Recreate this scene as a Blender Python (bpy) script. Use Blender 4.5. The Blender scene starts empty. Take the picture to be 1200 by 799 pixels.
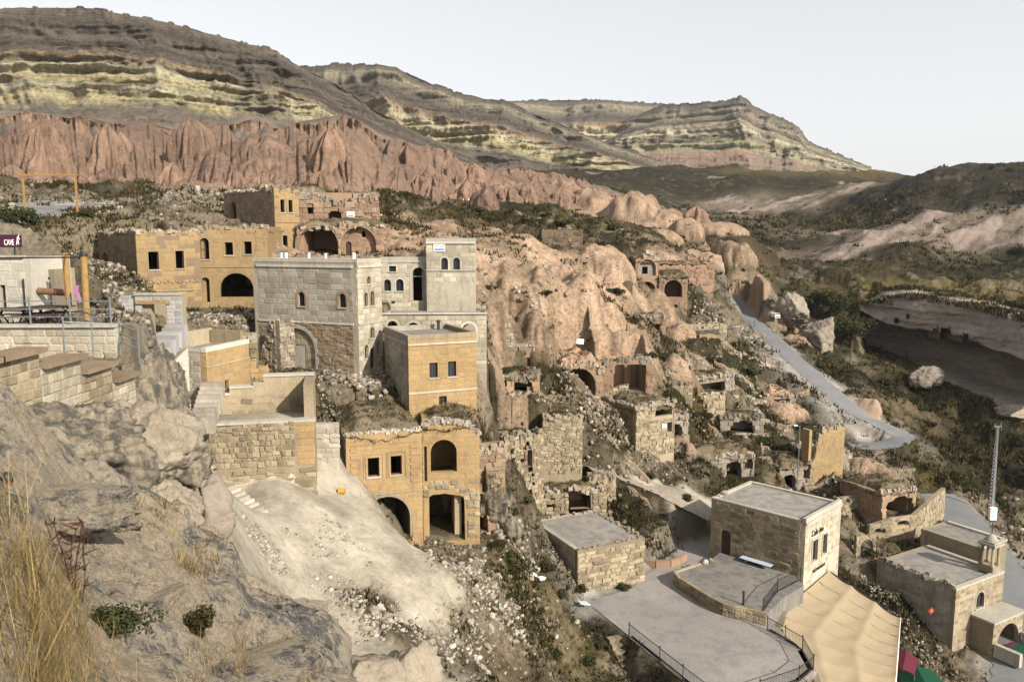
import bpy, bmesh, math, random
import numpy as np
from mathutils import Vector, Matrix
from mathutils.geometry import tessellate_polygon

sc = bpy.context.scene
COL = sc.collection
# ------------------------------------------------------------------ camera
F, CX, CY = 933.0, 600.0, 399.5          # focal length and centre of the 1200 x 799 photograph
PITCH = math.atan(119.5 / F)             # the horizon lies at row 280
cam_d = bpy.data.cameras.new('camera')
cam_d.sensor_width = 36.0
cam_d.lens = 36.0 * F / 1200.0
cam_d.clip_start, cam_d.clip_end = 0.1, 20000.0
cam = bpy.data.objects.new('camera', cam_d)
COL.objects.link(cam)
cam.rotation_euler = (math.pi / 2 - PITCH, 0, 0)
sc.camera = cam

# ------------------------------------------------------------------ sky, sun, exposure
SUN_EL, SUN_AZ = math.radians(30.0), math.radians(135.0)     # azimuth clockwise from the view direction (+Y)
world = bpy.data.worlds.new('World')
sc.world = world
world.use_nodes = True
wn, wl = world.node_tree.nodes, world.node_tree.links
wn.clear()
wo = wn.new('ShaderNodeOutputWorld')
bg = wn.new('ShaderNodeBackground')
sky = wn.new('ShaderNodeTexSky')
sky.sky_type = 'NISHITA'
sky.sun_disc = False
sky.sun_elevation = SUN_EL
sky.sun_rotation = SUN_AZ
sky.altitude = 1100
sky.air_density, sky.dust_density, sky.ozone_density = 1.0, 4.0, 1.0
hs = wn.new('ShaderNodeHueSaturation')
hs.inputs['Saturation'].default_value = 0.2
mixs = wn.new('ShaderNodeMixRGB')
mixs.inputs[0].default_value = 0.34
mixs.inputs[2].default_value = (7.6, 7.55, 7.55, 1)     # thin bright overcast veil over the clear sky
wl.new(sky.outputs[0], hs.inputs['Color'])
wl.new(hs.outputs[0], mixs.inputs[1])
wl.new(mixs.outputs[0], bg.inputs['Color'])
bg.inputs['Strength'].default_value = 0.1
wl.new(bg.outputs[0], wo.inputs[0])

sl = bpy.data.lights.new('sun', 'SUN')
sl.energy = 5.0
sl.angle = math.radians(0.6)
sl.color = (1.0, 0.91, 0.77)
sun = bpy.data.objects.new('sun', sl)
COL.objects.link(sun)
S = Vector((math.cos(SUN_EL) * math.sin(SUN_AZ), math.cos(SUN_EL) * math.cos(SUN_AZ), math.sin(SUN_EL)))
sun.rotation_euler = S.to_track_quat('Z', 'Y').to_euler()
sun.location = S * 300

vs = sc.view_settings
vs.view_transform = 'Standard'
vs.look = 'None'
vs.exposure = 0.7
vs.gamma = 1.0
vs.use_curve_mapping = False
sc.cycles.use_denoising = True
sc.cycles.max_bounces = 5
sc.cycles.diffuse_bounces = 3
sc.cycles.volume_bounces = 0

# ------------------------------------------------------------------ picture <-> place
CP, SP = math.cos(PITCH), math.sin(PITCH)
def ray(px, py):
    a, b = (px - CX) / F, (CY - py) / F
    return a, CP + b * SP, -SP + b * CP
def at(px, py, Y):
    a, b, c = ray(px, py)
    k = Y / b
    return Vector((a * k, Y, c * k))
def atz(px, py, z):
    a, b, c = ray(px, py)
    k = z / c
    return Vector((a * k, b * k, z))
def zof(py, Y):
    return at(600, py, Y).z
def uof(px, py=300):
    a, b, c = ray(px, py)
    return a / b

# ------------------------------------------------------------------ noise
def _h(ix, iy, iz, seed):
    n = (ix.astype(np.int64) * 374761393 + iy.astype(np.int64) * 668265263 + iz.astype(np.int64) * 2147483647 + seed * 974711) & 0xFFFFFFFF
    n = ((n ^ (n >> 13)) * 1274126177) & 0xFFFFFFFF
    n = n ^ (n >> 16)
    return (n & 0xFFFF).astype(np.float64) / 65535.0
def noise2(x, y, seed=0):
    x0, y0 = np.floor(x), np.floor(y)
    fx, fy = x - x0, y - y0
    fx, fy = fx * fx * (3 - 2 * fx), fy * fy * (3 - 2 * fy)
    z = np.zeros_like(x0)
    a, b = _h(x0, y0, z, seed), _h(x0 + 1, y0, z, seed)
    c, d = _h(x0, y0 + 1, z, seed), _h(x0 + 1, y0 + 1, z, seed)
    return (a + (b - a) * fx) * (1 - fy) + (c + (d - c) * fx) * fy - 0.5
def noise3(x, y, z, seed=0):
    x0, y0, z0 = np.floor(x), np.floor(y), np.floor(z)
    fx, fy, fz = x - x0, y - y0, z - z0
    fx, fy, fz = fx * fx * (3 - 2 * fx), fy * fy * (3 - 2 * fy), fz * fz * (3 - 2 * fz)
    def L(zz):
        a, b = _h(x0, y0, zz, seed), _h(x0 + 1, y0, zz, seed)
        c, d = _h(x0, y0 + 1, zz, seed), _h(x0 + 1, y0 + 1, zz, seed)
        return (a + (b - a) * fx) * (1 - fy) + (c + (d - c) * fx) * fy
    p, q = L(z0), L(z0 + 1)
    return p + (q - p) * fz - 0.5
def fbm2(x, y, octs=4, seed=0, gain=0.5):
    x, y = np.asarray(x, float), np.asarray(y, float)
    s, a = 0, 1.0
    for k in range(octs):
        s = s + a * noise2(x * 2 ** k + 17.3 * k, y * 2 ** k - 9.1 * k, seed + k)
        a *= gain
    return s
def fbm3(x, y, z, octs=4, seed=0, gain=0.5):
    x, y, z = np.asarray(x, float), np.asarray(y, float), np.asarray(z, float)
    s, a = 0, 1.0
    for k in range(octs):
        s = s + a * noise3(x * 2 ** k + 17.3 * k, y * 2 ** k - 9.1 * k, z * 2 ** k + 5.7 * k, seed + k)
        a *= gain
    return s
def ridge2(x, y, octs=4, seed=0):
    s, a = 0, 1.0
    for k in range(octs):
        s = s + a * (1 - np.abs(noise2(x * 2 ** k + 3.3 * k, y * 2 ** k + 7.7 * k, seed + k)) * 4)
        a *= 0.5
    return s
def sstep(a, b, x):
    t = np.clip((np.asarray(x, float) - a) / (b - a), 0, 1)
    return t * t * (3 - 2 * t)

# ------------------------------------------------------------------ object helpers
def tag(o, label=None, cat=None, group=None, kind=None):
    if label: o['label'] = label
    if cat: o['category'] = cat
    if group: o['group'] = group
    if kind or cat: o['kind'] = kind or 'thing'
    return o
def link(o, parent=None):
    COL.objects.link(o)
    if parent is not None:
        o.parent = parent
    return o
def empty(name, loc=(0, 0, 0), parent=None):
    o = bpy.data.objects.new(name, None)
    o.empty_display_size = 0.3
    o.location = loc
    return link(o, parent)
def mesh_obj(name, me, mat, parent=None):
    if mat is not None and not me.materials:
        me.materials.append(mat)
    return link(bpy.data.objects.new(name, me), parent)
def np_mesh(name, verts, faces, smooth=False, attrs=None, cols=None):
    """faces: (n,3) or (n,4) integer array"""
    me = bpy.data.meshes.new(name)
    verts = np.ascontiguousarray(verts, dtype=np.float32)
    faces = np.ascontiguousarray(faces, dtype=np.int32)
    n, k = faces.shape
    me.vertices.add(len(verts))
    me.vertices.foreach_set('co', verts.ravel())
    me.loops.add(n * k)
    me.loops.foreach_set('vertex_index', faces.ravel())
    me.polygons.add(n)
    me.polygons.foreach_set('loop_start', np.arange(0, n * k, k, dtype=np.int32))
    me.polygons.foreach_set('loop_total', np.full(n, k, dtype=np.int32))
    if smooth:
        me.polygons.foreach_set('use_smooth', np.ones(n, dtype=bool))
    me.update(calc_edges=True)
    for key, v in (attrs or {}).items():
        a = me.attributes.new(key, 'FLOAT', 'POINT')
        a.data.foreach_set('value', np.ascontiguousarray(v, dtype=np.float32).ravel())
    for key, v in (cols or {}).items():
        a = me.attributes.new(key, 'FLOAT_COLOR', 'POINT')
        c = np.ones((len(verts), 4), np.float32)
        c[:, :3] = v
        a.data.foreach_set('color', c.ravel())
    return me
def grid_faces(nu, nv):
    i = np.arange(nu - 1)[:, None] * nv + np.arange(nv - 1)[None, :]
    return np.stack([i, i + nv, i + nv + 1, i + 1], -1).reshape(-1, 4)
class MB:
    """collects faces into one mesh"""
    def __init__(s):
        s.v, s.f = [], []
    def add(s, vs, fs):
        b = len(s.v)
        s.v += [tuple(v) for v in vs]
        s.f += [tuple(i + b for i in f) for f in fs]
    def box(s, c, d, rz=0.0, tilt=0.0):
        M = Matrix.Rotation(rz, 3, 'Z') @ Matrix.Rotation(tilt, 3, 'Y')
        vs = [Vector(c) + M @ Vector((x * d[0] / 2, y * d[1] / 2, z * d[2] / 2)) for x in (-1, 1) for y in (-1, 1) for z in (-1, 1)]
        s.add(vs, [(0, 1, 3, 2), (4, 6, 7, 5), (0, 4, 5, 1), (2, 3, 7, 6), (0, 2, 6, 4), (1, 5, 7, 3)])
    def bar(s, a, b, r, n=6, r2=None):
        a, b = Vector(a), Vector(b)
        q = (b - a).to_track_quat('Z', 'Y')
        r2 = r if r2 is None else r2
        vs = []
        for p, rr in ((a, r), (b, r2)):
            for k in range(n):
                t = 2 * math.pi * k / n
                vs.append(p + q @ Vector((rr * math.cos(t), rr * math.sin(t), 0)))
        fs = [(k, (k + 1) % n, n + (k + 1) % n, n + k) for k in range(n)]
        fs += [tuple(range(n))[::-1], tuple(range(n, 2 * n))]
        s.add(vs, fs)
    def flatbar(s, a, b, w, h):
        a, b = Vector(a), Vector(b)
        q = (b - a).to_track_quat('Y', 'Z')
        L = (b - a).length
        vs = [a + q @ Vector((x * w / 2, y * L, z * h / 2)) for x in (-1, 1) for y in (0, 1) for z in (-1, 1)]
        s.add(vs, [(0, 1, 3, 2), (4, 6, 7, 5), (0, 4, 5, 1), (2, 3, 7, 6), (0, 2, 6, 4), (1, 5, 7, 3)])
    def build(s, name, mat, parent=None, smooth=False):
        me = bpy.data.meshes.new(name)
        me.from_pydata(s.v, [], s.f)
        bm = bmesh.new(); bm.from_mesh(me)
        bmesh.ops.recalc_face_normals(bm, faces=bm.faces[:])
        bm.to_mesh(me); bm.free()
        if smooth:
            me.polygons.foreach_set('use_smooth', np.ones(len(me.polygons), dtype=bool))
        return mesh_obj(name, me, mat, parent)

# ------------------------------------------------------------------ materials
MATS = {}
class NT:
    def __init__(s, name, rough=0.9, spec=0.15):
        s.m = bpy.data.materials.new(name)
        s.m.use_nodes = True
        s.t = s.m.node_tree
        s.n, s.l = s.t.nodes, s.t.links
        s.b = s.n['Principled BSDF']
        s.b.inputs['Roughness'].default_value = rough
        s.b.inputs['Specular IOR Level'].default_value = spec
        s.pos = s.n.new('ShaderNodeNewGeometry').outputs['Position']
        MATS[name] = s.m
    def scaled(s, k, vec=None):
        mp = s.n.new('ShaderNodeMapping')
        mp.inputs['Scale'].default_value = k if isinstance(k, tuple) else (k, k, k)
        s.l.new(vec or s.pos, mp.inputs['Vector'])
        return mp.outputs[0]
    def noise(s, scale, detail=5, rough=0.6, vec=None):
        t = s.n.new('ShaderNodeTexNoise')
        t.inputs['Scale'].default_value = scale if not isinstance(scale, tuple) else 1.0
        t.inputs['Detail'].default_value = detail
        t.inputs['Roughness'].default_value = rough
        s.l.new(vec or (s.scaled(scale) if isinstance(scale, tuple) else s.pos), t.inputs['Vector'])
        return t.outputs['Fac']
    def voro(s, scale, feature='F1', vec=None):
        t = s.n.new('ShaderNodeTexVoronoi')
        t.feature = feature
        t.inputs['Scale'].default_value = scale
        s.l.new(vec or s.pos, t.inputs['Vector'])
        return t
    def ramp(s, fac, stops):
        r = s.n.new('ShaderNodeValToRGB')
        e = r.color_ramp.elements
        while len(e) < len(stops):
            e.new(0.5)
        for q, (p, c) in zip(e, stops):
            q.position = p
            q.color = (*c, 1) if len(c) == 3 else c
        s.l.new(fac, r.inputs[0])
        return r.outputs[0]
    def val(s, fac, a, b, lo=0.0, hi=1.0):
        r = s.n.new('ShaderNodeMapRange')
        r.inputs[1].default_value, r.inputs[2].default_value = a, b
        r.inputs[3].default_value, r.inputs[4].default_value = lo, hi
        s.l.new(fac, r.inputs[0])
        return r.outputs[0]
    def mix(s, fac, a, b, mode='MIX'):
        m = s.n.new('ShaderNodeMixRGB')
        m.blend_type = mode
        for i, v in enumerate((fac, a, b)):
            if isinstance(v, (int, float)):
                m.inputs[i].default_value = v if i == 0 else (v, v, v, 1)
            elif isinstance(v, tuple):
                m.inputs[i].default_value = (*v, 1)
            else:
                s.l.new(v, m.inputs[i])
        return m.outputs[0]
    def math(s, op, a, b=0.0):
        m = s.n.new('ShaderNodeMath')
        m.operation = op
        for i, v in enumerate((a, b)):
            if isinstance(v, (int, float)): m.inputs[i].default_value = v
            else: s.l.new(v, m.inputs[i])
        return m.outputs[0]
    def attr(s, name):
        a = s.n.new('ShaderNodeAttribute')
        a.attribute_name = name
        return a
    def rnd(s):
        return s.n.new('ShaderNodeObjectInfo').outputs['Random']
    def bump(s, h, strength=0.5, dist=0.1):
        b = s.n.new('ShaderNodeBump')
        b.inputs['Strength'].default_value = strength
        b.inputs['Distance'].default_value = dist
        s.l.new(h, b.inputs['Height'])
        s.l.new(b.outputs[0], s.b.inputs['Normal'])
        return b
    def color(s, c):
        if isinstance(c, tuple): s.b.inputs['Base Color'].default_value = (*c, 1)
        else: s.l.new(c, s.b.inputs['Base Color'])
        return s.m
def mulc(c, k):
    return tuple(min(1, x * k) for x in c)
def stone_mat(name, c, c2=None, vary=0.35, stain=0.5, scale=1.0, bump=0.5, stain_c=(0.12, 0.10, 0.08), rnd=0.5, lo=0.5, hi=0.78):
    """weathered masonry: two stone tones, blotches, streaks, small pits"""
    t = NT(name)
    c2 = c2 or mulc(c, 0.72)
    n1 = t.noise(0.35 * scale, 4, 0.6)
    base = t.mix(t.val(n1, 0.35, 0.68), c, c2)
    n2 = t.noise((2.2 * scale, 2.2 * scale, 0.5 * scale), 6, 0.65)
    base = t.mix(t.math('MULTIPLY', t.val(n2, lo, hi), stain), base, stain_c)
    n3 = t.noise(9 * scale, 5, 0.7)
    base = t.mix(vary, base, t.ramp(n3, [(0.25, (0.45, 0.45, 0.45)), (0.75, (1.25, 1.25, 1.25))]), 'MULTIPLY')
    if rnd:
        r = t.val(t.rnd(), 0, 1, 1 - rnd * 0.5, 1 + rnd * 0.22)
        base = t.mix(1.0, base, r, 'MULTIPLY')
    t.color(base)
    h = t.mix(0.5, n3, t.noise(3 * scale, 6, 0.7))
    t.bump(h, bump, 0.12 / scale)
    return t.m
def flat_mat(name, c, rough=0.6, spec=0.3, metal=0.0, vary=0.25, scale=6.0):
    t = NT(name, rough, spec)
    n = t.noise(scale, 4, 0.6)
    t.color(t.mix(vary, c, t.ramp(n, [(0.2, (0.3, 0.3, 0.3)), (0.8, (1.4, 1.4, 1.4))]), 'MULTIPLY'))
    t.b.inputs['Metallic'].default_value = metal
    return t.m
# ------------------------------------------------------------------ masonry materials
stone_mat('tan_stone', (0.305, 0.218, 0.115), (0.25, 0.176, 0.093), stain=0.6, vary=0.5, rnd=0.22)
stone_mat('orange_stone', (0.345, 0.243, 0.126), (0.285, 0.196, 0.098), stain=0.5, vary=0.5, rnd=0.22)
stone_mat('dark_stone', (0.17, 0.13, 0.088), (0.12, 0.094, 0.065), stain=0.7, vary=0.6, scale=1.4, rnd=0.9)
stone_mat('grey_stone', (0.39, 0.355, 0.295), (0.285, 0.255, 0.21), stain=0.6, vary=0.5, rnd=0.6)
stone_mat('pale_stone', (0.44, 0.40, 0.315), (0.33, 0.29, 0.22), stain=0.55, vary=0.5, rnd=0.6)
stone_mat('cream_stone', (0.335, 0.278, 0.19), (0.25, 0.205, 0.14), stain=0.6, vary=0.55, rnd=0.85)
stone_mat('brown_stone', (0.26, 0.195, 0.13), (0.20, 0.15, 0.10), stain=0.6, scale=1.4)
stone_mat('pink_brick', (0.28, 0.185, 0.13), (0.22, 0.145, 0.10), stain=0.5, scale=1.2)
stone_mat('grey_block', (0.34, 0.33, 0.325), (0.28, 0.275, 0.27), stain=0.15)
stone_mat('mortar', (0.34, 0.29, 0.22), stain=0.4, rnd=0)
stone_mat('coping', (0.45, 0.42, 0.36), (0.36, 0.335, 0.285), stain=0.4)
stone_mat('rubble', (0.32, 0.28, 0.22), (0.24, 0.20, 0.155), stain=0.5, scale=1.6, rnd=0.9)
stone_mat('white_rubble', (0.46, 0.42, 0.36), (0.34, 0.30, 0.245), stain=0.3, scale=1.8, rnd=0.8)
stone_mat('concrete', (0.27, 0.25, 0.225), (0.22, 0.205, 0.185), vary=0.35, stain=0.65, scale=0.5, bump=0.3, lo=0.44, hi=0.62, stain_c=(0.13, 0.125, 0.12))
stone_mat('yard_concrete', (0.27, 0.25, 0.232), (0.20, 0.187, 0.178), vary=0.25, stain=0.45, scale=0.35, bump=0.25, stain_c=(0.13, 0.125, 0.13), rnd=0, lo=0.48, hi=0.66)
stone_mat('roof_earth', (0.17, 0.135, 0.09), (0.075, 0.062, 0.032), vary=0.6, stain=0.7, scale=1.0, bump=1.0, rnd=0)
stone_mat('tuff', (0.31, 0.215, 0.148), (0.25, 0.168, 0.115), vary=0.3, stain=0.4, scale=0.5, bump=0.6, stain_c=(0.15, 0.12, 0.09))
stone_mat('grey_tuff', (0.28, 0.24, 0.185), (0.17, 0.148, 0.12), vary=0.5, stain=0.75, scale=0.8, bump=0.9, stain_c=(0.085, 0.08, 0.07))
stone_mat('pale_tuff', (0.30, 0.255, 0.21), (0.235, 0.20, 0.165), vary=0.5, stain=0.7, scale=0.7, bump=0.9)
stone_mat('asphalt', (0.17, 0.175, 0.185), (0.14, 0.142, 0.147), vary=0.25, stain=0.25, scale=0.8, bump=0.15, stain_c=(0.30, 0.27, 0.23), rnd=0)
stone_mat('canvas', (0.285, 0.228, 0.152), (0.26, 0.205, 0.135), vary=0.08, stain=0.12, scale=0.5, bump=0.05, rnd=0)
flat_mat('black_iron', (0.02, 0.02, 0.022), 0.5, 0.4)
flat_mat('grey_steel', (0.22, 0.235, 0.25), 0.45, 0.5, 0.6)
flat_mat('timber', (0.27, 0.165, 0.06), 0.7, 0.2, vary=0.5)
flat_mat('dark_wood', (0.055, 0.035, 0.03), 0.7, 0.2)
flat_mat('white_paint', (0.74, 0.73, 0.70), 0.6, 0.3, vary=0.15)
flat_mat('blue_paint', (0.03, 0.16, 0.55), 0.5, 0.4)
flat_mat('red_paint', (0.26, 0.025, 0.03), 0.6, 0.3)
flat_mat('maroon_paint', (0.045, 0.008, 0.022), 0.5, 0.4)
flat_mat('yellow_paint', (0.36, 0.22, 0.03), 0.6, 0.3)
flat_mat('red_canvas', (0.11, 0.022, 0.035), 0.9, 0.1)
flat_mat('green_canvas', (0.012, 0.06, 0.036), 0.9, 0.1)
flat_mat('pale_blue', (0.42, 0.50, 0.60), 0.4, 0.4)
flat_mat('rusty_red', (0.16, 0.09, 0.06), 0.85, 0.1, vary=0.5)
flat_mat('pane_glass', (0.03, 0.035, 0.04), 0.15, 0.5)

FLAT, YARDS, ROOFS = [], [], []
APRON = []          # strips of ground levelled in front of walls
R1 = random.Random(11)
def woff(p):
    v = Vector((0, 0, 0))
    while p is not None:
        v += p.location
        p = p.parent
    return v
def put(mb, name, mat, parent, smooth=False):
    o = woff(parent)
    mb.v = [(x - o.x, y - o.y, z - o.z) for x, y, z in mb.v]
    return mb.build(name, MATS[mat] if isinstance(mat, str) else mat, parent, smooth)
# ---- loose block meshes shared by every wall
def block_mesh(k):
    rr = random.Random(k)
    j = 0.05 if k < 6 else 0.17
    bm = bmesh.new()
    bmesh.ops.create_cube(bm, size=1.0)
    for v in bm.verts:
        v.co += Vector([rr.uniform(-j, j) for _ in range(3)])
    es = [e for e in bm.edges if e.verts[0].co.y < 0 and e.verts[1].co.y < 0]
    bmesh.ops.bevel(bm, geom=es, offset=0.10, segments=1, affect='EDGES')
    me = bpy.data.meshes.new('stone_block')
    bm.to_mesh(me); bm.free()
    return me
_BM = {}
def block_me(k, mat):
    if (k, mat) not in _BM:
        me = block_mesh(k)
        me.materials.append(MATS[mat])
        _BM[(k, mat)] = me
    return _BM[(k, mat)]
def hole_poly(op):
    kind, s0, s1, z0, z1 = op[:5]
    if kind == 'rect':
        return [(s0, z0), (s1, z0), (s1, z1), (s0, z1)]
    w = (s1 - s0) / 2
    rise = min(w, (z1 - z0) * 0.95) if kind == 'arch' else min(w * 0.45, (z1 - z0) * 0.5)
    c, zs = (s0 + s1) / 2, z1 - rise
    P = [(s0, z0), (s1, z0)]
    if kind == 'ragged':
        rr = random.Random(int(s0 * 100))
        for k in range(11):
            t = math.pi * k / 10
            q = rr.uniform(0.85, 1.12)
            P.append((c + w * math.cos(t) * min(1, q), zs + rise * math.sin(t) * q))
        return P
    for k in range(13):
        t = math.pi * k / 12
        P.append((c + w * math.cos(t), zs + rise * math.sin(t)))
    return P
def width_at(op, z, pad):
    kind, s0, s1, z0, z1 = op[:5]
    if z < z0 - pad or z > z1 + pad: return None
    if kind == 'rect': return (s0 - pad, s1 + pad)
    w = (s1 - s0) / 2
    rise = min(w, (z1 - z0) * 0.95)
    zs = z1 - rise
    if z <= zs: return (s0 - pad, s1 + pad)
    q = min(1.0, (z - zs) / (rise + pad))
    h = (w + pad) * math.sqrt(max(0, 1 - q * q))
    return ((s0 + s1) / 2 - h, (s0 + s1) / 2 + h)
class Wall:
    """upright wall: start A, direction d, outward normal n, length L"""
    def __init__(s, A, d, n, L, z0, z1, th=0.45):
        s.A, s.d, s.n, s.L, s.z0, s.z1, s.th = Vector((A.x, A.y, 0)), d, n, L, z0, z1, th
        s.ops, s.top = [], None
    def loc(s, px, py):
        a, b, c = ray(px, py)
        k = s.A.dot(s.n) / (a * s.n.x + b * s.n.y)
        P = Vector((a * k, b * k, c * k))
        return (Vector((P.x, P.y, 0)) - s.A).dot(s.d), P.z
    def P(s, q, z, out=0.0):
        v = s.A + s.d * q + s.n * out
        return Vector((v.x, v.y, z))
    def op(s, kind, x0, y0, x1, y1):
        xm, ym = (x0 + x1) / 2, (y0 + y1) / 2
        a, b = s.loc(x0, ym)[0], s.loc(x1, ym)[0]
        a, b = min(a, b), max(a, b)
        o = (kind, max(a, 0.12), min(b, s.L - 0.12), s.loc(xm, y1)[1], s.loc(xm, y0)[1])
        if o[3] < s.z0 + 0.1: o = (*o[:3], s.z0 + 0.1, o[4])
        s.ops.append(o)
        return o
    def ragged(s, amp=0.5, n=14, seed=0, lo=0.0, pts=None):
        rr = random.Random(seed)
        s.top = pts or [(s.L * k / n, s.z1 - rr.random() ** 1.5 * amp - lo * (k / n)) for k in range(n + 1)]
    def ztop(s, q):
        if not s.top: return s.z1
        return float(np.interp(q, [p[0] for p in s.top], [p[1] for p in s.top]))
    def build(s, parent, mat, name='wall'):
        top = s.top or [(0, s.z1), (s.L, s.z1)]
        outer = [(0, s.z0), (s.L, s.z0)] + [p for p in reversed(top)]
        holes = [hole_poly(o) for o in s.ops]
        loops = [outer] + holes
        tri = tessellate_polygon([[Vector((a, b, 0)) for a, b in l] for l in loops])
        flat = [p for l in loops for p in l]
        n = len(flat)
        mb = MB()
        vs = [s.P(a, b) for a, b in flat] + [s.P(a, b, -s.th) for a, b in flat]
        fs = [tuple(t) for t in tri] + [tuple(i + n for i in reversed(t)) for t in tri]
        k = 0
        for l in loops:
            m = len(l)
            for i in range(m):
                a, b = k + i, k + (i + 1) % m
                fs.append((a, b, b + n, a + n))
            k += m
        mb.add(vs, fs)
        s.obj = put(mb, name, mat, parent)
        return s.obj
    def blocks(s, out, ch=0.35, lw=(0.5, 0.95), z0=None, z1=None, s0=0.0, s1=None, proud=0.03, mat='tan_stone', keep=1.0, joint=0.03, pad=0.02):
        z = s.z0 if z0 is None else z0
        rough = proud >= 0.04
        zt = s.z1 if z1 is None else z1
        s1 = s.L if s1 is None else s1
        while z + ch * 0.6 < zt:
            h = ch * (R1.uniform(0.7, 1.3) if rough else R1.uniform(0.92, 1.08))
            zm = z + h / 2
            cuts = sorted(c for c in (width_at(o, zm + dz, pad) for o in s.ops for dz in (-h * 0.35, h * 0.35)) if c)
            free, q = [], s0
            for a, b in cuts:
                if a > q: free.append((q, a))
                q = max(q, b)
            if q < s1: free.append((q, s1))
            for a, b in free:
                x = a
                while b - x > 0.12:
                    w = R1.uniform(*lw) * (R1.uniform(0.6, 1.3) if rough else 1)
                    if b - x - w < lw[0] * 0.6: w = b - x
                    if z + h <= min(s.ztop(x + 0.05), s.ztop(x + w - 0.05)) + 0.12 and R1.random() < keep:
                        out.append((s, x + w / 2, zm + (R1.uniform(-0.04, 0.04) if rough else 0), w - joint, h - joint, proud * (R1.uniform(0.3, 2.0) if rough else R1.uniform(0.5, 1.5)), mat))
                    x += w
            z += h
        return out
def emit_blocks(lst, root, most=290):
    lst = sorted(lst, key=lambda b: -b[3] * b[4] / max(b[0].P(b[1], b[2]).y, 1))
    for k, (w, q, z, dx, dz, pr, mat) in enumerate(lst[:most]):
        o = bpy.data.objects.new('stone_block', block_me(R1.randrange(6) + (6 if pr > 0.035 else 0), mat))
        par = getattr(w, 'obj', root)
        link(o, par)
        o.location = w.P(q, z, pr - 0.1) - woff(root)
        o.scale = (dx, 0.2, dz)
        q_ = 0.09 if pr > 0.035 else 0.01
        o.rotation_euler = (0, R1.uniform(-q_, q_), math.atan2(w.d.y, w.d.x) + (0 if Vector((w.d.y, -w.d.x, 0)).dot(w.n) > 0 else math.pi))
    rest = lst[most:]
    if rest:
        mb = MB()
        for (w, q, z, dx, dz, pr, mat) in rest:
            mb.box(w.P(q, z, pr - 0.1), (dx, 0.2, dz), math.atan2(w.d.y, w.d.x))
        tag(put(mb, 'stone_courses', rest[0][6], root), kind='stuff')
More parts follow.
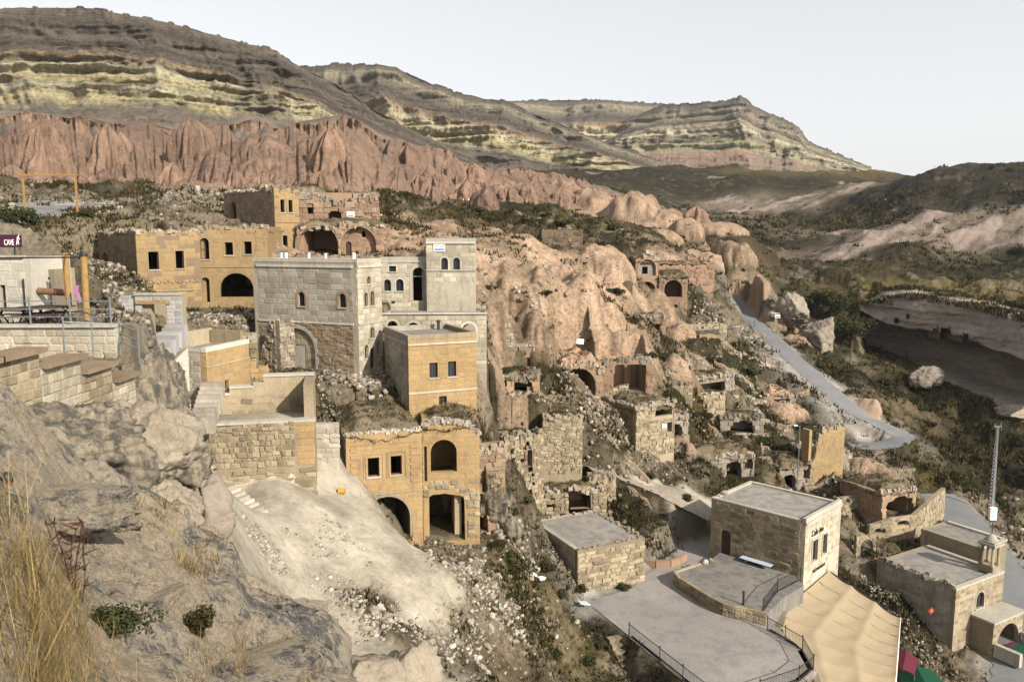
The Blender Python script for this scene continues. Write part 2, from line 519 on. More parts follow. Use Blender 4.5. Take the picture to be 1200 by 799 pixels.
class House:
    def __init__(s, name, label, cat, px, py, Y, yaw, pxR, pxL, zb, mat, zf=None, th=0.45, flat=True, group=None, apron=2.6):
        P0 = at(px, py, Y)
        zfl = zb + 0.6 if zf is None else zf
        zb -= 2.5                     # footing well below the ground
        s.zt, s.zb, s.mat = P0.z, zb, mat
        a = math.radians(yaw)
        s.r, s.l = Vector((math.cos(a), math.sin(a), 0)), Vector((-math.sin(a), math.cos(a), 0))
        s.P0 = Vector((P0.x, P0.y, 0))
        def length(d, p):
            u = uof(p, py)
            return (u * P0.y - P0.x) / (d.x - u * d.y)
        s.LR = pxR[1] if isinstance(pxR, tuple) else length(s.r, pxR)
        s.LL = pxL[1] if isinstance(pxL, tuple) else length(s.l, pxL)
        if not (0.3 < s.LL < 40): print('LENGTH', name, 'left', s.LL); s.LL = 8.0
        if not (0.3 < s.LR < 40): print('LENGTH', name, 'right', s.LR); s.LR = 8.0
        s.root = empty(name, (P0.x, P0.y, zb))
        tag(s.root, label, cat, group)
        s.R = Wall(s.P0, s.r, -s.l, s.LR, zb, s.zt, th)
        s.Lw = Wall(s.P0, s.l, -s.r, s.LL, zb, s.zt, th)
        s.B = Wall(s.P0 + s.l * s.LL, s.r, s.l, s.LR, zb, s.zt, th)
        s.E = Wall(s.P0 + s.r * s.LR, s.l, s.r, s.LL, zb, s.zt, th)
        c = [s.P0, s.P0 + s.r * s.LR, s.P0 + s.r * s.LR + s.l * s.LL, s.P0 + s.l * s.LL]
        s.poly = [(v.x, v.y) for v in c]
        cen = sum(c, Vector()) / 4
        if flat:
            FLAT.append(([((v + (cen - v).normalized() * 0.55).x, (v + (cen - v).normalized() * 0.55).y) for v in c], zfl, 0.2, 'set' if zf is not None else 'min'))
        s.bl = []
        if zf is not None and apron: APRON.append((s.R, apron, zf - 0.1, 2.4))
    def walls(s, mats=None, back=True):
        m = mats or (s.mat,) * 4
        for w, k in ((s.R, 0), (s.Lw, 1)) + (((s.B, 2), (s.E, 3)) if back else ()):
            # side walls butt against the front and back walls
            if w in (s.Lw, s.E):
                w.A = w.A + w.d * s.R.th; w.L -= 2 * s.R.th
                w.ops = [(o[0], max(0.1, o[1] - s.R.th), min(w.L - 0.1, o[2] - s.R.th), o[3], o[4]) for o in w.ops]
                if w.top: w.top = [(q * w.L / (w.L + 2 * s.R.th), z) for q, z in w.top]
            w.build(s.root, m[k])
            if m[k] in ('tuff', 'pale_tuff') and not s.root.name.startswith(('rock_cut', 'roofless')):
                bl_ = []; w.blocks(bl_, 0.55, (0.45, 1.1), z0=max(w.z0, w.z1 - 5.5), proud=0.11, mat=m[k], keep=0.92, joint=0.0, pad=0.05)      # rough broken face
                emit_blocks(bl_, s.root, 60)
    def emit(s, most=290):
        emit_blocks(s.bl, s.root, most)
    def flat_roof(s, mat='concrete', drop=0.35, name='roof', inset=None):
        i = s.R.th if inset is None else inset
        c = s.P0 + s.r * s.LR / 2 + s.l * s.LL / 2
        mb = MB()
        mb.box((c.x, c.y, s.zt - drop - 0.12), (s.LR - 2 * i + 0.04, s.LL - 2 * i + 0.04, 0.24), math.atan2(s.r.y, s.r.x))
        return put(mb, name, mat, s.root)
    def mound_roof(s, mat='roof_earth', h=0.7, n=40, name='roof', seed=1, back=0.0, over=0.15, drop=0.25):
        a, b = np.linspace(-over, s.LR + over, n), np.linspace(-over, s.LL + over, n)
        A, Bm = np.meshgrid(a, b, indexing='ij')
        X = s.P0.x + s.r.x * A + s.l.x * Bm; Y = s.P0.y + s.r.y * A + s.l.y * Bm
        e = np.minimum(np.minimum(A + over, s.LR + over - A) / 0.9, np.minimum(Bm + over, s.LL + over - Bm) / 0.9)
        Z = s.zt - drop + h * sstep(0, 1.6, e) + 0.55 * h * fbm2(X / 1.6, Y / 1.6, 4, seed) + 0.3 * fbm2(X / 0.5, Y / 0.5, 3, seed + 3) + back * Bm / s.LL
        o = woff(s.root)
        me = np_mesh(name, np.stack([X - o.x, Y - o.y, Z - o.z], -1).reshape(-1, 3), grid_faces(n, n), True)
        ROOFS.append((X, Y, Z))
        return mesh_obj(name, me, MATS[mat], s.root)
    def band(s, w, z, h=0.14, proj=0.07, mat=None, name='cornice', s0=0.0, s1=None):
        s1 = w.L if s1 is None else s1
        mb = MB()
        c = w.P((s0 + s1) / 2, z, proj / 2 - 0.02)
        mb.box(c, (s1 - s0 + 0.04, proj + 0.04, h), math.atan2(w.d.y, w.d.x))
        return put(mb, name, mat or s.mat, s.root)
    def parapet(s, w, h=0.35, th=0.3, mat='coping', name='parapet', out=0.03, over=0.03):
        mb = MB()
        mb.box(w.P(w.L / 2, s.zt + h / 2, out - th / 2), (w.L + 2 * over, th, h), math.atan2(w.d.y, w.d.x))
        return put(mb, name, mat, s.root)
    def window(s, w, o, frame='dark_wood', bars=(2, 3), sill='coping', surround=None, depth=0.22, pane=True):
        kind, s0, s1, z0, z1 = o[:5]
        mb = MB()
        rz = math.atan2(w.d.y, w.d.x)
        q = 0.05
        for a in (s0 + q / 2, s1 - q / 2):
            mb.box(w.P(a, (z0 + z1) / 2, -depth), (q, q, z1 - z0), rz)
        for z in (z0 + q / 2, z1 - q / 2):
            mb.box(w.P((s0 + s1) / 2, z, -depth), (s1 - s0 - 2 * q, q, q), rz)
        for k in range(1, bars[0]):
            mb.box(w.P(s0 + (s1 - s0) * k / bars[0], (z0 + z1) / 2, -depth - 0.004), (0.035, 0.035, z1 - z0 - 2 * q), rz)
        for k in range(1, bars[1]):
            mb.box(w.P((s0 + s1) / 2, z0 + (z1 - z0) * k / bars[1], -depth + 0.004), (s1 - s0 - 2 * q, 0.03, 0.03), rz)
        win = put(mb, 'window', frame, s.root)
        if pane:
            mb = MB()
            mb.box(w.P((s0 + s1) / 2, (z0 + z1) / 2, -depth - 0.05), (s1 - s0 - 0.02, 0.01, z1 - z0 - 0.02), rz)
            put(mb, 'pane', 'pane_glass', win)
        if sill:
            mb = MB()
            mb.box(w.P((s0 + s1) / 2, z0 - 0.05, 0.02), (s1 - s0 + 0.22, 0.16, 0.09), rz)
            put(mb, 'sill', sill, win)
        return win
    def surround(s, w, o, mat, wd=0.16, proj=0.04):
        """raised stone frame round an opening"""
        kind, s0, s1, z0, z1 = o[:5]
        mb = MB()
        P = hole_poly(o)
        c = ((s0 + s1) / 2, (z0 + z1) / 2)
        if kind == 'rect':
            P = [(s0, z0), (s0, z1), (s1, z1), (s1, z0)]
            Q = [(s0 - wd, z0), (s0 - wd, z1 + wd), (s1 + wd, z1 + wd), (s1 + wd, z0)]
        else:
            P = P[1:] + [P[0]]
            w2 = (s1 - s0) / 2; rise = min(w2, (z1 - z0) * 0.95); zs = z1 - rise
            Q = [(s1 + wd, z0)] + [(c[0] + (w2 + wd) * math.cos(math.pi * k / 12), zs + (rise + wd) * math.sin(math.pi * k / 12)) for k in range(13)] + [(s0 - wd, z0)]
        n = len(P)
        vs = [w.P(a, b, proj) for a, b in P] + [w.P(a, b, proj) for a, b in Q] + [w.P(a, b, -0.05) for a, b in P] + [w.P(a, b, -0.05) for a, b in Q]
        fs = []
        for i in range(n - 1):
            fs += [(i, i + 1, n + i + 1, n + i), (n + i, n + i + 1, 3 * n + i + 1, 3 * n + i), (2 * n + i, 2 * n + i + 1, i + 1, i)]
        fs += [(0, n, 3 * n, 2 * n), (n - 1, 2 * n - 1, 4 * n - 1, 3 * n - 1)]
        mb.add(vs, fs)
        return put(mb, 'surround', mat, s.root)
    def rubble_top(s, w, n=40, size=(0.15, 0.4), mat='rubble', name='rubble_capping', z=None):
        """broken stones along the top of a wall, one part"""
        mb = MB()
        for k in range(n):
            q = R1.uniform(0, w.L)
            d = [R1.uniform(*size) for _ in range(3)]
            zz = (w.ztop(q) if z is None else z) + d[2] * R1.uniform(-0.3, 0.35)
            mb.box(w.P(q, zz, -R1.uniform(0.0, w.th)), d, R1.uniform(0, 3), R1.uniform(-0.4, 0.4))
        return tag(put(mb, name, mat, s.root), kind='stuff')
def door_leaf(h, w, o, mat='dark_wood', depth=0.2):
    kind, s0, s1, z0, z1 = o[:5]
    P = hole_poly((kind, s0 + 0.02, s1 - 0.02, z0, z1 - 0.02))
    n = len(P)
    mb = MB()
    mb.add([w.P(a, b, -depth) for a, b in P] + [w.P(a, b, -depth - 0.06) for a, b in P], [tuple(range(n)), tuple(range(2 * n - 1, n - 1, -1))] + [(i, (i + 1) % n, n + (i + 1) % n, n + i) for i in range(n)])
    d = put(mb, 'door', mat, h.root)
    mb = MB()
    mb.box(w.P(s0 + (s1 - s0) * 0.82, z0 + (z1 - z0) * 0.42, -depth + 0.03), (0.04, 0.06, 0.14), math.atan2(w.d.y, w.d.x))
    put(mb, 'handle', 'grey_steel', d)
    return d
def lettering(text, wall_P, wall_d, size, mat, parent, name='lettering', italic=0.0, out=None, extr=0.01):
    """flat letters on an upright face; origin at the left end of the base line"""
    cu_ = bpy.data.curves.new(name, 'FONT')
    cu_.body = text
    cu_.size = size
    cu_.shear = italic
    cu_.extrude = extr
    cu_.resolution_u = 3
    tmp = bpy.data.objects.new('tmp', cu_)
    COL.objects.link(tmp)
    dg = bpy.context.evaluated_depsgraph_get()
    me = bpy.data.meshes.new_from_object(tmp.evaluated_get(dg))
    bpy.data.objects.remove(tmp)
    me.name = name
    me.materials.clear(); me.materials.append(MATS[mat])
    o = link(bpy.data.objects.new(name, me), parent)
    d = wall_d.normalized(); n = out
    M = Matrix((d, Vector((0, 0, 1)), n)).transposed().to_4x4()
    o.matrix_parent_inverse = Matrix()
    o.rotation_euler = M.to_euler()
    o.location = Vector(wall_P) - woff(parent)
    return o
# ------------------------------------------------------------------ the houses
def M(x): return ('m', x)
# ---- tan house with dentil band, upper left
h = House('stone_house', 'tan two-storey stone house with toothed band under two square windows', 'house', 158.5, 270, 75, 42, 233, 114, -8.5, 'tan_stone', zf=-5.9)
h.R.ragged(0.35, 16, 3); h.Lw.ragged(0.4, 10, 4)
wa = [h.R.op('rect', 174, 295, 186, 316), h.R.op('rect', 205.8, 294, 215.5, 314.7)]
wl1 = h.Lw.op('arch', 120, 296, 126.7, 316.5)
h.Lw.op('arch', 138.7, 324, 151, 347)
h.walls()
for o in wa:
    h.surround(h.R, o, 'tan_stone', 0.14, 0.03)
    h.window(h.R, o, bars=(1, 1), pane=False, depth=0.3)
h.window(h.Lw, (wl1[0], wl1[1] - 0.45, wl1[2] - 0.45, wl1[3], wl1[4]), bars=(1, 1), pane=False, sill=None)
zb_ = h.R.loc(195, 331)[1]
for k in range(16):                                       # teeth of the band
    mb = MB(); mb.box(h.R.P(0.4 + (h.LR - 0.8) * k / 15, zb_ + 0.1 * (k % 2), 0.05), (0.24, 0.14, 0.14), math.radians(42))
    put(mb, 'dentil', 'tan_stone', h.root)
h.band(h.R, h.R.loc(195, 340.5)[1], 0.14, 0.09, 'tan_stone', 'string_course')
h.R.blocks(h.bl, 0.42, (0.6, 1.2), z0=-9, proud=0.012, mat='tan_stone', pad=0.2, joint=0.02)
h.Lw.blocks(h.bl, 0.42, (0.6, 1.1), z0=-9, proud=0.014, mat='brown_stone', pad=0.1, joint=0.025)
h.emit(250)
h.mound_roof(h=0.35, seed=5, drop=0.5, over=-0.1)
h.rubble_top(h.R, 60); h.rubble_top(h.Lw, 60)
TAN1 = h
APRON.append((h.R, 15.0, -6.9, 3.0)); APRON.append((h.Lw, 5.0, -5.9, 3.0))

h = House('stone_house', 'tan stone house wing with wide low arch and arched upper window beside toothed-band house', 'house', 231.5, 265, 79.5, 7, 312.5, M(9), -9.0, 'tan_stone', zf=-6.5)
h.R.ragged(0.5, 18, 8)
a1 = h.R.op('arch', 233.4, 279, 245, 304)
a2 = [h.R.op('rect', 263.5, 284, 273, 299), h.R.op('rect', 286, 283, 295, 298)]
h.R.op('arch', 233.6, 325, 245.8, 354); h.R.op('arch', 257.5, 320, 297, 348)
h.walls()
h.window(h.R, a1, bars=(2, 2), pane=False, depth=0.3)
for o in a2:
    h.surround(h.R, o, 'tan_stone', 0.12, 0.03); h.window(h.R, o, bars=(1, 1), pane=False, depth=0.3)
h.band(h.R, h.R.loc(270, 312.8)[1], 0.12, 0.08, 'tan_stone', 'string_course')
h.surround(h.R, h.R.ops[-1], 'tan_stone', 0.3, 0.03)
h.R.blocks(h.bl, 0.42, (0.6, 1.2), z0=-7.5, proud=0.012, mat='tan_stone', pad=0.34, joint=0.02)
h.emit(200)
h.mound_roof(h=0.3, seed=6, drop=0.6, over=-0.1)
h.rubble_top(h.R, 70)
APRON.append((h.R, 9.0, -6.9, 3.0))

# ---- square tower house
h = House('tower_house', 'tall square tan tower house with two slit windows on its sunlit side', 'house', 320.8, 218.5, 90, 43, 349.5, 261.3, -4, 'tan_stone', zf=-1.6)
h.R.ragged(0.3, 8, 1); h.Lw.ragged(0.5, 14, 2)
ws = [h.R.op('rect', 328.7, 234, 333.4, 249), h.R.op('rect', 338.2, 234.5, 342.8, 249), h.R.op('rect', 331.7, 276, 337, 289)]
h.Lw.op('arch', 270, 237, 276.7, 257)
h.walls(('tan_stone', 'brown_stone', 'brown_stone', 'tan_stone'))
for o in ws[:2]: h.window(h.R, o, bars=(1, 1), pane=False, depth=0.3)
h.band(h.R, h.R.loc(335, 260)[1], 0.16, 0.1, 'tan_stone', 'string_course')
h.R.blocks(h.bl, 0.4, (0.6, 1.0), z0=-3.5, proud=0.012, mat='tan_stone', pad=0.15, joint=0.02)
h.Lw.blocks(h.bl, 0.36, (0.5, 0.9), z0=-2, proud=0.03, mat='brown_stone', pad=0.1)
h.emit(260)
h.mound_roof(h=0.3, seed=7, drop=0.55, over=-0.1)
h.rubble_top(h.R, 30); h.rubble_top(h.Lw, 60, mat='rubble')

# ---- vaults beside the tower
h = House('vaulted_ruin', 'ruined masonry front with two great open vaults beside the tower house', 'ruin', 348, 262, 91, 2, 449, M(7), -4, 'brown_stone', zf=-1.9, th=0.6)
h.R.ragged(0.7, 22, 5)
v1 = h.R.op('arch', 349.5, 263.5, 396, 300); v2 = h.R.op('arch', 400, 266, 441, 300)
h.walls(('tuff', 'tuff', 'tuff', 'tuff'))
h.surround(h.R, v1, 'brown_stone', 0.4, 0.08); h.surround(h.R, v2, 'brown_stone', 0.4, 0.08)
w = Wall(h.R.P(v2[1] - 0.2, 0, -0.7), h.r, -h.l, v2[2] - v2[1] + 0.4, -4, v2[4] + 0.2, 0.3)     # infill of the second vault
d2 = w.op('arch', 405, 283, 412, 299); w2 = w.op('rect', 424, 271, 428.3, 278)
w.build(h.root, 'pink_brick', 'infill_wall')
w.blocks(h.bl, 0.3, (0.3, 0.6), z0=-3, proud=0.02, mat='pink_brick', pad=0.1)
h.emit(120)
door_leaf(h, w, d2)
for vv in (v1, v2):          # barrel vault behind each opening
    pts = hole_poly(vv)[1:]; n_ = len(pts)
    mb = MB(); mb.add([h.R.P(a, b, -0.62) for a, b in pts] + [h.R.P(a, b, -6.3) for a, b in pts], [(i, i + 1, n_ + i + 1, n_ + i) for i in range(n_ - 1)] + [tuple(range(n_, 2 * n_))])
    put(mb, 'vault', 'tuff', h.root)
h.mound_roof('roof_earth', h=0.8, seed=8, over=0.1, drop=0.4)
h.rubble_top(h.R, 60, (0.2, 0.6))
# rough ruined walls above the vaults
h = House('ruined_wall', 'jagged pinkish ruined wall with dark holes above the two vaults', 'ruin', 350, 224, 99, 6, 441, M(4), -1, 'tuff', zf=2.0, th=0.8)
h.R.ragged(0, 0, 0, pts=[(0, h.zt), (h.LR * .15, h.zt + .2), (h.LR * .22, h.zt - .6), (h.LR * .4, h.zt - .9), (h.LR * .5, h.zt - 1.6), (h.LR * .62, h.zt - 1.3), (h.LR * .7, h.zt - .9), (h.LR * .85, h.zt - .7), (h.LR * .95, h.zt - .6), (h.LR, h.zt - 1.6)])
h.R.op('rect', 360, 243, 367, 250.5); h.R.op('ragged', 384, 247, 400, 256.5)
h.walls(('tuff', 'tuff', 'tuff', 'tuff'))
h.R.blocks(h.bl, 0.45, (0.4, 0.9), z0=2.5, proud=0.10, mat='rubble', keep=0.55, pad=0.2)
h.emit(140)
h.rubble_top(h.R, 70, (0.2, 0.7))
h.mound_roof('roof_earth', h=0.2, seed=9, over=-0.1, drop=1.9)

# ---- grey stone mansion
h = House('stone_mansion', 'large pale grey stone mansion with flat roof and arched windows', 'house', 418.3, 308, 64, 67, 446.6, 296.3, -14, 'grey_stone', zf=-11.2)
wl_ = [h.Lw.op('arch', 349.5, 342, 357.4, 358.7), h.Lw.op('arch', 397, 344, 405.7, 360.3)]
big = h.Lw.op('arch', 327.5, 384.5, 369.5, 431)
wr_ = [h.R.op('arch', 430, 324, 434, 332.5), h.R.op('arch', 426.8, 343, 431, 359), h.R.op('arch', 434.3, 341.5, 438.2, 358), h.R.op('arch', 434.3, 384, 438.2, 396), h.R.op('arch', 427.3, 404, 431.5, 420), h.R.op('arch', 441.3, 399, 444.8, 415)]
dr = h.R.op('arch', 433.8, 407, 439.8, 432)
h.walls(('pale_stone', 'grey_stone', 'grey_stone', 'pale_stone'))
sh = h.R.th
fx = lambda o: (o[0], o[1] - sh, o[2] - sh, o[3], o[4])
for o in wl_:
    h.surround(h.Lw, fx(o), 'brown_stone', 0.22, 0.05); h.window(h.Lw, fx(o), 'black_iron', (3, 4))
for o in wr_: h.window(h.R, o, 'black_iron', (2, 3))
for o in wr_: h.surround(h.R, o, 'cream_stone', 0.12, 0.03)
door_leaf(h, h.R, dr)
h.surround(h.Lw, fx(big), 'grey_stone', 0.28, 0.06)
o = fx(big)
w = Wall(h.Lw.P(o[1] - 0.1, 0, -0.2), h.l, -h.r, o[2] - o[1] + 0.2, -13.5, o[4] + 0.1, 0.12)    # filled arch with a door
dd = w.op('rect', 341.7, 404, 358.7, 431)
w.build(h.root, 'cream_stone', 'arch_filling'); door_leaf(h, w, dd, 'coping', 0.05)
w.blocks(h.bl, 0.4, (0.6, 1.1), z0=-12, proud=0.02, mat='cream_stone', pad=0.1)
zl = h.R.loc(419.5, 380.5)[1]
for ww in (h.R, h.Lw):
    h.band(ww, zl, 0.16, 0.1, 'coping', 'string_course')
    h.band(ww, h.zt - 0.32, 0.2, 0.12, 'coping', 'cornice')
    h.parapet(ww, 0.3, 0.4, 'coping')
h.parapet(h.B, 0.25, 0.4, 'coping'); h.parapet(h.E, 0.25, 0.4, 'coping')
h.R.blocks(h.bl, 0.42, (0.5, 1.0), z0=-12, proud=0.016, mat='pale_stone', pad=0.16, joint=0.022)
h.Lw.blocks(h.bl, 0.46, (0.8, 1.5), z0=zl + 0.1, z1=h.zt - 0.4, proud=0.014, mat='grey_stone', pad=0.26, joint=0.02)
h.Lw.blocks(h.bl, 0.30, (0.3, 0.55), z0=-12.2, z1=zl - 0.1, proud=0.05, mat='brown_stone', pad=0.32, keep=0.9)
h.emit(295)
h.flat_roof('concrete', 0.1)
for k, (a, b) in enumerate([(0.25, 0.35), (0.2, 0.72), (0.6, 0.6), (0.75, 0.2), (0.5, 0.85)]):
    v = h.P0 + h.r * h.LR * a + h.l * h.LL * b
    mb = MB(); mb.bar((v.x, v.y, h.zt - 0.15), (v.x, v.y, h.zt + 0.65), 0.13, 8); mb.bar((v.x, v.y, h.zt + 0.651), (v.x, v.y, h.zt + 0.72), 0.17, 8)
    put(mb, 'vent_pipe', ['pale_blue', 'white_paint'][k % 2], h.root)
MANS = h
APRON.append((h.Lw, 3.0, -10.8, 2.5)); APRON.append((h.R, 3.0, -10.9, 2.0))
# rubble stub wall left of the mansion's arch
h = House('ruined_wall', 'small broken stone wall stub at the corner of the grey mansion', 'ruin', 327, 374, 65.0, 60, M(1.6), 301, -12.5, 'rubble', flat=False)
h.R.ragged(1.0, 6, 3); h.Lw.ragged(2.2, 8, 4, lo=1.0)
h.walls(back=False)
h.Lw.blocks(h.bl, 0.3, (0.3, 0.6), z0=-12, proud=0.06, mat='cream_stone', keep=0.85); h.R.blocks(h.bl, 0.3, (0.3, 0.6), z0=-12, proud=0.06, mat='rubble', keep=0.85)
h.emit(150); h.rubble_top(h.Lw, 30)

# ---- rear mansion: low wing and tower block
h = House('stone_mansion_wing', 'low pale stone wing with tall dark archway behind the grey mansion', 'house', 446.4, 305, 75.5, 0, 499, M(7), -9, 'pale_stone', zf=-5.95)
o1 = h.R.op('rect', 455.8, 311.7, 464.2, 318.3); o2 = [h.R.op('arch', 450, 327.5, 458.2, 341), h.R.op('arch', 464, 327, 473, 341)]
o3 = h.R.op('arch', 483.5, 313.5, 498, 352.5)
h.walls()
for o in [o1] + o2: h.window(h.R, o, 'black_iron', (3, 3)); h.surround(h.R, o, 'coping', 0.14, 0.03)
h.surround(h.R, o3, 'coping', 0.28, 0.05)
mb = MB(); mb.box(h.R.P((o3[1] + o3[2]) / 2, h.R.loc(490, 324)[1], -0.2), (o3[2] - o3[1], 0.08, 0.08)); put(mb, 'transom', 'grey_steel', h.root)
h.R.blocks(h.bl, 0.4, (0.5, 1.1), z0=-6.4, proud=0.014, mat='pale_stone', pad=0.18, joint=0.02)
h.band(h.R, h.zt - 0.1, 0.14, 0.1, 'coping')
h.parapet(h.R, 0.32, 0.35, 'coping')
h.emit(150); h.flat_roof('concrete', 0.05)
h = House('stone_tower_block', 'square cream stone block with two arched windows and for-sale banner', 'house', 499.3, 284.5, 74.6, 2, 557, M(7), -9, 'pale_stone', zf=-6.6)
o2 = [h.R.op('arch', 517, 302, 525, 316), h.R.op('arch', 531, 302, 539, 316)]
h.walls()
for o in o2: h.window(h.R, o, 'black_iron', (2, 3)); h.surround(h.R, o, 'coping', 0.15, 0.03)
h.band(h.R, h.R.loc(528, 317)[1], 0.09, 0.12, 'coping', 'sill')
h.band(h.R, h.zt, 0.18, 0.16, 'coping'); h.parapet(h.R, 0.42, 0.35, 'coping')
h.R.blocks(h.bl, 0.38, (0.5, 1.0), z0=-4, proud=0.014, mat='pale_stone', pad=0.18, joint=0.02)
h.E.blocks(h.bl, 0.38, (0.6, 1.0), z0=-3, proud=0.014, mat='pale_stone')
h.emit(200); h.flat_roof('concrete', -0.05)
b = h.R.loc(508, 294.5); c_ = h.R.loc(521.3, 285.3)
mb = MB(); mb.box(h.R.P((b[0] + c_[0]) / 2, (b[1] + c_[1]) / 2, 0.07), (c_[0] - b[0], 0.04, c_[1] - b[1]), math.radians(2))
bn = put(mb, 'for_sale_banner', 'white_paint', None)
tag(bn, 'white for-sale banner with red and blue lettering on the cream block', 'banner')
lettering('SATILIK', h.R.P(b[0] + 0.06, (b[1] + c_[1]) / 2 + 0.03, 0.095), h.r, 0.30, 'red_paint', bn, out=h.R.n)
mb = MB(); mb.box(h.R.P((b[0] + c_[0]) / 2, b[1] + 0.17, 0.095), (c_[0] - b[0] - 0.14, 0.012, 0.16), math.radians(2)); put(mb, 'blue_band', 'blue_paint', bn)
# terrace wall below
h = House('terrace_wall', 'long pale terrace wall with half-hidden arches behind the flat-roofed house', 'wall', 446, 368.5, 70.5, 3, 570, M(5), -13.5, 'pale_stone', zf=-6.9, th=0.5, apron=0)
ar = [h.R.op('arch', 454, 376, 466, 392), h.R.op('arch', 477, 378, 492, 396), h.R.op('arch', 541.5, 379, 557.5, 400)]
h.walls(back=False)
for o in ar: h.surround(h.R, o, 'coping', 0.22, 0.04)
h.R.blocks(h.bl, 0.4, (0.6, 1.2), z0=-12, proud=0.016, mat='pale_stone', pad=0.24, joint=0.022)
h.band(h.R, h.zt + 0.07, 0.14, 0.14, 'coping', 'coping')
h.emit(180); h.flat_roof('concrete', 0.08, 'terrace')
FLAT[-1] = (FLAT[-1][0], -9.0, 0.2, 'set')

# ---- flat-roofed two-window house in the middle
h = House('flat_roofed_house', 'golden stone box house with grey flat roof and two barred windows', 'house', 478.3, 398.5, 60, 24, 558.3, 450.3, -15.5, 'orange_stone', zf=-13)
ow = [h.R.op('rect', 503.3, 425, 513, 442.5), h.R.op('rect', 525, 423.3, 534.7, 441)]
lw_ = h.R.op('rect', 514.5, 464, 523.5, 474)
h.walls(('orange_stone', 'grey_stone', 'grey_stone', 'orange_stone'))
for o in ow: h.window(h.R, o, 'black_iron', (3, 4))
h.window(h.R, lw_, 'black_iron', (2, 2), sill=None)
h.band(h.R, h.R.loc(520, 458)[1], 0.12, 0.06, 'coping', 'string_course')
h.band(h.R, h.R.loc(520, 402)[1], 0.14, 0.1, 'coping'); h.band(h.Lw, h.R.loc(520, 402)[1], 0.14, 0.1, 'coping')
for ww, mm in ((h.R, 'cream_stone'), (h.Lw, 'grey_stone'), (h.B, 'grey_stone'), (h.E, 'cream_stone')): h.parapet(ww, 0.36, 0.32, mm)
h.R.blocks(h.bl, 0.38, (0.6, 1.2), z0=-14.6, proud=0.014, mat='orange_stone', pad=0.06, joint=0.02)
h.Lw.blocks(h.bl, 0.36, (0.5, 0.9), z0=-14, proud=0.018, mat='grey_stone', joint=0.03)
h.emit(290); h.flat_roof('concrete', 0.02)
v = h.P0 + h.r * h.LR * 0.80 + h.l * h.LL * 0.85
mb = MB(); mb.bar((v.x, v.y, h.zt), (v.x, v.y, h.zt + 0.6), 0.12, 8); mb.bar((v.x, v.y, h.zt + 0.601), (v.x, v.y, h.zt + 0.8), 0.18, 8)
put(mb, 'chimney_pipe', 'black_iron', h.root)

# ---- orange house with great arch
h = House('arched_stone_house', 'golden stone house with framed windows above a great round arch and grassy roof', 'house', 405, 510.5, 53.5, 19, 494.2, M(7.5), -23, 'orange_stone', zf=-21.2, apron=0)
ow = [h.R.op('rect', 431, 536, 444.5, 558.3), h.R.op('rect', 457.8, 533.7, 470.8, 556)]
ga = h.R.op('arch', 426, 581.5, 480.5, 633)
h.walls(('orange_stone', 'cream_stone', 'orange_stone', 'orange_stone'))
for o in ow:
    h.surround(h.R, o, 'orange_stone', 0.17, 0.05)
    h.window(h.R, o, bars=(1, 1), pane=False, depth=0.3)
    p_ = (o[0], o[1] - 0.24, o[2] + 0.24, o[3] - 0.2, o[4] + 0.24)
    h.surround(h.R, p_, 'cream_stone', 0.05, 0.045)
h.surround(h.R, ga, 'cream_stone', 0.22, 0.04)
h.band(h.R, h.R.loc(455, 577)[1], 0.12, 0.08, 'cream_stone', 'string_course')
h.band(h.R, h.R.loc(450, 520)[1], 0.06, 0.05, 'orange_stone', 'string_course', 0.4, h.LR - 0.3)
for k in range(6):            # interlocked corner blocks
    for s_, e_ in ((0.28, 0.65), (h.LR - 0.85, h.LR - 0.28)):
        mb = MB(); z_ = h.R.loc(450, 525)[1] - 0.5 * k; mb.box(h.R.P((s_ + e_) / 2 + 0.12 * (k % 2), z_, 0.0), (e_ - s_ + 0.2 * (k % 2), 0.14, 0.3), math.radians(19)); put(mb, 'quoin', 'orange_stone', h.root)
h.R.blocks(h.bl, 0.34, (0.6, 1.2), z0=-21, proud=0.012, mat='orange_stone', pad=0.45, joint=0.018)
h.Lw.blocks(h.bl, 0.34, (0.6, 1.2), z0=-19, proud=0.012, mat='cream_stone', joint=0.018)
h.emit(250)
h.mound_roof('roof_earth', h=0.75, seed=15, back=0.9, over=0.12, drop=0.35)
h.rubble_top(h.R, 120, (0.08, 0.28), 'white_rubble')
ORA1 = h
pts = hole_poly(ga)[1:]; n_ = len(pts)     # vault behind the arch
mb = MB(); mb.add([h.R.P(a, b, -0.47) for a, b in pts] + [h.R.P(a, b, -5.5) for a, b in pts], [(i, i + 1, n_ + i + 1, n_ + i) for i in range(n_ - 1)])
put(mb, 'vault', 'tuff', h.root)
w = Wall(h.R.P(ga[1], 0, -5.4), h.r, -h.l, ga[2] - ga[1], -21, ga[4], 0.2); w.op('rect', 441, 584, 450, 594); w.build(h.root, 'tuff', 'inner_wall')

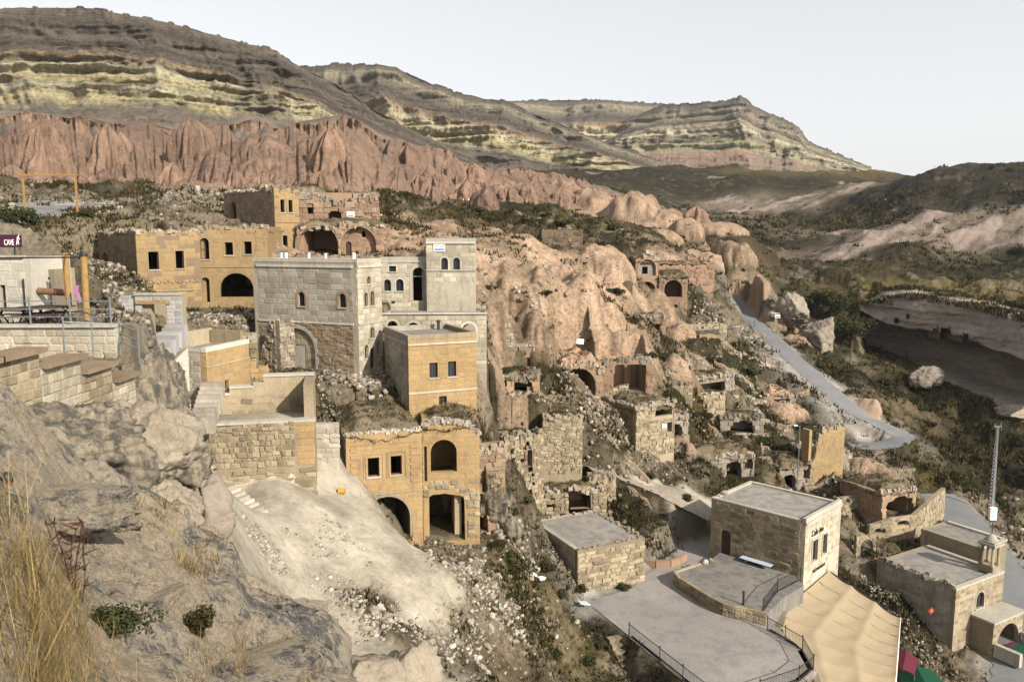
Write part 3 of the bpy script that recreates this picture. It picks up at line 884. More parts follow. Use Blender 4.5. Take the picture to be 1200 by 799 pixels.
h = House('arched_stone_house', 'half-ruined golden house wall with open lobed arch, right of the framed windows', 'ruin', 494.6, 497, 56.4, 8, 561.7, M(6), -24, 'orange_stone', zf=-21.9)
h.R.ragged(0, 0, 0, pts=[(0, h.zt - .1), (h.LR * .3, h.zt + .15), (h.LR * .55, h.zt + .1), (h.LR * .8, h.zt - .15), (h.LR * .93, h.zt - .5), (h.LR, h.zt - .9)])
h.R.op('rect', 495.6, 523, 500.5, 564); la = h.R.op('arch', 504.7, 515, 535.3, 553); ra = h.R.op('ragged', 495.8, 577.5, 545, 634)
h.walls(('orange_stone', 'orange_stone', 'orange_stone', 'tuff'))
h.R.blocks(h.bl, 0.34, (0.6, 1.2), z0=-17.5, proud=0.012, mat='orange_stone', pad=0.1, joint=0.018)
h.R.blocks(h.bl, 0.34, (0.3, 0.7), z0=-22, z1=-17.6, proud=0.05, mat='cream_stone', pad=0.2, keep=0.7)
h.emit(150)
h.mound_roof('roof_earth', h=0.5, seed=17, back=0.5, over=0.1, drop=0.4)
h.rubble_top(h.R, 140, (0.1, 0.4), 'white_rubble')
mb = MB(); fl = h.R.loc(515, 569)[1]; mb.box(h.R.P(h.LR / 2, fl, -3.0), (h.LR - 0.2, 5.0, 0.25), math.radians(8)); put(mb, 'upper_floor', 'tuff', h.root)
mb = MB(); mb.box(h.R.P(h.LR * 0.62, -19.6, -2.6), (0.5, 4.2, 4.6), math.radians(8)); put(mb, 'inner_wall', 'cream_stone', h.root)
# buttress of rough rubble between the golden house and the ruined house
h = House('ruined_wall', 'dark rubble wall between the golden house and the ruin with a small arched door', 'ruin', 591, 511, 70, 40, 637, 562, -26, 'brown_stone', flat=False, th=0.7)
h.R.ragged(1.0, 12, 31); h.Lw.ragged(0.6, 10, 32)
rw = h.R.op('rect', 610, 508, 616, 521); rd = h.R.op('arch', 615, 525.5, 624, 547.5)
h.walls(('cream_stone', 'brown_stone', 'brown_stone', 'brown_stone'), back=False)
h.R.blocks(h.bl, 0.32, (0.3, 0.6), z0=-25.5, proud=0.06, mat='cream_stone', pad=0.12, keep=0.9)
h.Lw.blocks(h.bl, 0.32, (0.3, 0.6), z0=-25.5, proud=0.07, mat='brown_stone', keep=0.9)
h.emit(260); h.rubble_top(h.R, 60, (0.15, 0.45)); h.rubble_top(h.Lw, 60, (0.15, 0.45))
h.mound_roof('roof_earth', h=0.5, seed=19, over=-0.3, drop=0.7)
FLAT.append((h.poly, -20.6, 0.1, 'min'))
h = House('ruined_wall', 'square panel of rubble masonry right of the small arched door', 'ruin', 636.5, 487, 77, 5, 682.8, M(2.5), -23.5, 'cream_stone', flat=False)
h.R.ragged(0.35, 10, 33)
h.walls(back=False)
h.R.blocks(h.bl, 0.3, (0.3, 0.65), z0=-23.2, proud=0.06, mat='cream_stone', keep=0.88)
h.emit(150); h.rubble_top(h.R, 40); h.mound_roof('roof_earth', h=0.4, seed=20, over=0.0, drop=0.5)
# lower rubble wall with the dark broken arch
h = House('ruined_wall', 'low rubble wall with a dark broken arch above the walled box house', 'ruin', 600, 574, 74, 7, 711, M(4), -29, 'brown_stone', zf=-27.2, th=0.6, apron=0.5)
h.R.ragged(0.8, 16, 35)
h.R.op('ragged', 668.5, 570.5, 693, 596)
h.walls(('brown_stone', 'tuff', 'tuff', 'tuff'))
h.R.blocks(h.bl, 0.34, (0.35, 0.7), z0=-29, proud=0.07, mat='cream_stone', keep=0.85, pad=0.15)
h.emit(230); h.rubble_top(h.R, 90, (0.15, 0.5)); h.mound_roof('roof_earth', h=0.5, seed=21, over=0.1, drop=0.6)

# ---- walled box house with concrete roof
h = House('box_house', 'low windowless stone box house with bare concrete roof beside the yard', 'house', 677, 645.5, 64.6, 26, 755.5, 624, -31, 'cream_stone')
h.walls(('cream_stone', 'grey_stone', 'grey_stone', 'cream_stone'))
h.R.ragged(0.2, 12, 6); h.R.top = None
h.R.blocks(h.bl, 0.36, (0.4, 0.9), z0=-30.3, proud=0.05, mat='cream_stone', joint=0.035)
h.Lw.blocks(h.bl, 0.4, (0.6, 1.2), z0=-30.3, proud=0.016, mat='grey_stone', joint=0.02)
h.emit(290); h.flat_roof('concrete', 0.02, inset=0.2)
h.rubble_top(h.R, 26, (0.1, 0.25)); h.rubble_top(h.E, 26, (0.15, 0.35)); h.rubble_top(h.B, 26, (0.15, 0.35))
BOXH = h

# ---- cafe house
h = House('cafe_house', 'stone cafe house with flat roof and two tall windows facing the marquee', 'house', 944.5, 613, 66, 45, 984.8, 833, -33.5, 'cream_stone', zf=-29.3)
ow = [h.R.op('rect', 951.8, 632.5, 957.6, 657), h.R.op('rect', 963.8, 625.5, 968.6, 648.5)]
dr = h.Lw.op('seg', 844.5, 621, 856, 651)
h.walls(('pale_stone', 'cream_stone', 'cream_stone', 'pale_stone'))
for o in ow: h.surround(h.R, o, 'coping', 0.16, 0.06); h.window(h.R, o, 'dark_wood', (2, 3))
door_leaf(h, h.Lw, (dr[0], dr[1] - 0.45, dr[2] - 0.45, dr[3], dr[4]))
h.band(h.R, h.zt - 0.1, 0.16, 0.12, 'coping'); h.parapet(h.R, 0.4, 0.32, 'coping')
for ww in (h.Lw, h.B, h.E): h.parapet(ww, 0.16, 0.35, 'coping')
h.R.blocks(h.bl, 0.36, (0.5, 1.0), z0=-33, proud=0.014, mat='pale_stone', pad=0.3, joint=0.02)
h.Lw.blocks(h.bl, 0.36, (0.5, 0.95), z0=-29.4, proud=0.04, mat='cream_stone', pad=0.08, joint=0.03)
h.emit(295); h.flat_roof('concrete', 0.02)
q = h.R.loc(950.5, 629)
lettering('Cafe Inn', h.R.P(q[0] - 0.05, q[1], 0.05), h.r, 0.72, 'black_iron', h.root, italic=0.2, out=h.R.n, extr=0.02)
q = h.R.loc(951.5, 672)
lettering('RESTAURANT', h.R.P(q[0], q[1] + 0.05, 0.05), h.r, 0.42, 'black_iron', h.root, out=h.R.n, extr=0.02)
CAFE = h
mb = MB(); a, b = h.Lw.P(h.LL - 3.9, -28.8, 0.4), h.Lw.P(h.LL - 6.9, -28.8, 0.4)
mb.flatbar(a, b, 0.75, 0.05)
sb = put(mb, 'stone_bench_slab', 'pale_blue', None)
for k in (0.2, 0.8):
    mb = MB(); v = a.lerp(b, k); mb.box((v.x, v.y, v.z - 0.15), (0.5, 0.25, 0.25), 0.5); put(mb, 'support', 'grey_block', sb)
tag(sb, 'pale blue-white slab bench at the foot of the cafe wall', 'bench')

# ---- chapel
h = House('chapel', 'small stone chapel with belfry and flat roof beside the street', 'chapel', 1120.6, 692, 72.5, 30, 1175, 1026, -41, 'cream_stone')
ow = h.R.op('arch', 1144, 693.5, 1153, 711.5)
h.walls(('cream_stone', 'grey_stone', 'cream_stone', 'cream_stone'))
h.window(h.R, ow, 'dark_wood', (2, 2)); h.surround(h.R, ow, 'coping', 0.16, 0.04)
for ww in (h.R, h.Lw, h.E): h.parapet(ww, 0.22, 0.5, 'coping')
h.R.blocks(h.bl, 0.36, (0.5, 1.0), z0=-40, proud=0.014, mat='cream_stone', pad=0.2, joint=0.02)
h.Lw.blocks(h.bl, 0.36, (0.5, 1.0), z0=-39, proud=0.02, mat='grey_stone', joint=0.025)
h.emit(280); h.flat_roof('concrete', 0.02)
h.rubble_top(h.Lw, 40, (0.25, 0.55), z=h.zt + 0.2)
# belfry on the far corner: four columns, cap, small dome, cross
bc = h.P0 + h.r * (h.LR - 0.9) + h.l * 1.0
mb = MB(); mb.box((bc.x, bc.y, h.zt + 0.45), (1.5, 1.5, 0.7), math.radians(30)); bel = put(mb, 'belfry', 'cream_stone', h.root)
for i, j in ((-1, -1), (1, -1), (-1, 1), (1, 1)):
    v = bc + (h.r * i + h.l * j) * 0.52
    mb = MB(); mb.bar((v.x, v.y, h.zt + 0.8), (v.x, v.y, h.zt + 2.7), 0.14, 8); mb.box((v.x, v.y, h.zt + 2.78), (0.4, 0.4, 0.16), math.radians(30)); mb.box((v.x, v.y, h.zt + 0.86), (0.38, 0.38, 0.12), math.radians(30)); put(mb, 'column', 'cream_stone', bel)
mb = MB(); mb.box((bc.x, bc.y, h.zt + 2.98), (1.75, 1.75, 0.24), math.radians(30)); mb.box((bc.x, bc.y, h.zt + 3.19), (1.45, 1.45, 0.18), math.radians(30))
for k in range(4): mb.bar((bc.x, bc.y, h.zt + 3.28 + 0.17 * k), (bc.x, bc.y, h.zt + 3.45 + 0.17 * k), 0.62 * math.cos(k * 0.37), 12, 0.62 * math.cos((k + 1) * 0.37))
put(mb, 'belfry_cap', 'coping', bel)
mb = MB(); mb.box((bc.x, bc.y, h.zt + 4.55), (0.07, 0.07, 1.1)); mb.box((bc.x, bc.y, h.zt + 4.75), (0.55, 0.06, 0.07), math.radians(30)); put(mb, 'cross', 'black_iron', bel)
CHAP = h
# porch in front of the chapel
pw = h.R
q0, q1 = pw.loc(1136, 745)[0], h.LR - 0.2
pr = empty('chapel_porch', pw.P(q0, -39.85, 0)); tag(pr, 'small arched stone porch with flat slab roof against the chapel front', 'porch')
w = Wall(pw.P(q0, 0, 2.2), h.r, -h.l, q1 - q0, -39.85, -36.55, 0.4)
o = ('arch', 0.75, (q1 - q0) - 0.5, -39.55, -37.10)
w.ops.append(o); w.build(pr, 'cream_stone', 'wall')
bl = []; w.blocks(bl, 0.34, (0.4, 0.8), z0=-39.6, proud=0.02, mat='cream_stone', pad=0.12); emit_blocks(bl, pr)
for q in (0.0, q1 - q0 - 0.35):
    mb = MB(); mb.box(pw.P(q0 + q + 0.175, -38.20, 0.9), (0.35, 1.75, 3.3), math.radians(30)); put(mb, 'side_wall', 'cream_stone', pr)
mb = MB(); mb.box(pw.P((q0 + q1) / 2, -36.43, 1.1), (q1 - q0 + 0.3, 2.5, 0.22), math.radians(30)); put(mb, 'slab_roof', 'coping', pr)
for q in (0.1, q1 - q0 - 0.3):
    mb = MB(); mb.box(pw.P(q0 + q + 0.1, -39.05, 3.6), (0.5, 2.3, 1.3), math.radians(30)); put(mb, 'side_block', 'coping', pr)
mb = MB(); mb.box(pw.P((q0 + q1) / 2, -39.10, 3.6), (1.7, 2.2, 0.08), math.radians(30)); tag(put(mb, 'green_carpet', 'green_canvas', None), 'green carpet laid before the chapel porch', 'carpet')
mb = MB(); mb.box(pw.P((q0 + q1) / 2 - 0.1, -39.01, 2.6), (1.3, 0.5, 0.06), math.radians(30)); tag(put(mb, 'red_doormat', 'red_canvas', None), 'dark red mat at the chapel porch arch', 'mat')
# curved annex wall with vault behind the chapel
an = empty('annex_wall', at(1060, 615, 88)); tag(an, 'curved stone wall with blind arches behind the chapel roof', 'wall')
PA = [at(1019, 616, 88), at(1045, 608, 88.5), at(1072, 604, 89.5), at(1090, 588, 93.5), at(1108, 571.5, 99)]
PB = [(-2.6, 0.3), (-2.8, 0.3), (-3.2, 0.35), (-4.2, 0.2), (-4.6, 0.2)]
bl = []
for i in range(4):
    a, b = PA[i], PA[i + 1]
    d = Vector((b.x - a.x, b.y - a.y, 0)); L = d.length; d.normalize(); nn = Vector((d.y, -d.x, 0))
    w = Wall(a, d, nn, L, -37, max(a.z, b.z), 0.5); w.top = [(0, a.z), (L, b.z)]
    if i < 2: w.ops.append(('seg', L * 0.25, L * 0.75, a.z - 1.0, a.z - 0.35))
    w.build(an, 'cream_stone'); w.blocks(bl, 0.36, (0.4, 0.9), z0=-36, proud=0.04, mat='cream_stone', pad=0.08)
emit_blocks(bl, an, 200)
h = House('vaulted_ruin', 'grass-topped cave vault with dark mouth behind the curved annex wall', 'ruin', 1034, 578, 91, 25, 1073, M(6), -36, 'tuff', zf=-33.2, th=0.6)
h.R.ragged(0.5, 10, 41); h.R.op('ragged', 1037, 582, 1071, 612)
h.walls(); h.mound_roof('roof_earth', h=1.0, seed=25, over=0.2, drop=0.4); h.rubble_top(h.R, 50, (0.2, 0.6))
# annex roof terrace between wall and chapel
c4 = [CHAP.P0 + CHAP.l * CHAP.LL, CHAP.P0 + CHAP.l * CHAP.LL + CHAP.r * CHAP.LR]
h = House('chapel_annex', 'flat concrete roof terrace joined to the back of the chapel', 'house', 1152, 643, 79.5, 30, M(4.5), 1078, -38, 'cream_stone', flat=True)
h.walls(); h.flat_roof('concrete', 0.02, inset=0.15)
for ww in (h.E, h.R): h.parapet(ww, 0.22, 0.4, 'coping')
# arch stub left of the chapel
h = House('ruined_arch', 'freestanding broken stone arch at the far end of the chapel wall', 'ruin', 1004, 627, 83.5, 20, 1027, M(0.7), -35.5, 'cream_stone', flat=False, th=0.35)
h.R.ragged(0.4, 8, 43); h.R.op('arch', 1008, 632, 1023, 660); h.walls(back=False)
h.R.blocks(h.bl, 0.34, (0.3, 0.6), z0=-35, proud=0.05, mat='cream_stone', pad=0.06); h.emit(60)

# ---- upper ruins along the slope
h = House('ruined_house', 'earth-roofed rubble house with dark arch and doorway on the scrub slope', 'ruin', 745.8, 476, 85.5, 30, 791, 704, -24.5, 'brown_stone', zf=-21.8)
h.R.ragged(0.6, 10, 45); h.Lw.ragged(0.6, 10, 46)
h.R.op('ragged', 767.5, 474, 788, 487); h.R.op('rect', 782, 494.5, 787.5, 506)
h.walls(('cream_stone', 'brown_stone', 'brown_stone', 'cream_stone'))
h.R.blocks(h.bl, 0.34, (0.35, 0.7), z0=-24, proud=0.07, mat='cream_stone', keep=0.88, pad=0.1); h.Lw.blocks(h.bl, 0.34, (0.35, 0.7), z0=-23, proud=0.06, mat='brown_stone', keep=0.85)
h.emit(230); h.rubble_top(h.R, 60, (0.15, 0.5)); h.rubble_top(h.Lw, 60, (0.15, 0.5)); h.mound_roof('roof_earth', h=0.9, seed=27, over=0.1, drop=0.6)
q = h.R.loc(775.3, 501); q2 = h.R.loc(780.5, 495)
mb = MB(); mb.box(h.R.P((q[0] + q2[0]) / 2, (q[1] + q2[1]) / 2, 0.1), (q2[0] - q[0], 0.03, q2[1] - q[1]), math.radians(30))
tag(put(mb, 'notice_board', 'white_paint', None), 'small white notice on the earth-roofed rubble house', 'sign')

h = House('cave_arch', 'wide dark pointed cave vault under the pink rock on the slope', 'ruin', 652, 426, 92, 8, 706, M(7), -19.5, 'tuff', zf=-18.2, th=0.8, apron=6)
h.R.ragged(1.2, 12, 47, lo=0.2); o = h.R.op('arch', 655.5, 431, 698, 464)
h.walls(('tuff',) * 4); h.surround(h.R, o, 'brown_stone', 0.3, 0.06); h.mound_roof('tuff', h=1.4, seed=29, over=0.15, drop=0.6); h.rubble_top(h.R, 50, (0.2, 0.7))
h = House('roofless_room', 'roofless square room cut into the pink rock beside the cave vault', 'ruin', 706, 424, 94, 4, 766, M(5.5), -19.5, 'tuff', zf=-18.3, th=1.1, apron=5)
h.R.ragged(0, 0, 0, pts=[(0, h.zt - .2), (h.LR * .2, h.zt), (h.LR * .5, h.zt + .3), (h.LR * .8, h.zt), (h.LR, h.zt - .6)])
h.R.op('rect', 719, 427, 757, 462); h.walls(('tuff', 'brown_stone', 'tuff', 'brown_stone'))
mb = MB(); mb.box(h.R.P(h.LR * 0.6, -16.6, -4.0), (0.7, 1.5, 3.4), 0.1); put(mb, 'inner_pier', 'tuff', h.root)
h.R.blocks(h.bl, 0.36, (0.4, 0.8), z0=-19, proud=0.06, mat='brown_stone', keep=0.6, pad=0.1); h.emit(90); h.rubble_top(h.R, 50, (0.2, 0.6)); h.rubble_top(h.E, 50, (0.2, 0.6))
# far group of rock-cut fronts
h = House('rock_cut_front', 'tall narrow rock-cut front with arched niche above a round arch', 'ruin', 745, 301, 150, 4, 772, M(6), -16, 'tuff', zf=-11.6, th=1.2)
h.R.ragged(0, 0, 0, pts=[(0, h.zt - .5), (h.LR * .25, h.zt), (h.LR * .5, h.zt + 1.0), (h.LR * .75, h.zt + .2), (h.LR, h.zt - .8)])
o = h.R.op('arch', 748.5, 304, 768.5, 323); o2 = h.R.op('arch', 748.5, 330, 768, 352); h.walls(('tuff',) * 4)
w = Wall(h.R.P(o[1], 0, -0.5), h.r, -h.l, o[2] - o[1], o[3], o[4], 0.3); w.op('rect', 752.5, 312.5, 759, 321); w.build(h.root, 'pale_tuff', 'niche_wall')
h.surround(h.R, o, 'tuff', 0.3, 0.1); h.surround(h.R, o2, 'tuff', 0.25, 0.08); h.rubble_top(h.R, 40, (0.3, 0.9)); h.mound_roof('tuff', h=0.8, seed=33, over=0.2, drop=1.0)
h = House('rock_cut_front', 'broad rock-cut ruin with one round arch over a small square door', 'ruin', 772.5, 322, 150, -4, 806, M(7), -17, 'tuff', zf=-14.6, th=1.0)
h.R.ragged(1.0, 10, 51); o = h.R.op('arch', 778.5, 328, 799.5, 348); h.R.op('rect', 785.3, 357, 794, 370); h.walls(('tuff',) * 4)
h.surround(h.R, o, 'pink_brick', 0.35, 0.1); h.R.blocks(h.bl, 0.6, (0.6, 1.2), z0=-16, proud=0.1, mat='brown_stone', keep=0.5, pad=0.3); h.emit(60); h.mound_roof('roof_earth', h=1.0, seed=35, over=0.3, drop=0.5)
mb = MB(); mb.box(h.R.P(h.LR / 2, h.R.loc(785, 350)[1], -3.4), (h.LR - 0.4, 4.6, 0.4), math.radians(-4)); put(mb, 'upper_floor', 'tuff', h.root)
h = House('ruined_wall', 'long pinkish ruined wall running right from the tall rock-cut front', 'ruin', 772, 306, 156, 8, 836, M(3), -10, 'pink_brick', flat=False)
h.R.ragged(1.2, 18, 53); h.walls(back=False); h.R.blocks(h.bl, 0.55, (0.6, 1.3), z0=-9, proud=0.1, mat='pink_brick', keep=0.75); h.emit(80); h.mound_roof('roof_earth', h=0.5, seed=36, over=0.2, drop=0.6)
h = House('ruined_wall', 'square brown rubble wall panel standing above the pink rock slope', 'ruin', 635, 268.5, 131, 8, 683, M(3), -9, 'dark_stone', flat=False)
h.R.ragged(0.3, 12, 55); h.walls(); h.R.blocks(h.bl, 0.5, (0.5, 1.1), z0=-8, proud=0.08, mat='dark_stone', keep=0.9); h.emit(160)
h = House('ruined_wall', 'grass-topped brown rubble wall panel below the pink dome rock', 'ruin', 689.5, 330.5, 126, 5, 741.5, M(3), -15, 'dark_stone', flat=False)
h.R.ragged(0.3, 12, 57); h.walls(); h.R.blocks(h.bl, 0.45, (0.5, 1.0), z0=-14.5, proud=0.07, mat='dark_stone', keep=0.9); h.emit(160); h.mound_roof('roof_earth', h=0.5, seed=37, over=0.1, drop=0.4)
for k, (px, py, Y, yaw, pxR, hh, mt, lab) in enumerate([
        (795, 381, 139, 12, 852, 2.2, 'cream_stone', 'pale masonry terrace wall below the broad rock-cut ruin'), (768, 434, 106, 20, 800, 1.8, 'brown_stone', 'low rubble wall right of the roofless room'),
        (778, 448, 104, 5, 812, 1.4, 'cream_stone', 'lower pale rubble wall right of the roofless room'), (806, 300, 160, 5, 838, 3.0, 'pink_brick', 'broken pink wall at the ridge end'),
        (660, 303, 121, 20, 690, 3.0, 'brown_stone', 'brown wall running down from the square rubble panel'), (515, 262, 128, 10, 548, 1.8, 'pink_brick', 'low pink boundary wall on the ridge behind the cream block'),
        (552, 270, 127, 12, 600, 1.8, 'pink_brick', 'long low pink boundary wall on the grassy saddle'), (800, 462, 107, 10, 850, 1.2, 'cream_stone', 'low field wall in scrub right of the slope caves'),
        (690, 556, 76.5, 8, 722, 1.2, 'cream_stone', 'low pale wall beside the white path'), (560, 522, 62.5, 20, 592, 1.6, 'brown_stone', 'short dark wall above the gully beside the golden ruin'),
        (835, 540, 97.5, 10, 905, 1.5, 'brown_stone', 'terrace wall over the double-mouthed cave'),
        (930, 520, 107, 18, 962, 2.2, 'brown_stone', 'rubble wall climbing to the tan masonry stub'), (985, 585, 93, 20, 1022, 1.8, 'cream_stone', 'rubble wall behind the ruined chapel arch'),
        (236, 392, 58, 10, 300, 1.4, 'cream_stone', 'low wall at the foot of the rubble bank above the terrace house'), (118, 352, 60, 15, 146, 1.2, 'cream_stone', 'broken low wall left of the block gateway')]):
    h = House('ruined_wall', lab, 'ruin', px, py, Y, yaw, pxR, M(0.9), zof(py, Y) - hh - 1.5, mt, flat=False, th=0.4)
    h.R.ragged(hh * 0.45, 10, 120 + k); h.walls((mt,) * 4)
    h.R.blocks(h.bl, 0.36 * max(1, Y / 90), (0.4, 0.8 * max(1, Y / 90)), proud=0.07, mat=mt, keep=0.85); h.emit(90); h.rubble_top(h.R, 26, (0.15, 0.5))
# tan wall fragment with square window
h = House('ruined_tower_stub', 'tilted tan masonry stub standing alone by the lamp post', 'ruin', 952, 505, 100, 25, 990, M(2.2), -31, 'tan_stone', flat=False)
L_ = h.LR
h.R.ragged(0, 0, 0, pts=[(0, h.zt - 4.5), (L_ * .12, h.zt - 3.6), (L_ * .2, h.zt - 1.2), (L_ * .35, h.zt), (L_ * .9, h.zt + .3), (L_, h.zt - 0.2)])
h.walls(back=False); h.R.blocks(h.bl, 0.4, (0.6, 1.1), z0=-31, proud=0.03, mat='tan_stone'); h.emit(120); h.rubble_top(h.R, 30, (0.2, 0.6))
h = House('cave_house', 'rock-cut cave house with dark mouth and square window beside the tan stub', 'ruin', 914, 547, 99, 15, 953, M(5), -34.5, 'pale_tuff', zf=-32.2, th=0.7)
h.R.ragged(0.7, 8, 59); h.R.op('ragged', 917, 556, 932, 575); h.R.op('rect', 941.5, 550, 951, 560.5); h.walls(('pale_tuff',) * 4); h.mound_roof('roof_earth', h=1.0, seed=39, over=0.15, drop=0.5)
h = House('cave_house', 'double-mouthed rock cave under the scrub terrace above the cafe', 'ruin', 812, 535, 94, 12, 884, M(6), -31, 'pale_tuff', zf=-29, th=0.9)
h.R.ragged(0.9, 14, 61); h.R.op('ragged', 820, 541, 834, 558); h.R.op('ragged', 851, 541, 868, 562); h.R.op('ragged', 871, 537, 882, 550); h.walls(('pale_tuff',) * 4); h.mound_roof('roof_earth', h=1.2, seed=40, over=0.15, drop=0.5); h.rubble_top(h.R, 50, (0.2, 0.7))
h = House('cave_house', 'small cave with dark mouth under pale rock on the mid slope', 'ruin', 898, 462, 124, 10, 930, M(5), -28.5, 'pale_tuff', zf=-26.5, th=0.9)
h.R.ragged(0.9, 8, 63); h.R.op('ragged', 905, 463, 925, 476); h.walls(('pale_tuff',) * 4); h.mound_roof('tuff', h=1.2, seed=42, over=0.15, drop=0.5)

for k, (px, py, w_, h_, Y, zd, mt, lab) in enumerate([
        (764, 392, 22, 28, 121, 3.0, 'tuff', 'tall dark rock cleft below the far rock-cut fronts'),
        (613, 452, 26, 16, 79, 1.8, 'tuff', 'low cave mouth among the bushes right of the flat-roofed house'), (735, 488, 30, 16, 90, 1.8, 'pale_tuff', 'cave ledge left above the earth-roofed rubble house'),
        (835, 455, 34, 15, 112, 2.0, 'pale_tuff', 'wide low cave ledge in the scrub right of the roofless room'), (870, 500, 34, 16, 107, 2.0, 'pale_tuff', 'cave ledge in the scrub left of the lamp post'),
        (560, 612, 26, 22, 59, 1.8, 'tuff', 'dark broken cellar right of the golden house ruin'),
        (975, 545, 26, 16, 104, 2.0, 'pale_tuff', 'rock hollow right of the tan masonry stub'), (790, 505, 22, 18, 92, 2.0, 'pale_tuff', 'scooped pale cave right of the earth-roofed rubble house')]):
    zt_, zb_ = zof(py - h_ * 0.75, Y), zof(py + h_ * 0.55, Y)
    h = House('cave_mouth', lab, 'cave', px - w_ * 0.75, py - h_ * 0.75, Y, 4 + 9 * (k % 4), px + w_ * 0.75, M(3.5), zb_ - 1.5, mt, zf=zb_, th=0.7)
    h.R.ragged(0.5, 8, 70 + k); h.R.op('ragged' if k % 3 else 'rect', px - w_ * 0.42, py - h_ * 0.45, px + w_ * 0.42, py + h_ * 0.5)
    h.walls((mt,) * 4); h.mound_roof('tuff' if mt == 'tuff' else 'roof_earth', h=0.7, seed=90 + k, over=0.12, drop=0.35); h.rubble_top(h.R, 60, (0.2, 0.7)); h.rubble_top(h.Lw, 30, (0.2, 0.6)); h.rubble_top(h.E, 30, (0.2, 0.6))
# ---- grey block gate, upper left
h = House('block_gateway', 'new grey block gateway with timber lintel below the tan house', 'gateway', 157.5, 346, 52, 4, 212, M(1.2), -7.5, 'grey_block', flat=False, th=0.9)
go = h.R.op('rect', 167, 356.5, 195, 391); h.walls(('mortar',) * 4, back=False)
h.R.blocks(h.bl, 0.24, (0.45, 0.6), z0=-7.2, proud=0.02, mat='grey_block', joint=0.02); h.emit(200)
h.band(h.R, h.R.loc(180, 355)[1], 0.16, 0.12, 'timber', 'lintel', h.R.loc(160, 355)[0], h.R.loc(199, 355)[0])
mb = MB(); mb.box(h.R.P(h.LR / 2, h.zt + 0.06, -0.3), (h.LR + 0.1, 0.75, 0.12), math.radians(4)); put(mb, 'coping', 'coping', h.root)
GATE = h
w = Wall(h.R.P(-3.2, 0, -0.2), h.r, -h.l, 3.15, -7.2, h.zt - 0.1, 0.3); w.top = [(0, h.zt - 2.0), (1.5, h.zt - 1.4), (2.2, h.zt - 0.1), (3.15, h.zt)]; w.build(h.root, 'grey_block', 'wing_wall')
bl = []; w.blocks(bl, 0.24, (0.45, 0.6), z0=-7, proud=0.02, mat='grey_block', joint=0.02); emit_blocks(bl, h.root, 80)
h = House('ruined_arch', 'broken tan arch seen through the block gateway', 'ruin', 168, 356, 58, 4, 200, M(1.5), -8, 'cream_stone', flat=False)
h.R.op('ragged', 171, 361, 182, 388); h.walls(back=False)

# ---- terrace house with orange side
h = House('terrace_house', 'low stone house with walled roof terrace and plain orange side wall', 'house', 241.2, 413, 50, 74, 291.7, 191, -11.5, 'orange_stone')
o = h.R.op('rect', 263.8, 445, 268.4, 455.5)
h.walls(('orange_stone', 'grey_stone', 'grey_stone', 'orange_stone'))
h.window(h.R, o, bars=(1, 2), sill=None)
h.band(h.R, h.R.loc(266, 425)[1], 0.1, 0.06, 'cream_stone', 'string_course')
h.R.blocks(h.bl, 0.36, (0.6, 1.2), z0=-11, proud=0.012, mat='orange_stone', pad=0.1, joint=0.018); h.Lw.blocks(h.bl, 0.36, (0.5, 0.9), z0=-11, proud=0.02, mat='grey_stone', joint=0.03); h.emit(200)
for ww, hh in ((h.R, 0.3), (h.Lw, 0.14)): h.parapet(ww, hh, 0.4, 'coping')
h.parapet(h.E, 0.9, 0.35, 'cream_stone'); h.parapet(h.B, 1.0, 0.35, 'cream_stone')
h.flat_roof('concrete', 0.02)
TERR = h
h = House('ruined_wall', 'orange wall fragment right of the terrace house', 'ruin', 292.5, 425, 57, 20, 314, M(2), -12, 'orange_stone', flat=False)
h.R.ragged(0.8, 6, 65); h.walls(back=False); h.R.blocks(h.bl, 0.36, (0.5, 0.9), z0=-11.5, proud=0.03, mat='orange_stone', keep=0.8); h.emit(60)

# ---- sunken roofless room with coursed front wall
h = House('sunken_room', 'roofless cream stone room with whitewashed rim and coursed front wall', 'ruin', 238, 500, 47.5, 12, 368, M(4.2), -16.5, 'cream_stone', zf=-11.9, th=0.6, apron=0)
h.R.ragged(0, 0, 0, pts=[(0, h.zt - 0.1), (h.LR * 0.9, h.zt + 0.12), (h.LR, h.zt + 0.12)])
h.B.z1 = h.zt + 2.6
n_b = h.LR
h.B.ragged(0, 0, 0, pts=[(0, h.zt + 1.2), (n_b * .17, h.zt + 1.2), (n_b * .171, h.zt + 1.65), (n_b * .40, h.zt + 1.65), (n_b * .401, h.zt + 2.0), (n_b * .5, h.zt + 2.0), (n_b * .501, h.zt + 2.35), (n_b, h.zt + 2.35)])
h.E.z1 = h.zt + 2.3
h.walls(('cream_stone',) * 4)
h.R.blocks(h.bl, 0.30, (0.28, 0.5), z0=-14.1, s1=h.LR * 0.82, proud=0.05, mat='cream_stone', joint=0.05)
h.R.blocks(h.bl, 0.42, (0.7, 1.4), z0=-16.2, z1=-14.2, proud=0.06, mat='cream_stone', keep=0.75, joint=0.04)
h.R.blocks(h.bl, 0.42, (0.6, 1.2), z0=-14.1, s0=h.LR * 0.83, proud=0.02, mat='orange_stone', joint=0.02)
h.emit(280)
mb = MB(); mb.box(h.R.P(h.LR / 2, h.zt + 0.1, -0.3), (h.LR + 0.2, 0.7, 0.16), math.radians(12)); put(mb, 'rim', 'coping', h.root)
inner = Wall(h.B.P(0.6, 0, -0.65), h.r, -h.l, h.LR - 1.2, -12.5, h.zt + 1.15, 0.12); inner.ops.append(('rect', h.LR * .52, h.LR * .63, h.zt + 0.1, h.zt + 0.95)); inner.build(h.root, 'cream_stone', 'inner_wall')
bl = []; inner.blocks(bl, 0.4, (0.6, 1.3), z0=-12, proud=0.03, mat='cream_stone', keep=0.6, pad=0.1); emit_blocks(bl, h.root, 60)
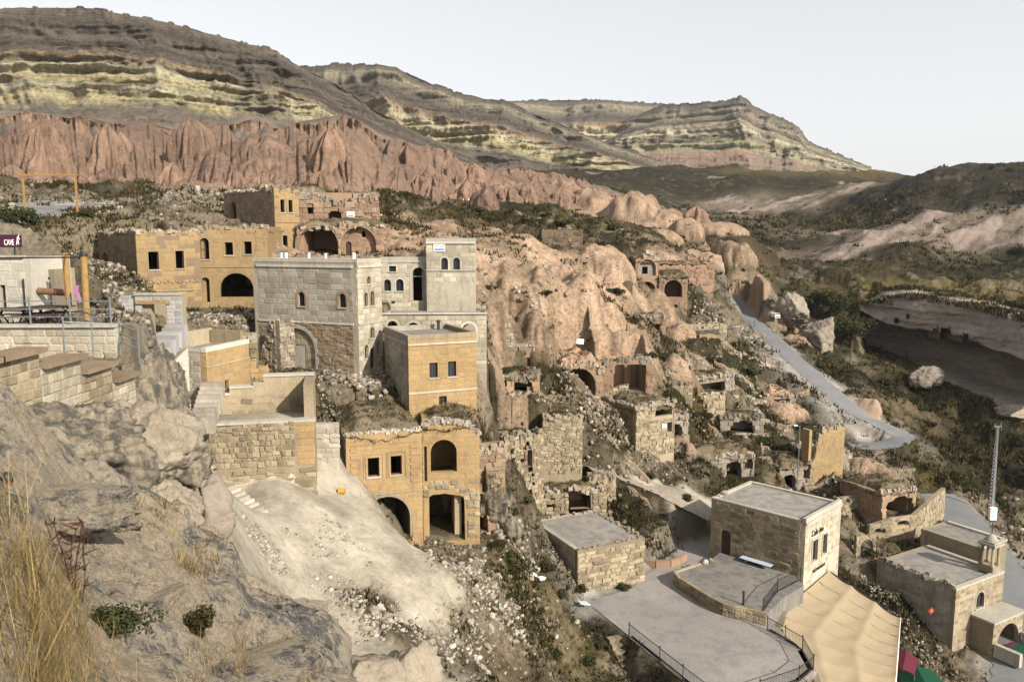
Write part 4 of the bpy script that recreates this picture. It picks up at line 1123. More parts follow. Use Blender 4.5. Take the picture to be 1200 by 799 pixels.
for a_, b_, z_ in ((0, .17, 1.2), (.17, .40, 1.65), (.5, 1, 2.35)):
    mb = MB(); mb.box(h.B.P(n_b * (a_ + b_) / 2, h.zt + z_ + 0.07, -0.3), (n_b * (b_ - a_), 0.75, 0.14), math.radians(12)); put(mb, 'coping', 'coping', h.root)
FLAT[-1] = (FLAT[-1][0], h.zt - 0.05, 0.2, 'set')
SUNK = h
h = House('ruined_wall', 'shadowed stone wall between the sunken room and the golden arched house', 'wall', 369, 497, 52.5, 10, 397, M(1.0), -18, 'grey_stone', flat=False)
h.walls(back=False); h.R.blocks(h.bl, 0.36, (0.4, 0.8), z0=-17.5, proud=0.04, mat='grey_stone'); h.emit(100)
# stone stair down beside it
def stair(name, label, P, d, n, w, tread, rise, mat, cat='stairs'):
    r = empty(name, P); tag(r, label, cat)
    side = Vector((-d.y, d.x, 0))
    for k in range(n):
        c = Vector(P) + d * tread * (k + 0.5) + Vector((0, 0, rise * (k + 0.5) - 0.4))
        mb = MB(); mb.box(c, (tread * 1.04, w, rise + 0.8), math.atan2(d.y, d.x)); put(mb, 'step', mat, r)
    return r
stair('stone_stair', 'grey stone stair rising left of the sunken room', at(236, 493, 46.5), Vector((-0.12, 0.99, 0)), 9, 1.35, 0.36, 0.2, 'grey_stone')
stair('stone_stair', 'pale new stone steps climbing to the block gateway', at(183, 412, 48), Vector((0.08, 0.99, 0)), 7, 1.3, 0.4, 0.2, 'grey_block')
stair('stone_stair', 'whitish concrete steps at the foot of the cream front wall', at(308, 603, 43.8), Vector((-0.9, 0.43, 0)), 8, 0.9, 0.34, 0.17, 'white_rubble')
stair('stone_stair', 'worn pale steps climbing beside the flat-roofed house', at(448, 472, 61), Vector((-0.55, 0.83, 0)), 9, 1.6, 0.75, 0.26, 'grey_block')
# white stair wing with brick-edged arch
h = House('stair_wing', 'white sloping stair wing over a brick-edged arch', 'wall', 191, 424, 43.5, 32, 221, M(1.2), -11.5, 'coping', flat=False, th=0.5)
h.R.ragged(0, 0, 0, pts=[(0, h.zt - 0.5), (h.LR, h.zt + 0.7)])
h.R.op('arch', 196, 440, 216, 475); h.walls(back=False); h.surround(h.R, h.R.ops[0], 'brown_stone', 0.16, 0.05)
h.R.blocks(h.bl, 0.28, (0.4, 0.7), z0=-11, proud=0.014, mat='coping', pad=0.2, joint=0.02); h.emit(80)

# ---- stepped wall in the left foreground
wr = empty('stepped_wall', (-12.95, 22, -6)); tag(wr, 'stepped cream stone wall with sloping slab copings, left edge', 'wall')
bl = []
for k, (y0, y1, z) in enumerate([(16.0, 21.55, -2.95), (21.57, 23.6, -3.42), (23.62, 25.4, -3.92), (25.42, 26.95, -4.5)]):
    w = Wall(Vector((-12.95, y0, 0)), Vector((0, 1, 0)), Vector((1, 0, 0)), y1 - y0, -6.5, z - 0.12, 0.5)
    w.build(wr, 'cream_stone'); w.blocks(bl, 0.27, (0.3, 0.6), z0=-6.2, proud=0.02, mat='pale_stone' if k % 2 else 'cream_stone', joint=0.025)
    n_ = 1 if k else 3
    for j in range(n_):
        a_, b_ = y0 + (y1 - y0) * j / n_, y0 + (y1 - y0) * (j + 1) / n_
        mb = MB(); mb.box((-13.15, (a_ + b_) / 2 + 0.05, z - 0.05), (0.85, b_ - a_ + 0.06, 0.14)); put(mb, 'coping_slab', 'brown_stone', wr)
w = Wall(Vector((-13.45, 26.95, 0)), Vector((1, 0, 0)), Vector((0, 1, 0)), 0.5, -6.5, -4.62, 0.3)
emit_blocks(bl, wr, 280)

EXTRA_COVER = []
for a in '''300 640 40 p|340 620 45 p|420 590 49 p|450 650 46 p|500 720 43 p|380 690 39 p|440 700 41 s|470 740 39 s|580 720 47 s|550 690 49 s
590 640 56 v|620 670 57 v|660 680 59 v|620 640 60 v|680 760 55 v|650 780 50 v|600 790 45 d|540 780 42 s|580 760 45 d
440 395 70 s|400 460 61 s|470 480 60 v|520 480 62 v|560 480 66 v|590 430 78 v|600 450 78 v|640 460 82 v|620 425 86 s|660 500 77 v|700 500 82 v|700 535 79 v|660 520 76 s
740 390 112 r|720 410 100 r|690 400 103 r|680 360 112 r|600 340 97 r|620 300 107 r|570 310 97 r|590 360 85 r|720 350 125 r|760 360 126 d|770 410 112 v|800 410 122 v|790 450 107 v|820 480 106 v|850 430 122 v|870 450 122 v|880 480 118 v|850 500 108 v|910 520 108 v|930 500 116 v|950 550 101 v|900 540 100 v|860 530 100 v|800 530 95 v|780 540 92 v|800 545 91 v
740 560 82 v|730 570 79 v|770 600 78 v|750 600 77 v|710 600 74 v|840 590 86 v|820 600 82 p|1000 600 92 v|960 600 92 v|1020 640 83 v|1030 690 77 v|1070 730 74 v|1090 780 70 s
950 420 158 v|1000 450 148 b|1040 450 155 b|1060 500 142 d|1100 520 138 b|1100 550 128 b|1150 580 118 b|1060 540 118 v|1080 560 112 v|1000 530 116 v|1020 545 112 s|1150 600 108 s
620 260 165 v|660 255 175 v|700 265 180 g|740 270 195 v|780 285 200 v|820 300 205 v|680 245 220 v|600 250 180 v|520 262 150 v|560 262 160 v|480 250 160 v|640 285 130 v|720 285 160 v|700 240 260 v|850 320 190 v|830 340 175 v|880 340 190 v|820 355 152 v'''.replace('\n', '|').split('|'):
    q = a.split(); EXTRA_COVER.append((float(q[0]), float(q[1]), float(q[2]), q[3]))
ROAD_DEFS = [
    ('road', [(856, 344, 196), (862, 353, 186), (880, 374, 169), (912, 404, 151), (952, 440, 137), (1000, 480, 126), (1030, 496, 122.8), (1050, 505, 120.4), (1056, 512.5, 118.4), (1042, 519.5, 116.8), (1018, 522.5, 116), (996, 521, 116.3)], 1.85, 2.2, 'asphalt'),
    ('street', [(1095, 578, 109), (1110, 590, 105.5), (1135, 615, 98.5), (1165, 655, 90), (1185, 700, 82), (1195, 750, 74.5), (1200, 799, 68), (1205, 850, 62)], 2.6, 2.4, 'asphalt'),
    ('footpath', [(690, 547, 78), (730, 560, 79), (770, 575, 79), (800, 590, 78), (832, 606, 77)], 0.9, 1.0, 'pale_tuff'),
    ('footpath', [(800, 388, 137), (830, 385, 140), (862, 383, 150), (885, 387, 158)], 1.3, 1.2, 'pale_tuff'),
    ('road', [(-120, 268, 74), (-40, 262, 79), (15, 252, 88), (50, 244, 97), (90, 240.5, 105), (125, 240, 108), (160, 241, 112)], 2.6, 2.0, 'asphalt'),
]
_y = lambda pts, z: [(atz(a, b, z).x, atz(a, b, z).y) for a, b in pts]
YARDS = [
    (_y([(688, 706), (740, 690), (782, 652), (806, 636), (835, 634), (935, 680), (905, 730), (941, 762), (955, 786), (938, 800), (890, 816), (850, 838), (800, 798), (738, 746)], -30.2), -30.2, 1.8, 'set'),
    ([(-24, 26), (-13.6, 26), (-13.6, 31.9), (-15, 33.5), (-24, 33.5)], -5.3, 1.5, 'min'),
    ([(-36, 32.4), (-15.9, 32.4), (-16.5, 34), (-18.5, 40.5), (-24, 42), (-38, 42)], -3.75, 0.5, 'set'),
]
for w_, wd_, z_, so_ in APRON:
    q_ = [w_.P(0, 0), w_.P(w_.L, 0), w_.P(w_.L, 0, wd_), w_.P(0, 0, wd_)]
    YARDS.append(([(v.x, v.y) for v in q_], z_, so_, 'min'))
EXTRA_COVER += [(a, b, atz(a, b, -30.2).y, 'k') for a, b in ((850, 760), (800, 700), (760, 665), (900, 690), (860, 720), (730, 715), (770, 740), (900, 780), (820, 640), (950, 760), (800, 780), (700, 705), (720, 690), (830, 690), (790, 720))]

# humps of smooth tuff standing out of the slope: column, row, distance, width and height in the picture, depth in metres
HUMPS_ = [(588, 398, 79, 62, 70, 3.2), (628, 380, 88, 60, 66, 4), (600, 322, 100, 120, 96, 9), (652, 332, 108, 110, 84, 9), (722, 410, 100, 92, 64, 5), (662, 394, 98, 60, 52, 5),
         (770, 384, 132, 84, 42, 6), (708, 306, 142, 64, 56, 7), (470, 292, 92, 70, 34, 4), (520, 268, 122, 70, 24, 5), (772, 273, 215, 46, 20, 6), (815, 300, 190, 70, 22, 6), (877, 327, 178, 44, 34, 5),
         (895, 364, 171, 74, 36, 4), (930, 396, 161, 46, 24, 3.5), (664, 546, 76, 74, 52, 3), (815, 498, 93, 46, 44, 3), (900, 470, 121, 76, 30, 4), (1010, 470, 128, 40, 22, 3), (1010, 547, 108, 56, 26, 3),
         (790, 427, 110, 44, 30, 3), (690, 300, 150, 90, 30, 8), (640, 415, 92, 40, 30, 4), (540, 300, 96, 60, 50, 5), (760, 350, 138, 50, 40, 5), (700, 365, 115, 70, 50, 6), (575, 255, 170, 80, 26, 7), (620, 262, 160, 70, 18, 6), (840, 265, 260, 60, 14, 10), (440, 285, 100, 40, 40, 4), (858, 291, 214, 46, 34, 9), (800, 264, 234, 38, 24, 8), (735, 246, 300, 80, 56, 18), (770, 255, 290, 60, 40, 16), (690, 238, 320, 70, 40, 18), (700, 302, 136, 74, 50, 7)]
HUMPS = [(a, b + h * 0.12, c, w * 1.15, h * 0.74, d) for a, b, c, w, h, d in HUMPS_]
CUTS = [([(at(1012, 400, 170).x, 170), (at(1350, 400, 104).x, 104), (at(1350, 400, 149).x, 149), (at(1018, 400, 216).x, 216)], lambda x, y: -27.0 - (600 + x / y * 925 - 1015) / 185 * 8.5, 2.5, 'min')]
YARDS += CUTS
YARD_POLY = YARDS[0][0]

for w_, y_ in ((1.0, 0),):      # keep the rubble panels clear of the slope in front of them
    pass
# ------------------------------------------------------------------ the ground
# control points: picture column, row, distance ahead in metres, cover
# covers: v scrub, g dry grass, r pink tuff, p pale dust, s grey rubble, d dirt, w whitish erosion, k trodden yard, b valley scrub with shade put into its colour
CTRL = [tuple(x) for x in '''
-300 300 30 s|-300 420 26 s|0 395 31 s|70 405 31 s|130 420 32 s|180 470 30 s|240 560 30 p|300 680 28 p|380 799 30 p|500 840 32 p|640 860 36 v|800 900 42 v|1000 900 48 v|1250 900 58 k
150 385 44 s|190 440 42 s|240 540 42 p|300 600 42 p|330 570 47 p|240 580 46 p|380 573 50.5 p|430 605 49.5 p|470 640 48 p|520 690 45.5 p|400 660 43 p|350 720 37 p|420 740 38 p|470 790 34.5 p|480 720 41.5 p
545 735 44 s|590 700 48.5 s|560 650 53 s|545 625 55 s|500 632 54 s|600 660 54 v|640 690 57 v|600 740 48 d|560 775 44 d|650 760 z-28.9 v|620 799 z-26.6 d|690 799 z-30.6 v|695 740 z-30.9 v|735 780 z-31.6 v|660 715 z-29.6 v|790 815 z-32 v|700 700 z-30.2 k
-300 280 60 s|-100 300 60 s|40 330 58 s|60 290 68 s|100 340 60 s|110 300 71 s|150 360 55 s|60 262 80 g|110 262 83 g|0 262 82 k|-200 255 82 s|40 252 90 k|110 240 108 k|180 247 100 s|240 250 102 s|150 232 122 s|220 228 118 s|0 226 125 s|-200 222 130 v|70 222 140 v
255 345 71 s|280 330 73 s|285 388 65 s|320 428 66 s|360 436 64 s|230 385 62 s|260 400 59 s|340 440 61 s|310 425 61 s|400 440 62 s|420 425 66 s|440 445 64 s|430 470 60 s|390 490 58 v|380 520 54 p|383 560 51.5 p|480 358 74 s|540 358 74 r|520 400 70 s|560 420 71 r
400 300 88 r|460 300 90 r|470 280 105 r|370 262 100 v|440 250 115 v|480 262 120 r|440 232 150 v|520 270 130 d|600 262 150 v|560 290 104 r|600 315 100 r|565 340 88 r|630 345 98 r|580 375 79 r|610 400 83 s|640 380 98 s|650 300 120 r
575 440 74 v|610 445 79 v|565 475 70.5 v|600 470 79 s|640 440 86 s|640 488 83 v|690 470 84 r|600 500 77 v|560 510 63.5 v|640 500 80.5 d|660 520 76.5 r|580 560 62 v|570 600 60 d|612 553 72.5 v|640 560 74 v|665 548 75.5 r|600 625 60 d|640 618 z-27.6 d|660 600 z-27.2 d
700 380 108 r|660 410 97 r|740 400 104 r|760 385 116 v|720 440 93 r|770 440 102 v|690 520 83.5 s|700 550 79 s|730 545 81 v|740 520 86 s|780 520 90 s|800 470 104 v|830 440 116 s|860 470 115 s|830 510 100 v|880 500 112 v|760 565 80.5 p|800 585 79 p|705 592 z-26.5 v|740 612 74 v|780 560 84 v|720 590 75 v
850 545 94 v|880 560 94 v|920 555 96 d|950 580 95 v|900 600 88 v|980 590 95 v|1000 550 108 s|960 510 112 v|1040 560 106 s|1070 585 102 g|990 630 85 s|1010 680 78 v|1050 720 74 v|1080 760 71 v|1000 780 66 v|1100 799 68.5 s|1180 780 71 k|1190 720 80 k
700 330 125 r|660 345 110 r|720 300 142 d|740 350 130 r|690 280 165 v|640 270 158 v|760 285 185 v|790 310 160 r|830 320 165 v|740 375 122 r|800 370 142 s|840 360 158 s|830 400 134 v|860 420 128 v|900 460 124 v
858 347 190 k|880 372 170 k|910 402 152 k|950 440 137 k|1000 480 126 k|1045 512 121 k|1010 522 118 k|850 340 195 r|900 380 172 v|930 400 166 v|980 430 152 v|1030 480 138 d|1060 470 150 d|1080 510 132 v|1110 590 105 k|1150 635 93 k
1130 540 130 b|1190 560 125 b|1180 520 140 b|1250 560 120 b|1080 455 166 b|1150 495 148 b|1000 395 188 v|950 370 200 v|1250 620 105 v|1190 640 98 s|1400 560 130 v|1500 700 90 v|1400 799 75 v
1010 345 206 v|1100 354 188 g|1200 370 166 g|1200 345 195 g|1050 340 215 g|1300 365 146 v|1100 335 215 g|1400 350 150 v|940 345 208 v|900 340 212 v|880 320 225 v|860 305 225 r|960 315 240 v|1050 320 235 v|1120 315 245 v|1200 320 245 v|1400 310 245 v
830 290 235 v|780 270 240 v|740 262 260 v|700 255 260 v|900 300 270 v|950 290 285 w|1000 285 290 w|1050 290 280 v|1100 280 300 w|1180 290 290 v|1200 260 330 w|1100 250 360 w|1040 255 380 v|980 265 350 w|920 270 330 v|860 275 300 v|1200 220 390 v|1140 215 410 v|1080 225 410 v|1300 200 420 v|1400 240 350 v
1200 186 450 v|1140 189 450 v|1090 202 445 v|1040 222 450 v|1000 240 450 v|960 255 420 v|1150 195 520 v|1250 186 520 v|1040 214 600 v|980 220 520 w|920 235 480 w|860 250 420 w|820 245 430 v|870 235 500 w|800 225 520 v|850 215 560 v|930 218 580 v|900 198 700 g|850 192 720 v|970 203 720 g|1030 196 720 g|1070 203 720 v|1150 230 800 v|940 215 850 v|850 212 850 v
640 240 240 v|600 245 220 v|540 255 180 v|500 245 190 v|560 230 260 v|640 225 330 r|700 240 300 r|760 258 270 r|700 215 420 v|740 205 520 v|780 200 600 v|700 205 700 v|600 210 600 v|450 215 240 r|350 225 170 r|300 232 160 r|200 228 160 r|100 232 160 v|0 225 170 v|-200 220 180 v|200 215 230 r|0 210 230 r|400 215 230 r|-300 210 300 v|300 200 500 v|0 200 500 v|500 205 500 v|650 205 850 v|300 200 850 v|1500 200 800 v|1600 260 300 v|-500 260 100 s|-600 300 40 s|-600 230 300 v'''.replace('\n', '|').split('|') if x.strip() for x in [x.split()]]
CTRL = [(a, b, atz(float(a), float(b), float(c[1:])).y if c[0] == 'z' else c, d) for a, b, c, d in CTRL]
_cp = np.array([[float(a), float(b), float(c)] for a, b, c, d in CTRL])
_cc = [d for a, b, c, d in CTRL]
_cu = np.array([[uof(a, b), math.log(c)] for a, b, c in _cp])
_ct = np.array([zof(b, c) / c for a, b, c in _cp])
def _phi(r2):
    return 0.5 * r2 * np.log(r2 + 1e-9)
def tps_fit(P, t, lam):
    n = len(P)
    d2 = ((P[:, None] - P[None]) ** 2).sum(-1)
    A = np.zeros((n + 3, n + 3))
    A[:n, :n] = _phi(d2) + lam * np.eye(n)
    A[:n, n:] = np.c_[np.ones(n), P]
    A[n:, :n] = A[:n, n:].T
    return np.linalg.solve(A, np.r_[t, 0, 0, 0])
def tps_eval(w, P, Q):
    out = np.empty(len(Q))
    for k in range(0, len(Q), 20000):
        q = Q[k:k + 20000]
        d2 = ((q[:, None] - P[None]) ** 2).sum(-1)
        out[k:k + 20000] = _phi(d2) @ w[:len(P)] + np.c_[np.ones(len(q)), q] @ w[len(P):]
    return out
_w = tps_fit(_cu, _ct, 2e-4)
U0, U1, V0, V1 = -1.15, 1.15, math.log(23.0), math.log(900.0)
NU, NV = 900, 620
_us = np.linspace(-1, 1, NU)
_us = np.where(np.abs(_us) < 0.88, _us * 0.72 / 0.88, np.sign(_us) * (0.72 + (np.abs(_us) - 0.88) / 0.12 * (1.15 - 0.72)))
_vs = np.linspace(0, 1, NV)
_vs = V0 + (V1 - V0) * (_vs ** 1.15)
cu, cv = np.linspace(U0, U1, 150), np.linspace(V0, V1, 150)
_tc = tps_eval(_w, _cu, np.stack(np.meshgrid(cu, cv, indexing='ij'), -1).reshape(-1, 2)).reshape(150, 150)
def bil(grid, gu, gv, u, v):
    i = np.clip(np.searchsorted(gu, u) - 1, 0, len(gu) - 2)
    j = np.clip(np.searchsorted(gv, v) - 1, 0, len(gv) - 2)
    a = np.clip((u - gu[i]) / (gu[i + 1] - gu[i]), 0, 1)
    b = np.clip((v - gv[j]) / (gv[j + 1] - gv[j]), 0, 1)
    return (grid[i, j] * (1 - a) + grid[i + 1, j] * a) * (1 - b) + (grid[i, j + 1] * (1 - a) + grid[i + 1, j + 1] * a) * b
GU, GV = np.meshgrid(_us, _vs, indexing='ij')
GY = np.exp(GV)
GX = GU * GY
GZ = bil(_tc, cu, cv, GU, GV) * GY
# cover weights by inverse distance on warped coordinates
COVER = dict(v=(0.025, 0.0225, 0.0115), b=(0.017, 0.016, 0.0085), g=(0.105, 0.083, 0.034), r=(0.275, 0.198, 0.14), p=(0.31, 0.282, 0.228), s=(0.135, 0.113, 0.082), d=(0.085, 0.066, 0.042), w=(0.12, 0.098, 0.075), k=(0.24, 0.225, 0.205))  # b: scrub colour darkened to paint in the shade of the valley
keys = list(COVER)
PAINT = [(uof(a, b), math.log(c), d) for a, b, c, d in EXTRA_COVER]
_pu = np.array([[a, b] for a, b in _cu] + [[a, b] for a, b, d in PAINT])
_pc = _cc + [d for a, b, d in PAINT]
cu2, cv2 = np.linspace(U0, U1, 330), np.linspace(V0, V1, 330)
QU, QV = np.meshgrid(cu2, cv2, indexing='ij')
wts = {k: np.zeros(QU.size) for k in keys}
q = np.stack([QU.ravel(), QV.ravel()], -1)
for k0 in range(0, len(q), 20000):
    d2 = ((q[k0:k0 + 20000, None] - _pu[None]) ** 2).sum(-1)
    ww = 1.0 / (d2 + 1e-5) ** 2
    ww /= ww.sum(1, keepdims=True)
    for k in keys:
        idx = [i for i, c in enumerate(_pc) if c == k]
        wts[k][k0:k0 + 20000] = ww[:, idx].sum(1)
wu = GU + 0.022 * fbm2(GU * 26, GV * 26, 4, 5)
wv = GV + 0.022 * fbm2(GU * 26 + 40, GV * 26, 4, 9)
W = {k: bil(wts[k].reshape(330, 330), cu2, cv2, wu, wv) for k in keys}
# relief
fade = np.clip(GY / 60, 0.5, 3.0)
veg = W['v'] + W['g'] + W['b']
rocky = W['r'] + W['w'] + W['p']
smoothw = np.clip(W['k'] * 1.6 + W['p'] * 1.0, 0, 1)
n_big = fbm2(GX / 11, GY / 11, 3, 21)
n_mid = fbm2(GX / 3.2, GY / 3.2, 4, 22)
n_fin = fbm2(GX / 0.9, GY / 0.9, 3, 23)
terr = GZ + 0.6 * n_big
step = 1.7
tz = terr / step
fr = tz - np.floor(tz)
terrace = (np.floor(tz) + sstep(0.30, 0.78, fr)) * step                # low ledges of eroded tuff
tmask = (1 - 0.7 * np.clip(W['r'], 0, 1)) * sstep(-0.1, 0.25, fbm2(GX / 23, GY / 23, 2, 31)) * sstep(45, 60, GY) * (1 - sstep(150, 230, GY)) * (1 - smoothw)
relief = (1 - smoothw) * (n_big * 2.0 * fade * 0.7 + n_mid * 1.1 * np.minimum(fade, 1.6) + n_fin * 0.32)
relief *= np.where(GY > 30, 1, 0.3)
relief *= 1 - 0.55 * np.clip(W['r'], 0, 1)
relief *= 1 - 0.7 * sstep(190, 300, GY)
far = sstep(190, 300, GY)
ACR, ALO = 0.78 * GX - 0.63 * GY, 0.63 * GX + 0.78 * GY
gul = ridge2(ACR / 40 + 0.6 * fbm2(GX / 60, GY / 60, 2, 3), ALO / 170, 3, 41) - 1.0        # gullies down the far slopes
gul2 = ridge2(ACR / 11 + 0.5 * fbm2(GX / 30, GY / 30, 2, 4), ALO / 75, 3, 43) - 1.0
GZ = GZ + (terrace - terr) * tmask * 0.8 + relief + far * (3.0 * gul + 0.8 * gul2)
# humps of bare tuff
HM = np.zeros(GX.shape)
for k, (a, b, c_, w_, h_, d_) in enumerate(HUMPS):
    P = at(a, b, c_)
    zt_, zb_ = zof(b - h_ / 2, c_), zof(b + h_ / 2, c_ - d_ * 0.7) - 0.8
    m = (np.abs(GX - P.x) < w_ / F * c_ * 0.85) & (np.abs(GY - P.y) < d_ * 2.2)
    x, y = GX[m], GY[m]
    dx = (x - P.x) / (w_ / F * c_ * 0.5); dy = (y - P.y) / (d_ * 1.25)
    wob = 0.75 * fbm2(x / (w_ / F * c_ * 0.35) + k, y / (d_ * 0.8), 3, 300 + k)
    q = dx * dx + dy * dy + wob
    dome = zb_ + (zt_ - zb_) * np.sqrt(np.clip(1 - q, 0, None)) * (1 + 0.16 * fbm2(x / 4.0, y / 4.0, 5, 400 + k)) - 3.0 * (q > 1) * (q - 1)
    g = GZ[m]
    hgt = sstep(-0.5, 0.6, dome - g)
    GZ[m] = g * (1 - hgt) + np.maximum(dome, g) * hgt
    HM[m] = np.maximum(HM[m], hgt * (q < 1.05))
ck = np.clip(1 - np.abs(fbm2(GX / 6.5, GY / 7.5, 4, 131)) * 7, 0, 1) ** 2
ck2 = np.clip(1 - np.abs(fbm2(GX / 2.3, GY / 2.8, 3, 133)) * 7, 0, 1) ** 2
GZ -= np.clip(HM + 0.7 * W['r'], 0, 1) * sstep(60, 75, GY) * (1 - far) * (0.45 * ck + 0.15 * ck2)
for k in keys: W[k] = W[k] * (1 - 0.9 * HM)
W['r'] = W['r'] + 0.9 * HM
veg = W['v'] + W['g'] + W['b']
# roads
def catmull(P, n=14):
    P = [P[0] * 2 - P[1]] + P + [P[-1] * 2 - P[-2]]
    out = []
    for i in range(1, len(P) - 2):
        for k in range(n):
            t = k / n
            a, b, c, d = P[i - 1], P[i], P[i + 1], P[i + 2]
            out.append(0.5 * ((2 * b) + (c - a) * t + (2 * a - 5 * b + 4 * c - d) * t * t + (3 * b - a - 3 * c + d) * t ** 3))
    return out + [P[-2]]
def carve(P, half, soft, drop=0.12):
    """level the ground along a polyline"""
    global GZ
    P = np.array([[p.x, p.y, p.z] for p in P])
    lo, hi = P.min(0) - half - soft, P.max(0) + half + soft
    m = (GX > lo[0]) & (GX < hi[0]) & (GY > lo[1]) & (GY < hi[1])
    x, y = GX[m], GY[m]
    best = np.full(len(x), 1e9); zz = np.zeros(len(x))
    for a, b in zip(P[:-1], P[1:]):
        d = b - a
        L2 = d[0] ** 2 + d[1] ** 2 + 1e-9
        t = np.clip(((x - a[0]) * d[0] + (y - a[1]) * d[1]) / L2, 0, 1)
        dd = np.hypot(x - a[0] - t * d[0], y - a[1] - t * d[1])
        k = dd < best
        best[k] = dd[k]; zz[k] = (a[2] + t * d[2])[k]
    w = 1 - sstep(half, half + soft, best)
    GZ[m] = GZ[m] * (1 - w) + (zz - drop) * w
    return m, w
def ribbon(name, P, half, mat, lift=0.0, cross=5):
    vs = []
    for i, p in enumerate(P):
        d = (P[min(i + 1, len(P) - 1)] - P[max(i - 1, 0)]); d.z = 0; d.normalize()
        nrm = Vector((-d.y, d.x, 0))
        h = half[i] if isinstance(half, list) else half
        h *= 1 + 0.08 * math.sin(i * 1.7) + 0.05 * math.sin(i * 0.6)
        for k in range(cross):
            s = -1 + 2 * k / (cross - 1)
            vs.append(p + nrm * h * s + Vector((0, 0, lift - 0.07 * s * s)))
    return mesh_obj(name, np_mesh(name, np.array(vs), grid_faces(len(P), cross), True), mat)
ROADS = []
for nm, pts, half, soft, mt in ROAD_DEFS:
    P = catmull([at(*p) for p in pts])
    carve(P, half, half * 0.8)
    o = ribbon(nm, P, half, MATS[mt])
    tag(o, kind='structure')
    ROADS.append((P, half))
# level yards and the insides of buildings: (list of corners, floor height, soft margin)
def inside(poly, x, y):
    r = np.zeros(len(x), bool)
    n = len(poly)
    for i in range(n):
        (x0, y0), (x1, y1) = poly[i], poly[(i + 1) % n]
        c = ((y0 > y) != (y1 > y)) & (x < (x1 - x0) * (y - y0) / (y1 - y0 + 1e-12) + x0)
        r ^= c
    return r
def edge_dist(poly, x, y):
    best = np.full(len(x), 1e9)
    n = len(poly)
    for i in range(n):
        (x0, y0), (x1, y1) = poly[i], poly[(i + 1) % n]
        dx, dy = x1 - x0, y1 - y0
        t = np.clip(((x - x0) * dx + (y - y0) * dy) / (dx * dx + dy * dy + 1e-9), 0, 1)
        best = np.minimum(best, np.hypot(x - x0 - t * dx, y - y0 - t * dy))
    return best
BUILT = np.zeros(GX.shape, bool)
def level(poly, z, soft=1.0, mode='set'):
    global GZ
    P = np.array(poly)
    lo, hi = P.min(0) - soft - 0.5, P.max(0) + soft + 0.5
    m = (GX > lo[0]) & (GX < hi[0]) & (GY > lo[1]) & (GY < hi[1])
    if not m.any(): return
    x, y = GX[m], GY[m]
    ins = inside(poly, x, y)
    d = edge_dist(poly, x, y)
    w = np.where(ins, 1.0, 1 - sstep(0, soft, d))
    g = GZ[m]
    zt = np.full(len(x), z) if not callable(z) else z(x, y)
    if mode == 'min': zt = np.minimum(zt, g)
    GZ[m] = g * (1 - w) + zt * w
    b = BUILT[m]; b |= ins & (d > 0.2) | (d < 0.35); BUILT[m] = b
for poly, z, soft, mode in YARDS:
    level(poly, z, soft, mode)
BUILT[:] = False
BUILT |= inside(YARD_POLY, GX.ravel(), GY.ravel()).reshape(GX.shape)
for poly, z, soft, mode in FLAT:
    level(poly, z, soft, mode)
slope = np.hypot(np.gradient(GZ, axis=0) / np.maximum(np.abs(np.gradient(GX, axis=0)), 1e-3), np.gradient(GZ, axis=1) / np.gradient(GY, axis=1))
# colour of the cover
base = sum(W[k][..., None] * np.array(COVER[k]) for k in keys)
n_p = fbm2(GX / 4.0, GY / 5.0, 5, 61)
n_q = fbm2(GX / 1.3, GY / 1.6, 4, 62)
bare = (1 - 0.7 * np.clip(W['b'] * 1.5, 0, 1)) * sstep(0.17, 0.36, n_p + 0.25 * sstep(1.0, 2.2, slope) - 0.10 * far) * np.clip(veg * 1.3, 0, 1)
rockc = np.array((0.16, 0.134, 0.10)) * (1 - far[..., None] * 0.35)
base = base * (1 - 0.75 * bare[..., None]) + rockc * 0.75 * bare[..., None]
green = sstep(0.05, 0.30, -n_p + 0.4 * n_q) * np.clip(W['r'] + W['s'] + W['w'] + W['d'], 0, 1) * (1 - smoothw) * (0.75 - 0.35 * W['r'])
green = np.clip(green + 0.7 * np.clip(ck - 0.25, 0, 1) * np.clip(HM + W['r'], 0, 1) * sstep(-0.1, 0.2, fbm2(GX / 9, GY / 9, 2, 135)), 0, 1)
base = base * (1 - green[..., None]) + np.array((0.036, 0.031, 0.017)) * green[..., None]
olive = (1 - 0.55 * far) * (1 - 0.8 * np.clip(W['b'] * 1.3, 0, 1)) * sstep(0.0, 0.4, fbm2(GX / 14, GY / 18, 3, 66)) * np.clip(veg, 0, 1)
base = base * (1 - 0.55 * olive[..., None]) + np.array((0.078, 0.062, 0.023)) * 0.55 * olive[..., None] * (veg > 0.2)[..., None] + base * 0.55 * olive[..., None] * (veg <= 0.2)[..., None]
er = far * (1 - 0.75 * sstep(0.05, 0.2, fbm2(ACR / 5, ALO / 30, 4, 74))) * sstep(0.62, 0.78, W['w'] * 0.9 + 1.3 * fbm2(ACR / 16, ALO / 80, 5, 71) + 0.25 * gul2 + 0.35 * fbm2(GX / 40, GY / 40, 2, 72)) 
base = base * (1 - er[..., None]) + (np.array((0.165, 0.134, 0.116)) * (1 + 0.7 * fbm2(ACR / 3, ALO / 40, 3, 73))[..., None]) * er[..., None]
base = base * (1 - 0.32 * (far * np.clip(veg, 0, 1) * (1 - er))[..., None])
stp = sstep(0.7, 1.5, slope) * np.clip(W['k'] * 1.5, 0, 1)
base = base * (1 - 0.85 * stp[..., None]) + np.array((0.10, 0.083, 0.06)) * 0.85 * stp[..., None]
base = base * (1 + 0.35 * n_q[..., None])
cr = (1 - smoothw) * (~BUILT) * np.clip(fade, 0.6, 2.0)
for P_, h_ in ROADS:
    pass
cr = cr * (1 - 0.5 * np.clip(W['r'], 0, 1))
